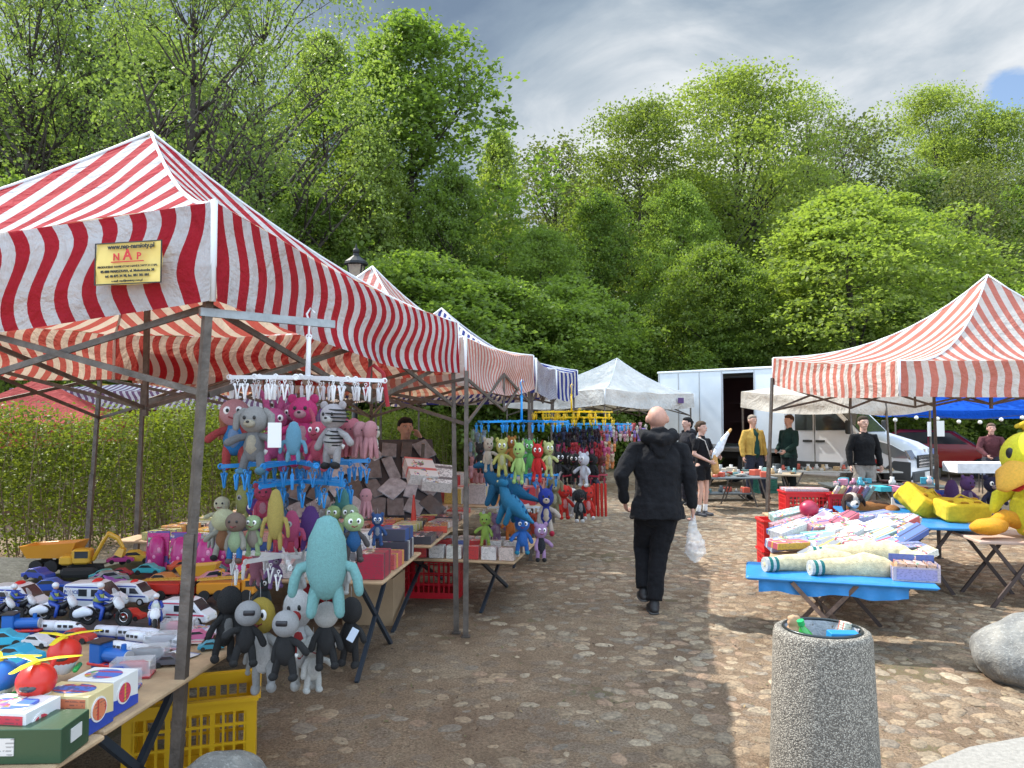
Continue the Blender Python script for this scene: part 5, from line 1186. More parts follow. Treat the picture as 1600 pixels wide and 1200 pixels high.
# ================================================================= TOY VEHICLES
def toyvan(label,loc,L,rz,stripe=(.02,.05,.35),text=None,body=(.72,.74,.78),group='toy emergency vans',roofc=(.65,.02,.02)):
    o=thing('toy_van',label,'toy van',loc,rz,group); o.scale=(L,)*3
    pr=[(-.5,.07),(-.5,.42),(-.46,.47),(.05,.50),(.18,.47),(.36,.28),(.48,.22),(.5,.12),(.49,.07)]
    def fb(b): b.prism(pr,-.20,.20)
    if 'tv/body' not in MC:
        me=cm('tv/body',fb,plastic,False)
    bo=put('body',MC['tv/body'],o,col=body); md=bo.modifiers.new('bevel','BEVEL'); md.width=.03; md.segments=2; md.limit_method='ANGLE'
    put('windscreen',cm('tv/windscreen',lambda b:b.add([(.175,-.16,.475),(.175,.16,.475),(.35,.17,.30),(.35,-.17,.30),(.165,-.16,.455),(.165,.16,.455),(.34,.17,.28),(.34,-.17,.28)],[[3,2,1,0],[4,5,6,7],[0,1,5,4],[1,2,6,5],[2,3,7,6],[3,0,4,7]]),glassd,False),o)
    for s in (-1,1):
        put('window',cm('tvw%d/window'%s,lambda b:(b.box((-.12,s*.203,.33),(.16,.008,.12)),b.prism([(.04,.27),(.04,.39),(.16,.39),(.27,.27)],s*.203-.004,s*.203+.004)),glassd,False),o)
        put('stripe',cm('tvs%d/stripe'%s,lambda b:(b.box((-.03,s*.203,.21),(.92,.006,.028)),b.box((-.13,s*.203,.425),(.66,.006,.022))),plastic,False),o,col=stripe)
        for x in (-.3,.3):
            w_=put('wheel',cm('tvwh%d%g/wheel'%(s,x),lambda b:b.cyl((x,s*.18,.085),.085,.06,16,'y'),rubber,False),o); put('rim',cm('tvr%d%g/rim'%(s,x),lambda b:b.cyl((x,s*.212,.085),.05,.01,12,'y'),plastic,False),w_,col=(.5,.5,.52))
    put('siren_light',cm('tv/siren_light',lambda b:b.ell((.02,0,.50),(.06,.13,.05),12,8),plastic),o,col=roofc)
    put('headlight',cm('tv/headlight',lambda b:(b.ell((.48,-.14,.17),(.03,.04,.03),8,6)),plastic),o,col=(.7,.7,.6)); put('headlight',cm('tv2/headlight',lambda b:(b.ell((.48,.14,.17),(.03,.04,.03),8,6)),plastic),o,col=(.7,.7,.6))
    if text:
        if 'txt'+text not in MC:
            m=textmesh(text,.085,.001,.002); m.materials.clear(); m.materials.append(simple('blue_ink',(.02,.05,.3),.5)); MC['txt'+text]=m
        put('lettering',MC['txt'+text],o,(-.33,-.2065,.31),(pi/2,0,0))
    return o
def onT(px,py,h=H1): return G(px,py,h+.002)
V1=[(28,957,.30,'white toy police van at the left edge of the table',-.12,(.02,.05,.35),'POLICE'),(150,952,.30,'white toy police van with blue stripes behind the police motorcycle',-.12,(.02,.05,.35),'POLICE'),
    (208,943,.24,'small white toy police van farther back on the table',-.15,(.02,.05,.35),None),(295,974,.25,'white toy ambulance with a red stripe half hidden by the tent pole',-.15,(.6,.03,.1),None)]
for px,py,L,lb,rz,st,tx in V1: toyvan(lb,onT(px,py),L,rz,st,tx)
def toymoto(label,loc,L,rz):
    o=thing('toy_motorcycle',label,'toy motorcycle',loc,rz,'toy police motorcycles with riders'); o.scale=(L,)*3
    for x in (-.33,.38):
        w_=put('wheel',cm('tm%g/wheel'%x,lambda b:b.torus((x,0,.17),.135,.035,'y',20,8),rubber),o)
        put('rim',cm('tmr%g/rim'%x,lambda b:(b.torus((x,0,.17),.085,.012,'y',16,6),b.cyl((x,0,.17),.03,.05,8,'y')),chrome),w_)
    put('frame',cm('tm/frame',lambda b:(b.loft([(-.33,0,.17),(-.05,0,.16),(.12,0,.2)],[.03,.06,.05],8),b.loft([(-.1,0,.3),(.12,0,.34),(.2,0,.42)],[(.07,.06),(.09,.07),(.04,.04)],10,ref=(0,1,0)),b.box((0,0,.2),(.26,.12,.15),bev=.03)),simple('black_plastic',(.015,.015,.02),.35)),o)
    put('fork',cm('tm/fork',lambda b:(b.bar((.38,-.05,.17),(.22,-.05,.5),.014),b.bar((.38,.05,.17),(.22,.05,.5),.014),b.bar((.2,-.14,.5),(.2,.14,.5),.018)),chrome),o)
    put('windshield',cm('tm/windshield',lambda b:b.loft([(.26,0,.46),(.22,0,.58),(.17,0,.66)],[(.09,.01),(.085,.01),(.05,.01)],10,ref=(0,1,0)),clearp),o)
    put('fairing',cm('tm/fairing',lambda b:b.loft([(.30,0,.38),(.24,0,.47)],[(.11,.06),(.10,.05)],10,ref=(0,1,0)),plastic),o,col=(.72,.73,.76))
    for s in (-1,1): put('pannier',cm('tmp%d/pannier'%s,lambda b:b.loft([(-.48,s*.12,.22),(-.3,s*.13,.28),(-.2,s*.12,.26)],[(.05,.08),(.06,.10),(.04,.06)],10,ref=(0,1,0)),plastic),o,col=(.70,.73,.80))
    r=put('rider',cm('tm/rider',lambda b:(b.loft([(-.14,0,.38),(-.12,0,.5),(-.1,0,.6)],[(.09,.07),(.095,.07),(.06,.05)],10),b.loft([(-.1,-.09,.58),(.0,-.13,.5),(.17,-.11,.5)],[.035,.032,.028],8),b.loft([(-.1,.09,.58),(.0,.13,.5),(.17,.11,.5)],[.035,.032,.028],8),b.loft([(-.12,-.07,.38),(.04,-.10,.34),(.0,-.11,.14)],[.05,.042,.03],8),b.loft([(-.12,.07,.38),(.04,.10,.34),(.0,.11,.14)],[.05,.042,.03],8)),plastic),o,col=(.015,.06,.36))
    put('vest',cm('tm/vest',lambda b:b.loft([(-.13,0,.44),(-.1,0,.58)],[(.102,.078),(.075,.062)],10,False),plastic),r,col=(.35,.42,.10))
    put('face',cm('tm/face',lambda b:b.ell((-.08,0,.70),(.055,.05,.06),10,8),plastic),r,col=(.6,.36,.26)); put('helmet',cm('tm/helmet',lambda b:b.ell((-.09,0,.725),(.068,.063,.06),12,8),plastic),r,col=(.72,.73,.76))
    return o
for px,py,L,rz,lb in ((28,968,.23,.1,'toy police motorcycle with rider in blue, farthest left'),(92,972,.25,-.1,'toy police motorcycle with rider in front of the left police van'),(163,978,.27,-.15,'largest looking toy police motorcycle in front of the second police van'),(243,985,.22,-1.2,'toy police motorcycle with a rider facing the aisle'),(-8,975,.24,.2,'toy police motorcycle cut by the left picture edge')):
    toymoto(lb,onT(px,py),L,rz)
def toytrain(label,loc,L,rz,c=(.72,.74,.8),c2=(.03,.05,.2),n=3):
    o=thing('toy_train',label,'toy train',loc,rz,'toy express trains'); 
    for k in range(n):
        b=B(); x=-k*L
        if k==0: b.loft([(x-L*.48,0,.028),(x-.1*L,0,.028),(x+L*.25,0,.026),(x+L*.46,0,.018)],[(.024,.026),(.024,.026),(.022,.022),(.012,.010)],10,ref=(0,1,0))
        else: b.loft([(x-L*.46,0,.028),(x+L*.46,0,.028)],[(.024,.026)]*2,10,False,ref=(0,1,0))
        part('carriage',b,plastic,o,c,True)
        b=B()
        for s in (-1,1):
            for i in range(3): b.box((x-L*.3+i*L*.22,s*.0245,.034),(L*.14,.004,.012))
        if k==0: b.ell((x+L*.27,0,.036),(L*.10,.017,.012),8,6)
        part('windows',b,glassd,o)
        part('skirt',B().box((x,0,.006),(L*.85,.04,.012)),plastic,o,c2)
    return o
toytrain('white toy express train in the middle of the table pointing to the aisle',onT(275,1012),.11,-.35); toytrain('second white toy express train close behind the blue engine',onT(225,1026),.11,-.35)
toytrain('white toy train in front of the left police motorcycle',onT(110,988),.13,-.1,n=2); toytrain('grey toy train farther back beside the ambulance',onT(240,1000),.12,-.2,c=(.6,.62,.7))
FT=[(120,1003,.16,'car',(.5,.04,.03),'red toy car between the trains'),(60,1010,.15,'car',(.62,.62,.65),'white toy car behind the blue bubble car'),(190,1060,.15,'car',(.02,.06,.3),'navy toy car beside the cartons'),(310,1000,.13,'car',(.6,.15,.3),'pink toy car near the tent pole'),
(150,1068,.14,'car',(.6,.45,.05),'yellow toy car behind the yellow carton'),(330,1015,.11,'car',(.05,.3,.4),'small petrol blue car at the table end'),(20,1048,.18,'car',(.05,.45,.6),'cyan toy car beneath the helicopters'),(265,1040,.13,'car',(.1,.1,.12),'black toy car before the white train')]
def front_cars():
    for px,py,L,k_,c_,lb_ in FT: toycar(lb_,onT(px,py),L,-.35+px*.002,c_)
def toyengine(label,loc,L,rz,c=(.01,.12,.45)):
    o=thing('toy_engine',label,'toy engine',loc,rz); o.scale=(L,)*3
    b=B(); b.cyl((.12,0,.27),.14,.6,16,'x'); b.box((-.3,0,.3),(.3,.34,.42),bev=.02); b.cyl((.3,0,.45),.05,.14,10); part('body',b,plastic,o,c,False)
    part('running_board',B().box((0,0,.1),(1.0,.36,.06),bev=.015),plastic,o,(.6,.03,.03)); part('front_plate',B().cyl((.43,0,.27),.13,.03,16,'x'),plastic,o,(.45,.45,.46)); part('roof',B().box((-.3,0,.53),(.36,.38,.03)),plastic,o,(.03,.03,.04))
    for x in (-.3,0,.3):
        for s in (-1,1): part('wheel',B().cyl((x,s*.15,.07),.075,.04,14,'y'),plastic,o,(.02,.05,.2))
    return o
toyengine('blue toy steam engine with red running board',onT(175,1045),.20,-.35); toyengine('blue toy engine at the left behind the helicopters',onT(35,990),.18,.1)
def toyheli(label,loc,L,rz,c,c2,rot_c=(.75,.6,.02)):
    o=thing('toy_helicopter',label,'toy helicopter',loc,rz,'toy helicopters'); o.scale=(L,)*3
    part('cabin',B().ell((0,0,.42),(.36,.38,.33),18,12),plastic,o,c,True); part('belly',B().loft([(0,0,.18),(0,0,.30)],[(.26,.28),(.31,.33)],16),plastic,o,c2,True)
    part('window',B().loft([(-.0,-.22,.42),(.0,-.27,.40)],[(.24,.10),(.2,.09)],14,ref=(1,0,0)),glassd,o,smooth=True)
    part('tail_boom',B().loft([(0,.25,.45),(0,.6,.52),(0,.72,.62)],[.09,.05,.04],10),plastic,o,c,True)
    for s in (-1,1): part('skid',B().loft([(s*.28,-.25,.06),(s*.28,.2,.06)],[.06,.06],8),plastic,o,(.03,.35,.08),True)
    b=B()
    for k in range(3): a=2*pi*k/3+.4; b.loft([(0,0,.80),(.35*math.cos(a),.35*math.sin(a),.82),(.75*math.cos(a),.75*math.sin(a),.80)],[(.06,.02),(.09,.012),(.06,.01)],8,ref=(-math.sin(a),math.cos(a),0))
    b.cyl((0,0,.76),.07,.08,10); part('rotor',b,plastic,o,rot_c)
    return o
RED=(.62,.03,.02)
toyheli('red and white toy helicopter with yellow rotor behind, on the boxes',G(100,1048,H1+.05),.165,.3,RED,(.62,.64,.72)); toyheli('red and white toy helicopter with yellow rotor nearest the camera',G(56,1098,H1+.10),.165,.1,RED,(.66,.68,.74))
toyheli('blue and white toy helicopter cut by the left picture edge',G(-2,1090,H1+.10),.16,-.2,(.02,.15,.5),(.66,.68,.74)); 
def toycar(label,loc,L,rz,c,nm='toy_car'):
    o=thing(nm,label,'toy car',loc,rz,'small toy cars'); o.scale=(L,)*3
    bo=put('body',cm('tc/body',lambda b:b.prism([(-.5,.08),(-.5,.2),(-.34,.23),(-.2,.35),(.08,.36),(.24,.24),(.46,.2),(.5,.1),(.48,.07)],-.2,.2),plastic,False),o,col=c); md=bo.modifiers.new('bevel','BEVEL'); md.width=.03; md.segments=2
    put('window',cm('tc/window',lambda b:b.prism([(-.28,.25),(-.18,.335),(.06,.34),(.18,.25)],-.204,.204),glassd,False),o)
    for x in (-.3,.3):
        for s in (-1,1): put('wheel',cm('tcw%g%d/wheel'%(x,s),lambda b:b.cyl((x,s*.18,.085),.085,.06,14,'y'),rubber,False),o)
    return o
front_cars()
for px,py,L,rz,c,lb in ((233,897,.19,0,(.05,.40,.45),'teal toy sedan on the dark sheet'),(205,968,.15,-.2,(.5,.02,.015),'red box shaped toy car between the motorcycle and the ambulance'),(190,900,.14,.1,(.35,.02,.04),'dark red toy tractor beside the excavator'),(262,885,.2,.1,(.6,.12,.02),'orange toy racing car behind the teal sedan'),(300,900,.15,.2,(.08,.16,.12),'dark green toy car left of the tent pole'),(220,876,.17,0,(.65,.10,.02),'orange red toy car near the hedge'),(340,900,.2,.2,(.08,.3,.3),'sea green toy car right of the tent pole'),
    (30,1035,.2,-.2,(.02,.35,.55),'translucent blue toy car behind the helicopters'),(5,1010,.2,.3,(.03,.40,.6),'bright blue toy car at the left edge'),(80,925,.22,.2,(.02,.09,.45),'big blue toy truck heap behind the police motorcycles'),(60,905,.2,-.3,(.03,.06,.35),'blue toy pickup behind the left police van'),(342,990,.12,.1,(.6,.6,.62),'small white and red toy car near the table end'),(150,915,.16,.4,(.05,.05,.06),'black toy car behind the second police van')):
    toycar(lb,onT(px,py),L,rz,c)
JN=[((.65,.40,.04),'ochre'),((.6,.1,.03),'scarlet'),((.05,.15,.45),'cobalt'),((.6,.6,.62),'white'),((.10,.35,.12),'green'),((.45,.05,.25),'plum'),((.7,.5,.05),'golden'),((.25,.26,.28),'grey'),((.6,.25,.3),'rose'),((.05,.35,.38),'turquoise'),((.5,.2,.05),'rust brown'),((.04,.04,.05),'jet black'),((.35,.45,.1),'olive'),((.3,.1,.4),'violet')]
jr=random.Random(2)
for i,(c_,nm_) in enumerate(JN+JN[:8]):
    px_=jr.uniform(120,400); py_=jr.uniform(878,925); q=onT(px_,py_); 
    toycar(('small %s toy car in the jumble on the dark sheet' if i<14 else 'second %s toy car in the jumble, nearer the tent pole')%nm_,(q.x,q.y,q.z+jr.uniform(0,.04)),jr.uniform(.12,.24),jr.uniform(-.8,.8),c_)
def toytruck(label,loc,L,rz,c,kind):
    o=thing('toy_truck',label,'toy truck',loc,rz,'construction toys'); o.scale=(L,)*3
    if kind=='dump':
        b=B(); b.add([(-.5,-.22,.28),(.25,-.22,.28),(.25,.22,.28),(-.5,.22,.28),(-.62,-.26,.5),(.38,-.26,.56),(.38,.26,.56),(-.62,.26,.5),(-.56,-.22,.5),(.3,-.22,.54),(.3,.22,.54),(-.56,.22,.5),(-.46,-.18,.32),(.22,-.18,.32),(.22,.18,.32),(-.46,.18,.32)],[[3,2,1,0],[0,1,5,4],[1,2,6,5],[2,3,7,6],[3,0,4,7],[4,5,9,8],[5,6,10,9],[6,7,11,10],[7,4,8,11],[8,9,13,12],[9,10,14,13],[10,11,15,14],[11,8,12,15],[12,13,14,15]]); part('dump_bed',b,plastic,o,c)
        part('cab',B().box((.38,0,.27),(.2,.36,.25),bev=.03),plastic,o,c); part('window',B().box((.40,0,.32),(.14,.37,.09)),glassd,o); part('chassis',B().box((0,0,.16),(.95,.2,.08)),rubber,o)
        ws=[(-.35,.12),(-.08,.12),(.36,.12)]
    elif kind=='digger':
        part('cab',B().box((-.12,0,.36),(.3,.28,.26),bev=.03),plastic,o,c); part('window',B().box((-.1,0,.40),(.22,.29,.12)),glassd,o); part('engine_cover',B().box((-.36,0,.30),(.22,.3,.16),bev=.03),plastic,o,c)
        b=B(); b.loft([(.06,0,.3),(.22,0,.62),(.30,0,.74)],[(.05,.035),(.06,.035),(.05,.03)],8,ref=(0,1,0)); b.loft([(.30,0,.74),(.46,0,.66),(.55,0,.5)],[(.03,.05),(.03,.045),(.03,.03)],8,ref=(0,1,0)); part('boom',b,plastic,o,c)
        part('bucket',B().box((.52,0,.42),(.14,.2,.14),(0,.4,0),.7),plastic,o,c); part('track',B().box((-.12,-.16,.10),(.62,.12,.18),bev=.07),rubber,o); part('track',B().box((-.12,.16,.10),(.62,.12,.18),bev=.07),rubber,o); ws=[]
    else:
        part('cab',B().box((.38,0,.22),(.22,.32,.28),bev=.03),plastic,o,c); part('window',B().box((.42,0,.28),(.15,.33,.1)),glassd,o); part('body',B().box((-.12,0,.2),(.74,.3,.2),bev=.02),plastic,o,c)
        b=B()
        for s in (-1,1): b.bar((-.5,s*.07,.34),(.4,s*.07,.38),.025)
        for k in range(9): b.bar((-.45+k*.1,-.07,.345+k*.004),(-.45+k*.1,.07,.345+k*.004),.018)
        part('ladder',b,plastic,o,(.6,.35,.05)); ws=[(-.35,.09),(-.1,.09),(.36,.09)]
    for x,r in ws:
        for s in (-1,1): part('wheel',B().cyl((x,s*.17,r),r,.07,14,'y'),rubber,o)
    return o
toytruck('big orange toy dump truck at the back of the table by the hedge',onT(95,893,.66),.36,.05,(.62,.27,.02),'dump'); toytruck('yellow toy excavator with raised arm behind the police van',onT(140,900),.36,.15,(.62,.36,.03),'digger')
toytruck('red toy fire engine with ladder behind the rider facing the aisle',onT(265,935),.30,-.05,(.5,.03,.02),'fire'); toytruck('orange toy crane truck right of the tent pole',onT(355,935),.32,.1,(.62,.25,.02),'fire'); toytruck('orange toy road roller truck at the far right of the dark table',onT(318,915),.24,.1,(.62,.33,.03),'dump')
# pink playsets by the hedge
for i,(px,D) in enumerate(((246,5.3),(283,5.25),(322,5.2),(352,5.3))):
    p=W(px,875,D); o=thing('pink_playset',['magenta blister playset leftmost in front of the hedge','magenta blister playset left of the tent pole','magenta blister playset half behind the tent pole','magenta blister playset right of the tent pole'][i],'toy set',(p.x,p.y,H1-.01),.05,'pink playsets')
    part('card',B().box((0,0,.13),(.15,.012,.26),(-.15,0,0),bev=.004),boxprint,o,(.62,.02,.25)); 
    b=B(); b.loft([(0,-.03,.03),(0,-.035,.12),(0,-.015,.2)],[(.055,.025),(.06,.03),(.045,.02)],12); part('blister',b,simple('pink_blister',(.62,.05,.28),.15,alpha=.75),o,smooth=True)
    for k in range(3): part('accessory',B().ell((-.03+.03*k,-.055,.06+.04*k),(.014,.01,.02),8,6),plastic,o,(.75,.3,.5))
# boxes
def gbox(name,label,cat,loc,size,rz,col,mat=None,group=None,rot=None,face=None):
    b=B(); b.box((0,0,size[2]/2),size,bev=.002)
    o=tag(put(name,b.me(name,mat or boxprint),None,loc,rot or (0,0,rz),col),label,cat,group)
    if face: 
        b=B(); b.cyl((0,-size[1]/2-.001,size[2]/2),size[2]*.36,.003,20,'y'); part('box_window',b,plastic,o,face)
    return o
def toybox(label,p,size,rz,base,oval,band):
    "toy carton with an oval picture and a coloured band"
    o=gbox('toy_box',label,'box',p,size,rz,base,mat=plastic,group='toy cartons on the front edge')
    x,y,z=size
    b=B(); b.add([(x/2+.001,-y*.5,.002),(x/2+.001,y*.5,.002),(x/2+.001,y*.5,z*.28),(x/2+.001,-y*.5,z*.45)],[[0,1,2,3]]); part('printed_band',b,plastic,o,band)
    b=B(); b.cyl((x/2+.002,-y*.1,z*.55),z*.32,.003,20,'x'); ov=part('printed_oval',b,plastic,o,(.75,.75,.75)); b=B(); b.cyl((x/2+.004,-y*.1,z*.55),z*.27,.003,20,'x'); part('picture',b,boxprint,ov,oval)
    b=B(); b.box((0,-y/2-.001,z*.5),(x*.9,.002,z*.85)); part('printed_panel',b,boxprint,o,oval)
    b=B(); b.loft([(0,0,z+.0008),(0,0,z+.0018)],[(x*.38,y*.34)]*2,20,False); part('printed_top',b,boxprint,o,(.05,.15,.5))
    return o
BX=[((62,1168),(.20,.15,.135),'white toy carton under the nearest helicopter',(.72,.72,.74),(.6,.05,.08),(.02,.06,.35)),
    ((135,1137),(.19,.13,.125),'yellow and white toy carton in the middle of the table edge',(.70,.58,.30),(.65,.2,.1),(.02,.06,.35)),
    ((178,1108),(.17,.14,.12),'white toy carton with blue corner right of the yellow one',(.72,.72,.70),(.6,.05,.1),(.02,.06,.4))]
for (px,py),sz,lb,c0,ov,bd in BX:
    g=G(px,py,H1+.002); g.x=min(g.x,-1.33-sz[0]*.55) if g.y>2.55 else min(g.x,-1.43-sz[0]*.52); toybox(lb,g,sz,ang+.0,c0,ov,bd)
o=gbox('toy_box','dark green toy box nearest the camera with a white label','box',G(8,1190,H1+.002)+Vector((.0,.06,0)),(.34,.16,.10),ang+.15,(.025,.07,.035),mat=plastic,group='toy cartons on the front edge')
part('label_sticker',B().box((.172,.0,.06),(.003,.06,.04)),paper,o,(.6,.6,.58)); part('printed_panel',B().box((-.03,-.0815,.05),(.13,.003,.05)),boxprint,o,(.6,.6,.6))
# see-through packed trucks and flat leaflets
kr=random.Random(11)
for i in range(5):
    p=G(225+i*22,1078-i*22,H1+.003); p.x-=.10; o=thing('window_box',['clear window box holding a blue toy truck, nearest','clear window box with a red toy, second along the edge','clear window box behind the red one','clear window box left of the tent pole foot','clear window box with pink insert by the tent pole'][i],'toy box',p,ang+.3,'window boxes along the table edge')
    part('card_tray',B().box((0,0,.004),(.15,.09,.008)),boxprint,o,[(.02,.1,.4),(.5,.05,.08),(.5,.3,.3),(.55,.3,.35),(.6,.25,.3)][i]); bo=part('contents',B().box((0,0,.035),(.11,.045,.045),bev=.01),plastic,o,[(.01,.05,.25),(.4,.03,.05),(.1,.1,.12),(.3,.3,.35),(.5,.1,.15)][i])
    part('clear_cover',B().box((0,0,.036),(.148,.088,.058)),clearp,o)
for i in range(16):
    px=kr.uniform(190,350); py=kr.uniform(985,1050)-(px-190)*.12
    p=G(px,py,H1); p.x=min(p.x,-1.42); p.z=H1+.001+i*.0011; gbox('toy_leaflet','flat printed toy card lying among the trains %s'%['left of the tent pole','right of the tent pole','by the table edge'][0 if px<285 else (1 if px>310 else 2)],'leaflet',p,(.14,.10,.0010),kr.uniform(-.5,.5),kr.choice([(.6,.6,.62),(.6,.35,.4),(.3,.35,.5),(.55,.5,.45)]),group='flat printed cards on the front table')
# goods on the second stall
kr=random.Random(21)
cols=[(.45,.04,.05),(.55,.5,.5),(.05,.05,.07),(.5,.1,.1),(.5,.25,.2),(.03,.08,.25),(.62,.6,.58),(.35,.02,.05)]
cn_=[('dark red','red','black','brick red','salmon','navy blue','white','crimson')][0]
cn_=['red','pale grey','black','brick red','salmon','navy blue','white','crimson']
ordn=['first','second','third','fourth','fifth','sixth','seventh','eighth','ninth','tenth','eleventh','twelfth']
def tpt(x,y,c,rz): return Vector((c[0]+x*math.cos(rz)-y*math.sin(rz),c[1]+x*math.sin(rz)+y*math.cos(rz),0))
for r in range(3):
    x=-.02
    for k in range(6 if r else 5):
        w_=kr.uniform(.15,.24); d_=kr.uniform(.16,.26); h_=kr.uniform(.09,.20); ci=kr.randrange(len(cols))
        p=tpt(x-w_/2,.17+r*.33,(-.80,4.85),-.10); p.z=.662
        gbox('toy_box','%s toy box, %s from the aisle, %s row of the second stall'%(cn_[ci],ordn[k],['front','middle','back'][r]),'box',p,(w_,d_,h_),-.10+kr.uniform(-.06,.06),cols[ci],group='toy boxes stacked on the second stall')
        if r<3 and kr.random()<.62:
            c2=kr.randrange(len(cols)); p2=p.copy(); p2.z+=h_+.0015; gbox('toy_box','%s toy box on top of the %s box, %s row, second stall'%(cn_[c2],ordn[k],['front','middle','back'][r]),'box',p2,(w_*.9,d_*.9,kr.uniform(.05,.12)),-.10+kr.uniform(-.12,.12),cols[c2],group='toy boxes stacked on the second stall')
        x-=w_+.012
for r in range(7):
    for k in range(10):
        ci=kr.randrange(len(cols)); p=tpt(-.12-k*.24+kr.uniform(-.02,.02),.17+r*.31,(-.62,5.98),-.10); p.z=.702
        gbox('blister_pack','%s toy pack, %s from the aisle, %s row of the long table'%(cn_[ci],ordn[k],ordn[r]),'toy pack',p,(.20,.26,kr.uniform(.02,.07)),-.10+kr.uniform(-.2,.2),kr.choice([(.5,.05,.05),(.5,.4,.38),(.06,.06,.07),(.55,.3,.1),(.5,.5,.2),(.6,.58,.55)]) ,blisterprint,'blister packs on the second stall')
for r in range(3):
    for k in range(9):
        p=tpt(-.08-k*.155,.09+r*.2,(.02,6.55),-.2); p.z=.472
        gbox('small_box','small printed box, %s from the aisle, %s row of the low table'%(ordn[k],ordn[r]),'box',p,(.13,.08,.13 if r else .11),-.2+kr.uniform(-.05,.05),kr.choice([(.65,.62,.6),(.5,.05,.05),(.6,.5,.45)]),group='small boxes along the low table edge')
for r in range(4):
    for k in range(9):
        ci=kr.randrange(len(cols)); p=tpt(-.2-k*.28,.3+r*.6,(.35,8.6),-.12); p.z=.702
        gbox('toy_box','%s toy box, %s from the aisle, %s row of the third stall'%(cn_[ci],ordn[k],ordn[r]),'box',p,(.2,.25,kr.uniform(.08,.25)),-.12+kr.uniform(-.2,.2),kr.choice(cols+[(.1,.4,.08),(.6,.3,.1)]),group='toy boxes on the third stall')
# dark display board with foil packs
dv=thing('display_board','slanted dark display board full of grey foil packs behind the second stall','display board',(-1.38,7.45,.62),.30)
part('backboard',B().box((0,.33,.45),(1.5,.03,1.0),(-.72,0,0)),matte,dv,(.03,.03,.035))
part('strut',B().bar((-.6,.75,-.7),(-.6,.35,.8),.03),steel,dv); part('strut',B().bar((.6,.75,-.7),(.6,.35,.8),.03),steel,dv)
foil=simple('grey_foil','obj',.18,0,var=.45,vs=11,bmp=.5,bs=12,spec=.8)
for r in range(4):
    for k in range(8):
        M_=Matrix.Translation((-1.38,7.45,.62))@Matrix.Rotation(.30,4,'Z')@Matrix.Translation((-.64+k*.183,.33,.45))@Matrix.Rotation(-.72,4,'X')@Matrix.Translation((0,-.03-.004*(k%2)-.003*r,-.37+r*.235))@Matrix.Rotation(kr.uniform(-.75,.75),4,'Y')@Matrix.Rotation(kr.uniform(-.10,.10),4,'X')
        b=B(); b.box((0,0,0),(kr.uniform(.10,.20),.018,kr.uniform(.18,.28)),bev=.004); o=tag(put('foil_pack',b.me('foil_pack',foil)),'grey foil pack, %s from left, %s row of the dark board'%(ordn[k],['bottom','second','third','top'][r]),'toy pack','foil packs on the dark board'); o.matrix_world=M_; g_=kr.choice([.05,.10,.2,.32,.14]); o.color=(g_,g_*1.03,g_*1.12,1)
for i,(px,py) in enumerate(((655,735),(683,745))):
    p=W(px,py,6.9); gbox('shoe_box',['white carton tilted against the dark board','white and brown carton right of the tilted one'][i],'box',(p.x,p.y,p.z-.05),(.26,.3,.1),0,(.6,.58,.56) ,group='cartons by the dark board',rot=(.5,.1,.4-.3*i))
    b=B()
b=B(); b.loft([(0,0,0),(0,0,.28)],[.03,.008],12,False); p=G(682,770,.70); single('toy_cone','red toy traffic cone standing before the dark board','toy cone',b,plastic,(p.x+.1,7.1,.70),col=(.6,.04,.02))
board('low stand table carrying the cartons and the dark board',-2.5,-.5,7.0,8.2,.69,wood,rz=.3,legx=(-.7,-2.2)) if False else None
# cartons and crates under the tables
gbox('cardboard_box','large brown cardboard box standing under the second stall table','box',(-1.15,6.55,0),(.42,.40,.38),-.1,(.36,.25,.15),card)
def crate(name,label,loc,size,rz,col,hx=6,hz=4,group='plastic crates',rim=.02):
    o=thing(name,label,'crate',loc,rz,group); x,y,z=size; t=.012
    def wall(b,L,mk_):
        # lattice of bars
        for i in range(hx*2+1):
            u=-L/2+L*i/(hx*2); 
            if i in (0,hx*2): wd=.045
            elif i%4==0: wd=.022
            else: wd=.011
            u=max(-L/2+wd/2,min(L/2-wd/2,u)); mk_(b,u,z/2,wd,z-.05)
        for k in range(hz+1):
            v=.03+(z-.06)*k/hz; mk_(b,0,v,L,.055 if k in(0,hz) else .012)
    for s in (-1,1):
        b=B(); wall(b,x-.002,lambda b,u,v,w_,h_:b.box((u,s*(y/2-t/2),v),(w_,t-(.002 if h_>w_ else 0),h_))); part('side_wall',b,plastic,o,col)
        b=B(); wall(b,y-2*t-.002,lambda b,u,v,w_,h_:b.box((s*(x/2-t/2),u,v),(t-(.002 if h_>w_ else 0),w_,h_))); part('end_wall',b,plastic,o,col)
    b=B()
    for s in (-1,1): b.box((0,s*(y/2+.003),z-.006),(x+rim,rim+.012,.016)); b.box((s*(x/2+.003),0,z-.0075),(rim+.012,y-.03,.016))
    part('rim',b,plastic,o,col)
    b=B(); b.box((0,0,.012),(x-.03,y-.03,.008)); part('bottom',b,plastic,o,col)
    return o
crate('plastic_crate','yellow plastic crate under the left foreground table',(-1.50,3.72,0),(.56,.40,.40),.30,(.62,.36,.01))
crate('plastic_crate','red plastic crate with lattice sides under the second stall',(-.75,7.5,0),(.58,.44,.47),-.12,(.60,.015,.03))
crate('plastic_crate','dark red plastic crate behind the front red one under the second stall',(-1.5,6.9,0),(.56,.42,.44),-.12,(.40,.012,.02))
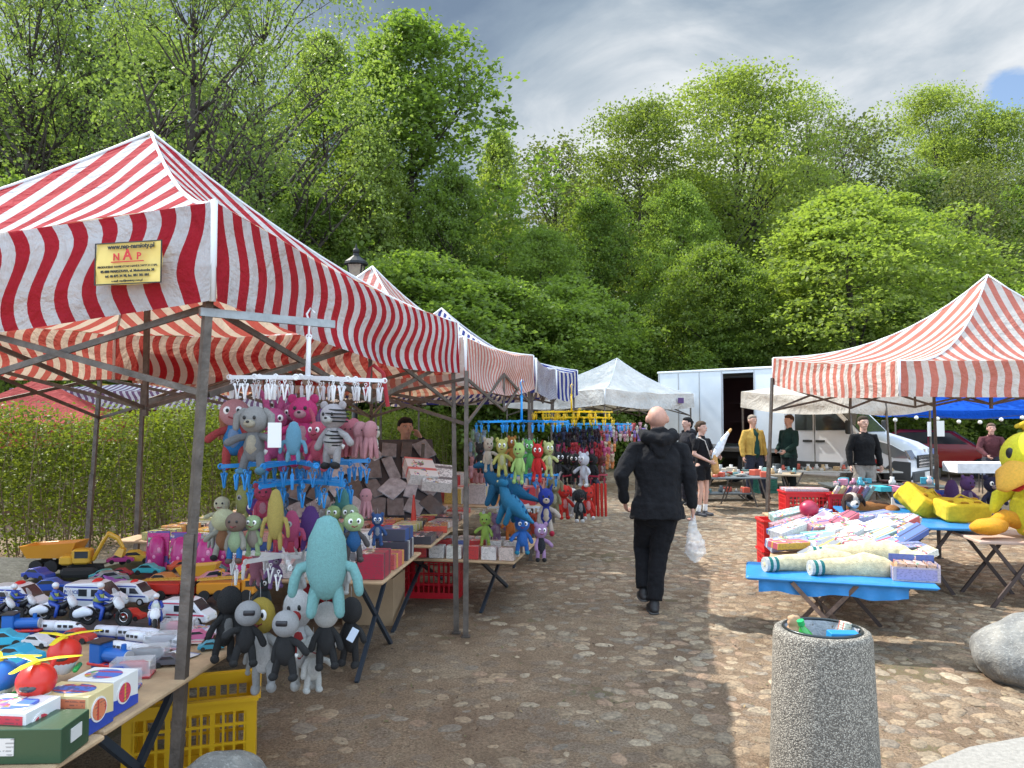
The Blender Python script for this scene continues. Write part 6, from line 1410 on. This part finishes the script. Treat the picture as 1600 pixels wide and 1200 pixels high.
# ================================================================= RIGHT HAND STALL
BLT=(.012,.17,.55)
tarp=simple('blue_tarp',(.02,.21,.52),.38,var=.15,vs=5,bmp=.4,bs=9)
o=thing('market_table','blue covered folding table with crossed legs in front of the right stall','table',(2.42,5.85,0),-.30,'right stall tables')
b=B(); b.box((0,0,.505),(1.28,.62,.03),bev=.012); part('tabletop',b,tarp,o)
b=B(); 
vv=[];ff=[]
for i in range(41):
    x=-.55+1.0*i/40
    for j in range(5): vv.append((x,-.27-.012*math.sin(i*.9)*j/4,.487-.085*j/4+.012*math.sin(i*.35)*j/4))
for i in range(40):
    for j in range(4): a=i*5+j; ff.append([a,a+5,a+6,a+1])
b.add(vv,ff); part('skirt',b,tarp,o,smooth=True)
for x0,x1,y in ((-.32,.12,-.30),(.12,-.32,-.26)): part('leg',B().bar((x0,y,.49),(x1,y+.02,.0),.024,.03),rust,o)
for x0,x1,y in ((-.32,.12,.28),(.12,-.32,.25)): part('leg',B().bar((x0,y,.49),(x1,y-.02,.0),.024,.03),rust,o)
part('cross_rod',B().bar((-.10,-.28,.245),(-.10,.27,.245),.016),rust,o)
def bd(label,cx,cy,w_,d_,h,rz,mat,col=None,xl=(),lc=(.06,.04,.035)):
    o=thing('market_table',label,'table',(cx,cy,0),rz,'right stall tables'); b=B(); b.box((0,0,h-.015),(w_,d_,.028),bev=.006); part('tabletop',b,mat,o,col)
    for x in xl:
        part('leg',B().bar((x-.22,-d_*.42,0),(x+.2,-d_*.42,h-.03),.024,.03),matte,o,lc); part('leg',B().bar((x+.22,-d_*.42+.03,0),(x-.2,-d_*.42+.03,h-.03),.024,.03),matte,o,lc)
        part('leg',B().bar((x-.22,d_*.42,0),(x+.2,d_*.42,h-.03),.024,.03),matte,o,lc); part('leg',B().bar((x+.22,d_*.42-.03,0),(x-.2,d_*.42-.03,h-.03),.024,.03),matte,o,lc)
    return o
bd('table behind the blue one heaped with long toy boxes',2.97,6.93,1.25,1.45,.52,-.36,wood,xl=(0,))
bd('table with a blue edge carrying the yellow cushions',4.05,8.15,1.05,1.7,.66,-.25,tarp,xl=(0.1,))
bd('pale wooden table under the big yellow duck',4.75,7.15,1.15,.8,.60,-.18,simple('pale_wood',(.50,.36,.29),.7,var=.1),xl=(-.25,.35))
bd('table at the back of the right stall holding crates and the plush dog',3.95,9.15,1.7,1.2,.50,-.08,wood,xl=(-.5,.5))
kr=random.Random(31)
cl=[((.55,.05,.10),'red'),((.05,.12,.45),'blue'),((.70,.70,.72),'white'),((.60,.30,.42),'pink'),((.12,.40,.35),'green'),((.60,.55,.15),'yellow'),((.35,.12,.35),'purple'),((.03,.03,.04),'black')]
n=0
for r in range(6):
    for k in range(5):
        c_,nm=cl[kr.choice([0,1,1,2,2,2,3,4,4,5,6,7,1])]; L=kr.uniform(.30,.42); q_=tpt(-.47+k*.235,-.55+r*.215,(2.97,6.93),-.36); x,y=q_.x,q_.y
        gbox('toy_box','long %s toy box, %s from left, %s row of the right stall heap'%(nm,ordn[k],ordn[r]),'box',(x,y,.535+.03*r+kr.uniform(0,.07)),(L,.12,kr.uniform(.05,.08)),0,tuple((.6*a+.22) if (r+k)%3 else (.85*a+.06) for a in c_),group='long toy boxes heaped on the right stall',rot=(kr.uniform(.1,.45),kr.uniform(-.35,.05),kr.uniform(.1,.7)))
for i,(dx,c_) in enumerate(((-.28,(.04,.10,.4)),(-.19,(.5,.5,.5)),(-.10,(.04,.12,.45)),(0,(.45,.2,.1)),(.09,(.04,.1,.4)),(.18,(.5,.05,.06)))):
    gbox('small_box',['%s narrow box in the upright row beneath the blue table edge'%ordn[i]][0],'box',(3.35+dx*1.2,7.65,.52),(.08,.1,.16),-.2,c_,group='upright narrow boxes')
# rolled plush cushions (cream with green banded socks)
for i,(px,py,D,L,rz) in enumerate(((1262,868,5.95,.62,.15),(1330,862,6.05,.55,-.1),(1325,878,5.78,.50,.05),(1395,870,5.95,.40,-.2),(1360,856,6.1,.45,-.35))):
    p=W(px,py,D); o=thing('plush_bolster',['cream printed plush bolster with green bands at the left end of the blue table','cream plush bolster behind the front one on the blue table','cream printed plush bolster nearest the table front','short cream bolster beside the printed carton','cream bolster lying across the others'][i],'cushion',(p.x,p.y,.575+(.05 if i in(1,4) else 0)),rz,'cream plush bolsters on the blue table')
    b=B(); b.loft([(-L/2,0,0),(-L*.3,.02,.005),(0,.03,-.006),(L*.25,0,.012),(L/2,-.05,0)],[(.045,.05),(.055,.06),(.062,.075),(.08,.10),(.06,.08)],14,ref=(0,1,0)); part('cushion',b,simple('cream_print',(.68,.56,.33),.9,var=.3,vs=24,bmp=.6,bs=120),o,smooth=True)
    if i<3:
        for k,cc in enumerate(((.6,.6,.55),(.02,.20,.18),(.6,.62,.58),(.02,.18,.18))):
            b=B(); b.cyl((-L/2-.03+k*.024,0,0),.056,.023,16,'x'); part('sock_band',b,plush,o,cc)
p=W(1428,885,5.62); o=thing('display_carton','open printed carton of purple white toy packs at the right end of the blue table','carton',(p.x-.0,p.y,.522),-.30)
b=B(); t_=.004
b.box((0,0,.004),(.30,.2,.006)); b.box((0,-.1,.05),(.30,t_,.10)); b.box((0,.1,.08),(.30,t_,.16)); b.box((-.15,0,.045),(t_,.196,.09)); b.box((.15,0,.06),(t_,.196,.12)); part('carton_walls',b,boxprint,o,(.45,.38,.42))
b=B(); b.box((0,-.104,.05),(.26,.003,.075)); part('printed_front',b,blisterprint,o,(.30,.27,.45))
for k in range(4): part('toy_pack',B().box((-.1+.065*k,0,.065),(.055,.17,.11),(0,.1,0)),blisterprint,o,(.55,.35,.25))
for i in range(5):
    p=W(1385+kr.uniform(-30,50),862,6.1+kr.uniform(-.1,.15)); gbox('tissue_pack','crumpled white and pink plastic wrapped pack between the bolsters and the box heap','toy pack',(p.x,p.y,.525+.012*i),(.22,.14,.05),kr.uniform(-.6,.6),(.68,.62,.64),plastic,'white plastic wrapped packs')
# crates
def crate2(label,px,D,z,size,rz,c): p=W(px,700,D); return crate('plastic_crate',label,(p.x,p.y,z),size,rz,c,group='red plastic crates of the right stall')
crate2('bright red plastic crate left of the plush dog',1255,9.45,.50,(.52,.36,.30),-.1,(.60,.015,.02))
crate2('red plastic crate half full of shiny packs beside the plush dog',1312,9.3,.50,(.36,.34,.29),-.1,(.42,.012,.025))
crate2('red plastic crate standing on the ground behind the right tent pole',1217,8.0,.0,(.40,.36,.34),-.1,(.60,.015,.02))
crate2('red plastic crate on top of the one behind the right tent pole',1217,8.0,.345,(.40,.36,.30),-.1,(.62,.02,.02))
for k in range(7):
    p=W(1290+k*9,772,9.25); c_,nm=cl[(k*3+2)%8]; gbox('toy_box','thin striped toy box sticking up out of the red crate, %s from left'%ordn[k],'box',(p.x,p.y,.62),(.05,.03,.30),0,tuple(.6*a+.25 for a in c_),group='thin boxes in the red crate',rot=(.4,.35,.3))
gbox('gift_box','black and white patterned lid lying on the bright red crate','lid',(W(1255,700,9.45).x,9.45,.806),(.50,.32,.03),-.1,(.45,.45,.5))
b=B(); b.ell((0,0,.09),(.09,.09,.085),16,10); p=W(1264,790,7.45); o=thing('toy_ball','shiny dark red wrapped ball on top of the box heap','toy ball',(p.x,p.y,.72)); part('ball',b,plastic,o,(.35,.02,.06),True)
b=B()
for k in range(6): a=k; b.bar((.05*math.cos(a),.05*math.sin(a)-.03,.05),(.12*math.cos(a),.12*math.sin(a)-.05,-.07),.006)
part('ribbon',b,plastic,o,(.6,.03,.05))
# lying plush dog
p=W(1352,812,8.72); o=thing('plush_dog','lying brown, black and white plush dog on the right stall','plush dog',(p.x+.0,p.y,.50),.15,scale=1.0)
BR=(.38,.17,.05)
part('body',B().loft([(.30,.05,.10),(.12,.03,.13),(-.05,0,.14),(-.16,0,.18)],[.12,.12,.11,.085],14,ref=(0,1,0)),plush,o,BR,True)
part('chest_patch',B().loft([(-.16,-.03,.14),(-.12,-.05,.08)],[.075,.06],12),plush,o,(.66,.63,.58),True)
part('head',B().loft([(-.17,-.02,.27),(-.20,-.08,.27)],[.088,.08],14),plush,o,(.62,.58,.52),True)
part('muzzle',B().loft([(-.22,-.15,.24),(-.24,-.19,.235)],[.045,.04],12),plush,o,(.70,.68,.66),True)
part('nose',B().ell((-.245,-.235,.25),(.018,.012,.012),8,6),plastic,o,(.01,.01,.01),True)
for s in (-1,1):
    part('ear',B().loft([(-.17+s*.085,-.03,.32),(-.17+s*.12,-.05,.25),(-.17+s*.115,-.06,.17)],[(.03,.015),(.04,.016),(.025,.012)],10,ref=(0,1,0)),plush,o,(.05,.03,.025),True)
    part('eye',B().ell((-.205+s*.04,-.145,.29),(.012,.008,.013),8,6),plastic,o,(.01,.01,.01),True)
    part('eye_patch',B().ell((-.195+s*.055,-.10,.30),(.045,.05,.05),10,8),plush,o,(.07,.04,.03),True)
    part('front_leg',B().loft([(-.14,s*.09,.10),(-.26,s*.10,.05),(-.40,s*.10,.04)],[.05,.045,.05],10,ref=(0,1,0)),plush,o,(.66,.64,.60),True)
part('hind_leg',B().loft([(.28,-.07,.12),(.20,-.12,.06),(.10,-.14,.04)],[.10,.06,.045],12,ref=(0,1,0)),plush,o,BR,True)
part('saddle_patch',B().loft([(.28,.05,.15),(.10,.03,.18)],[.085,.085],12,ref=(0,1,0)),plush,o,(.06,.035,.025),True)
part('tail',B().loft([(.40,.05,.1),(.36,-.1,.05),(.24,-.18,.03)],[.04,.035,.025],10),plush,o,(.6,.5,.4),True)
# yellow cheese cushions
chz=simple('yellow_plush',(.72,.50,.02),.9,var=.12,vs=30,bmp=.6,bs=200)
for i,(px,py,D,rot,sc_2) in enumerate(((1437,790,8.2,(.55,.35,.3),1.0),(1502,800,7.75,(.12,.0,-.15),.95),(1418,782,8.5,(.7,.1,.9),.9))):
    p=W(px,py,D); o=thing('cheese_cushion',['puffy yellow cheese shaped cushion leaning in the middle of the stall','flat yellow cheese shaped cushion beside the duck','yellow cheese shaped cushion behind and left of the others'][i],'cushion',(p.x,p.y,.70 if i!=1 else .665),0,'yellow cheese cushions',rot=rot); o.scale=(sc_2,)*3
    b=B(); b.box((0,0,.11),(.44,.38,.19),bev=.02); b.ell((0,0,.11),(.20,.17,.125),14,10); put('cushion',blob('cushion',b,chz,.010,2,.008,9),o)
    for k,(x,y) in enumerate(((-.13,-.05),(.02,.08),(.12,-.08),(-.02,-.12),(.15,.09))): part('cheese_hole',B().ell((x,y,.212),(.03+.004*k,.026,.012),10,6),plush,o,(.50,.25,.01),True)
    part('strap',B().loft([(-.1,.02,.20),(0,.05,.26),(.12,.03,.21)],[(.025,.01)]*3,8,ref=(0,1,0)),plush,o,(.72,.52,.05),True)
# big yellow duck (generic) sitting at the right edge
p=W(1617,848,7.05); o=thing('plush_duck','huge lemon yellow plush duck with orange beak and feet at the right picture edge','plush duck',(p.x,p.y,.605),-.95,scale=1.0)
YL=(.86,.79,.04);OR=(.85,.38,.02)
part('body',B().loft([(0,0,.16),(0,0,.30),(0,0,.44)],[(.19,.17),(.19,.17),(.12,.11)],20),plush,o,YL,True)
part('head',B().ell((0,-.02,.72),(.25,.24,.24),24,16),plush,o,YL,True); part('cheek',B().ell((-.06,-.10,.57),(.17,.14,.10),18,12),plush,o,(.66,.64,.04),True)
bk=part('beak',B().loft([(-.02,-.16,.64),(-.05,-.30,.56),(-.07,-.40,.47)],[(.13,.10),(.15,.085),(.08,.035)],18),plush,o,(.85,.45,.06),True)
part('beak_inside',B().loft([(-.02,-.15,.54),(-.04,-.25,.45)],[(.09,.04),(.06,.02)],12),plush,bk,(.55,.03,.02),True)
part('crest',B().loft([(0,0,.95),(-.04,-.06,1.02),(-.09,-.08,1.0)],[.05,.04,.02],10),plush,o,(.75,.50,.03),True)
for s in (-1,1):
    part('wing',B().loft([(s*.17,0,.42),(s*.26,-.08,.34),(s*.27,-.15,.24)],[(.05,.08),(.06,.08),(.04,.05)],12),plush,o,YL,True)
    lg=part('leg',B().loft([(s*.10,-.10,.14),(s*.16,-.20,.18),(s*.19,-.28,.14)],[.075,.07,.065],12),plush,o,OR,True)
    part('foot',B().loft([(s*.19,-.28,.11),(s*.22,-.42,.10),(s*.24,-.50,.10)],[(.10,.07),(.14,.075),(.10,.06)],14),plush,lg,OR,True)
    part('eye',B().ell((s*.09,-.235,.76),(.035,.018,.05),12,8),plastic,o,(.01,.01,.01),True)
# other plush toys between
H('purple plush elephant sitting left of the big duck',(W(1512,770,8.3).x,8.3,.66),.42,(.14,.07,.22),ear='bear',group='plush toys on the right stall',string=False,wide=.95,rz=.3)
H('dark navy plush toy between the purple one and the duck',(W(1552,780,8.0).x,8.0,.66),.44,(.02,.02,.06),ear='bear',group='plush toys on the right stall',string=False,rz=-.2,muz=(.4,.3,.3))
creature('purple plush dinosaur neck and body behind the yellow cushions',(W(1487,770,8.7).x,8.7,.62),.36,(.12,.06,.20),group='plush toys on the right stall',tag_=None)
for i,(px,py,D,c_,lb) in enumerate(((1418,775,9.0,(.01,.28,.62),'bright blue plush cushion behind the cheese cushions'),(1462,760,9.1,(.02,.06,.35),'dark blue plush cushion below the purple toy'),(1450,765,8.85,(.55,.03,.08),'red plush cushion between the blue and the yellow ones'))):
    p=W(px,py,D); b=B(); b.box((0,0,.1),(.34,.24,.16),bev=.07); tag(put('plush_cushion',blob('plush_cushion',b,plush,.015,10,.012,8),None,(p.x,p.y,.66),(.2,.1,.4*i),c_),lb,'cushion','coloured cushions')
def cname(c):
    P=[((.02,.02,.02),'black'),((.3,.3,.3),'grey'),((.62,.6,.58),'white'),((.55,.08,.05),'red'),((.45,.3,.15),'brown'),((.15,.3,.3),'teal'),((.6,.25,.35),'pink'),((.5,.45,.38),'beige')]
    return min(P,key=lambda q:sum((a-b)**2 for a,b in zip(q[0],c)))[1]
# ================================================================= FLEA TABLES
def clutter(n,cx,cy,w_,d_,rz,z,desc,seed,cols=None,hm=.14):
    r=random.Random(seed)
    for i in range(n):
        x=r.uniform(-w_/2,w_/2)*.92; y=r.uniform(-d_/2,d_/2)*.85; p=tpt(x,y,(cx,cy),rz); h=r.uniform(.04,hm)
        k=r.random(); c=r.choice(cols or [(.6,.58,.55),(.3,.32,.33),(.5,.45,.38),(.12,.14,.15),(.55,.1,.06),(.15,.3,.3),(.45,.3,.15)])
        if k<.45: b=B(); b.loft([(0,0,0),(0,0,h*.5),(0,0,h*.7),(0,0,h)],[h*.35,h*.4,h*.22,h*.26],10,False); nm,ct='jar','jar'
        elif k<.7: b=B(); b.loft([(0,0,0),(0,0,.02),(0,0,h*.45)],[h*.4,h*.5,h*.9],12,False); nm,ct='bowl','bowl'
        else: b=B(); b.box((0,0,h*.4),(h*1.4,h,h*.8),bev=.006); nm,ct='small_box','box'
        tag(put(nm,b.me(nm,plastic,nm!='small_box'),None,(p.x,p.y,z),(0,0,r.uniform(0,3)),c),'%s second hand %s on the %s'%(cname(c),ct,desc),ct,'second hand goods on the flea market tables')
def flea(label,cx,cy,w_,d_,rz,h,desc,seed,n=26,top=matte,col=(.12,.14,.15),**k):
    o=thing('flea_table',label,'table',(cx,cy,0),rz,'flea market tables'); b=B(); b.box((0,0,h-.015),(w_,d_,.03),bev=.006); part('tabletop',b,top,o,col)
    for x in (-1,1):
        for y in (-1,1): part('leg',B().bar((x*w_*.42,y*d_*.4,0),(x*w_*.30,y*d_*.4,h-.03),.025),steel,o)
    clutter(n,cx,cy,w_,d_,rz,h+.001,desc,seed,**k)
q=G(1145,745,.62); flea('dark folding table with jars and dishes beside the young woman',q.x,q.y+.2,1.5,.8,.05,.62,'table beside the young woman',1,44)
q=G(1140,790,.0); flea('very low shelf board with bric a brac in front of the box truck',q.x+.1,q.y+1.0,1.3,.4,.05,.16,'low board in front of the box truck',2,16)
q=G(1300,735,.62); flea('grey covered table with dishes between the young man and the van front',q.x+.1,q.y+.1,2.4,.8,-.1,.62,'table in front of the van side door',3,46,col=(.4,.4,.38))
q=G(1390,760,.55); flea('table with folded clothes in front of the man in black jacket',q.x-.1,q.y,1.9,.8,-.1,.58,'table in front of the man in black jacket',4,26,col=(.05,.06,.06),cols=[(.05,.3,.4),(.6,.25,.35),(.5,.4,.4),(.15,.06,.05),(.6,.6,.58)])
q=G(1205,745,.6); flea('wooden table behind the man in the yellow jacket',q.x,q.y+.8,1.6,.7,-.4,.62,'table behind the yellow jacket man',5,20,col=(.35,.28,.2))
q=W(1418,712,12.6); crate('plastic_crate','green plastic crate under the table beside the young woman',(G(1195,770).x,G(1195,770).y,0),(.45,.35,.35),.1,(.02,.16,.12),group='other plastic crates')
gbox('white_bin','white paper sheet hanging from the clothes table','paper',(W(1405,780,11.3).x,11.0,.22),(.5,.02,.34),-.1,(.7,.7,.68),paper)
# pillow and folded clothes
for i,(px,c_) in enumerate(((1393,(.05,.35,.45)),(1412,(.65,.25,.38)),(1432,(.6,.35,.35)),(1440,(.15,.05,.04)))):
    q=W(px,738,11.4); gbox('folded_shirt',['folded turquoise shirt','folded pink shirt beside the turquoise one','folded pale rose shirt','dark brown garment at the right end'][i]+' on the clothes table','clothing',(q.x,q.y+.25,.60),(.28,.3,.07),.1,c_,cloth,'folded clothes')
# white table under the blue tent
q=G(1535,722,.75); o=thing('white_table','table with a white cloth under the blue tent','table',(q.x+.1,16.6,0),-.1)
b=B(); b.box((0,0,.735),(1.6,.7,.03),bev=.01); b.box((0,-.352,.64),(1.6,.012,.20)); b.box((-.8,0,.64),(.012,.70,.20)); part('tablecloth',b,cloth,o,(.68,.68,.70)); 
for x in (-.7,.7):
    for y in (-.3,.3): part('leg',B().bar((x,y,0),(x,y,.72),.03),steel,o)
q=G(1503,742,.0); b=B(); b.ell((0,0,.28),(.34,.30,.27),16,12); single('beach_ball','green and white ball shaped bag under the white table','bag',b,plastic,(q.x,15.6,.0),col=(.25,.42,.05),smooth=True)
# light bulbs
o=thing('string_lights','string of round bulbs hung under the blue tent','string lights',(10,19,1.75)); b=B(); P_=[]
for i in range(13):
    x=-.6+i*.52; z=.06*math.sin(i*1.3)-.10; P_.append((x,0,z+.06))
b.loft(P_,[.008]*len(P_),5,False); part('cable',b,rubber,o)
for x,y,z in P_: part('bulb',B().ell((x,y,z-.06),.05,10,8),plastic,o,(.8,.8,.75),True)
q=W(1452,668,13.5); gbox('paper_sign','white price notice taped to the cream tent pole','notice',(W(1467,668,14.9).x,14.9,W(1467,682,14.9).z),(.20,.01,.30),-.1,(.75,.75,.72),paper); gbox('paper_sign','second narrower notice left of the pole','notice',(W(1454,668,14.9).x,14.95,W(1454,682,14.9).z),(.10,.01,.28),.4,(.75,.75,.72),paper)
# ================================================================= BIN, BOULDERS
q=W(1284,982,3.62); bx,by,bh=q.x,3.62,q.z
agg,t=newmat('washed_aggregate'); co=t.n('ShaderNodeTexCoord').outputs['Object']
vo=t.n('ShaderNodeTexVoronoi',{'Vector':co,'Scale':170,'Randomness':1.0}); vs_=t.n('ShaderNodeSeparateColor',{0:vo.outputs['Color']}).outputs[0]
c=t.ramp(vs_,[(.0,(.11,.10,.085)),(.3,(.20,.18,.15)),(.65,(.31,.28,.235)),(1,(.48,.44,.37))]); c=t.mix(t.math('MULTIPLY',t.math('GREATER_THAN',vo.outputs['Distance'],.55),.7),c,(.07,.06,.05))
pr=t.n('ShaderNodeBsdfPrincipled',{'Base Color':c,'Roughness':.8,'Normal':bump(t,vo.outputs['Distance'],.9,-.004)}); t.n('ShaderNodeOutputMaterial',{0:pr.outputs[0]})
o=thing('litter_bin','round grey washed concrete litter bin in the right foreground','litter bin',(bx,by,0))
b=B(); r1,r0=.212,.240; n=48; v=[];f=[]
rings=[(r0,0),(r0,.03),(r1+.004,bh-.03),(r1-.004,bh-.006),(r1-.014,bh),(r1-.036,bh),(r1-.042,bh-.008),(r1-.05,.1)]
for r,z in rings:
    for i in range(n): a=2*pi*i/n; v.append((r*math.cos(a),r*math.sin(a),z))
for k in range(len(rings)-1):
    for i in range(n): j=(i+1)%n; f.append([k*n+i,k*n+j,(k+1)*n+j,(k+1)*n+i])
f.append([7*n+i for i in range(n)]); b.add(v,f); part('concrete_shell',b,agg,o,smooth=True)
b=B(); b.torus((0,0,bh+.003),r1-.043,.007,'z',40,6); part('metal_ring',b,simple('dark_ring',(.04,.05,.055),.3,.6),o,smooth=True)
b=B(); v=[];f=[]; 
for k in range(7):
    for i in range(n): a=2*pi*i/n; rr_=(r1-.044)*(1-.03*k)+.008*math.sin(i*1.7+k*2.1)*(k>0); v.append((rr_*math.cos(a),rr_*math.sin(a),bh+.004-.035*k))
for k in range(6):
    for i in range(n): j=(i+1)%n; f.append([k*n+i,k*n+j,(k+1)*n+j,(k+1)*n+i])
f.append([6*n+i for i in range(n)][::-1]); b.add(v,f); part('bin_liner',b,simple('bin_liner',(.35,.38,.42),.25,bmp=.6,bs=30),o,smooth=True)
def inb(dx,dy,dz=0): return (bx+dx,by+dy,bh-.16+dz)
t_=thing('drink_bottle','green plastic bottle with green cap sticking out of the bin','bottle',inb(-.06,-.06,.02),rot=(.15,-.35,0)); part('bottle_body',B().loft([(0,0,0),(0,0,.14),(0,0,.18)],[.034,.034,.014],14),simple('green_pet',(.03,.35,.06),.12,spec=.8),t_,smooth=True); part('cap',B().cyl((0,0,.205),.016,.022,14),plastic,t_,(.01,.35,.10)); part('label_band',B().cyl((0,0,.09),.0355,.06,16),plastic,t_,(.62,.62,.05))
gbox('blue_carton','bright blue printed packet in the bin','packet',inb(.045,-.09,.02),(.135,.05,.155),.1,(.01,.22,.50),plastic,rot=(.12,.05,.1))
b=B(); b.loft([(0,0,0),(.01,0,.08),(0,0,.17)],[(.05,.035),(.055,.04),(.04,.02)],12); single('paper_bag','crumpled brown paper bag at the left inside the bin','bag',blob('paper_bag',b,paper,.006,2,.014,30),paper,inb(-.125,.0,.02),col=(.42,.26,.15))
gbox('milk_carton','small white and green carton at the right inside the bin','packet',inb(.10,.05,.03),(.06,.04,.15),.5,(.6,.62,.5),rot=(.1,.25,.5))
gbox('magazine','folded colourful magazine at the right rim inside the bin','paper',inb(.125,-.03,.02),(.08,.012,.15),.9,(.5,.45,.45),rot=(.2,.2,.9))
stonem,t=newmat('boulder_stone'); co=t.n('ShaderNodeTexCoord').outputs['Object']; nn=t.noise(co,5,8,.7); n3=t.noise(co,45,4,.7)
c=t.ramp(nn,[(.3,(.10,.10,.10)),(.5,(.20,.195,.18)),(.7,(.34,.32,.28))]); c=t.mix(t.math('MULTIPLY',t.math('GREATER_THAN',n3,.58),.4),c,(.42,.41,.38))
pr=t.n('ShaderNodeBsdfPrincipled',{'Base Color':c,'Roughness':.85,'Normal':bump(t,t.math('ADD',nn,t.math('MULTIPLY',n3,.4)),.8,.04)}); t.n('ShaderNodeOutputMaterial',{0:pr.outputs[0]})
def boulder(label,loc,r,seed,rz=0):
    b=B(); rd=random.Random(seed); b.ell((0,0,0),r,20,14)
    for i in range(5): b.ell((rd.uniform(-.45,.45)*r[0],rd.uniform(-.4,.4)*r[1],rd.uniform(-.3,.25)*r[2]),tuple(k*rd.uniform(.55,.75) for k in r),14,10,(rd.uniform(-.5,.5),rd.uniform(-.5,.5),0))
    me=blob('boulder',b,stonem,min(r)/13,3,min(r)*.10,2.2/min(r)*.5); return single('boulder',label,'boulder',me,stonem,loc,(0,0,rz))
q=G(1590,1065); boulder('large grey boulder at the right picture edge',(3.62,5.05,.16),(.66,.42,.27),4,.1)
q=G(1580,920); boulder('smaller grey boulder under the right stall table',(4.9,5.9,.10),(.45,.3,.22),5,.3)
q=W(362,1160,3.05); boulder('pale grey boulder at the bottom edge beside the first tent pole',(q.x,q.y-.12,q.z-.20),(.21,.24,.20),6)
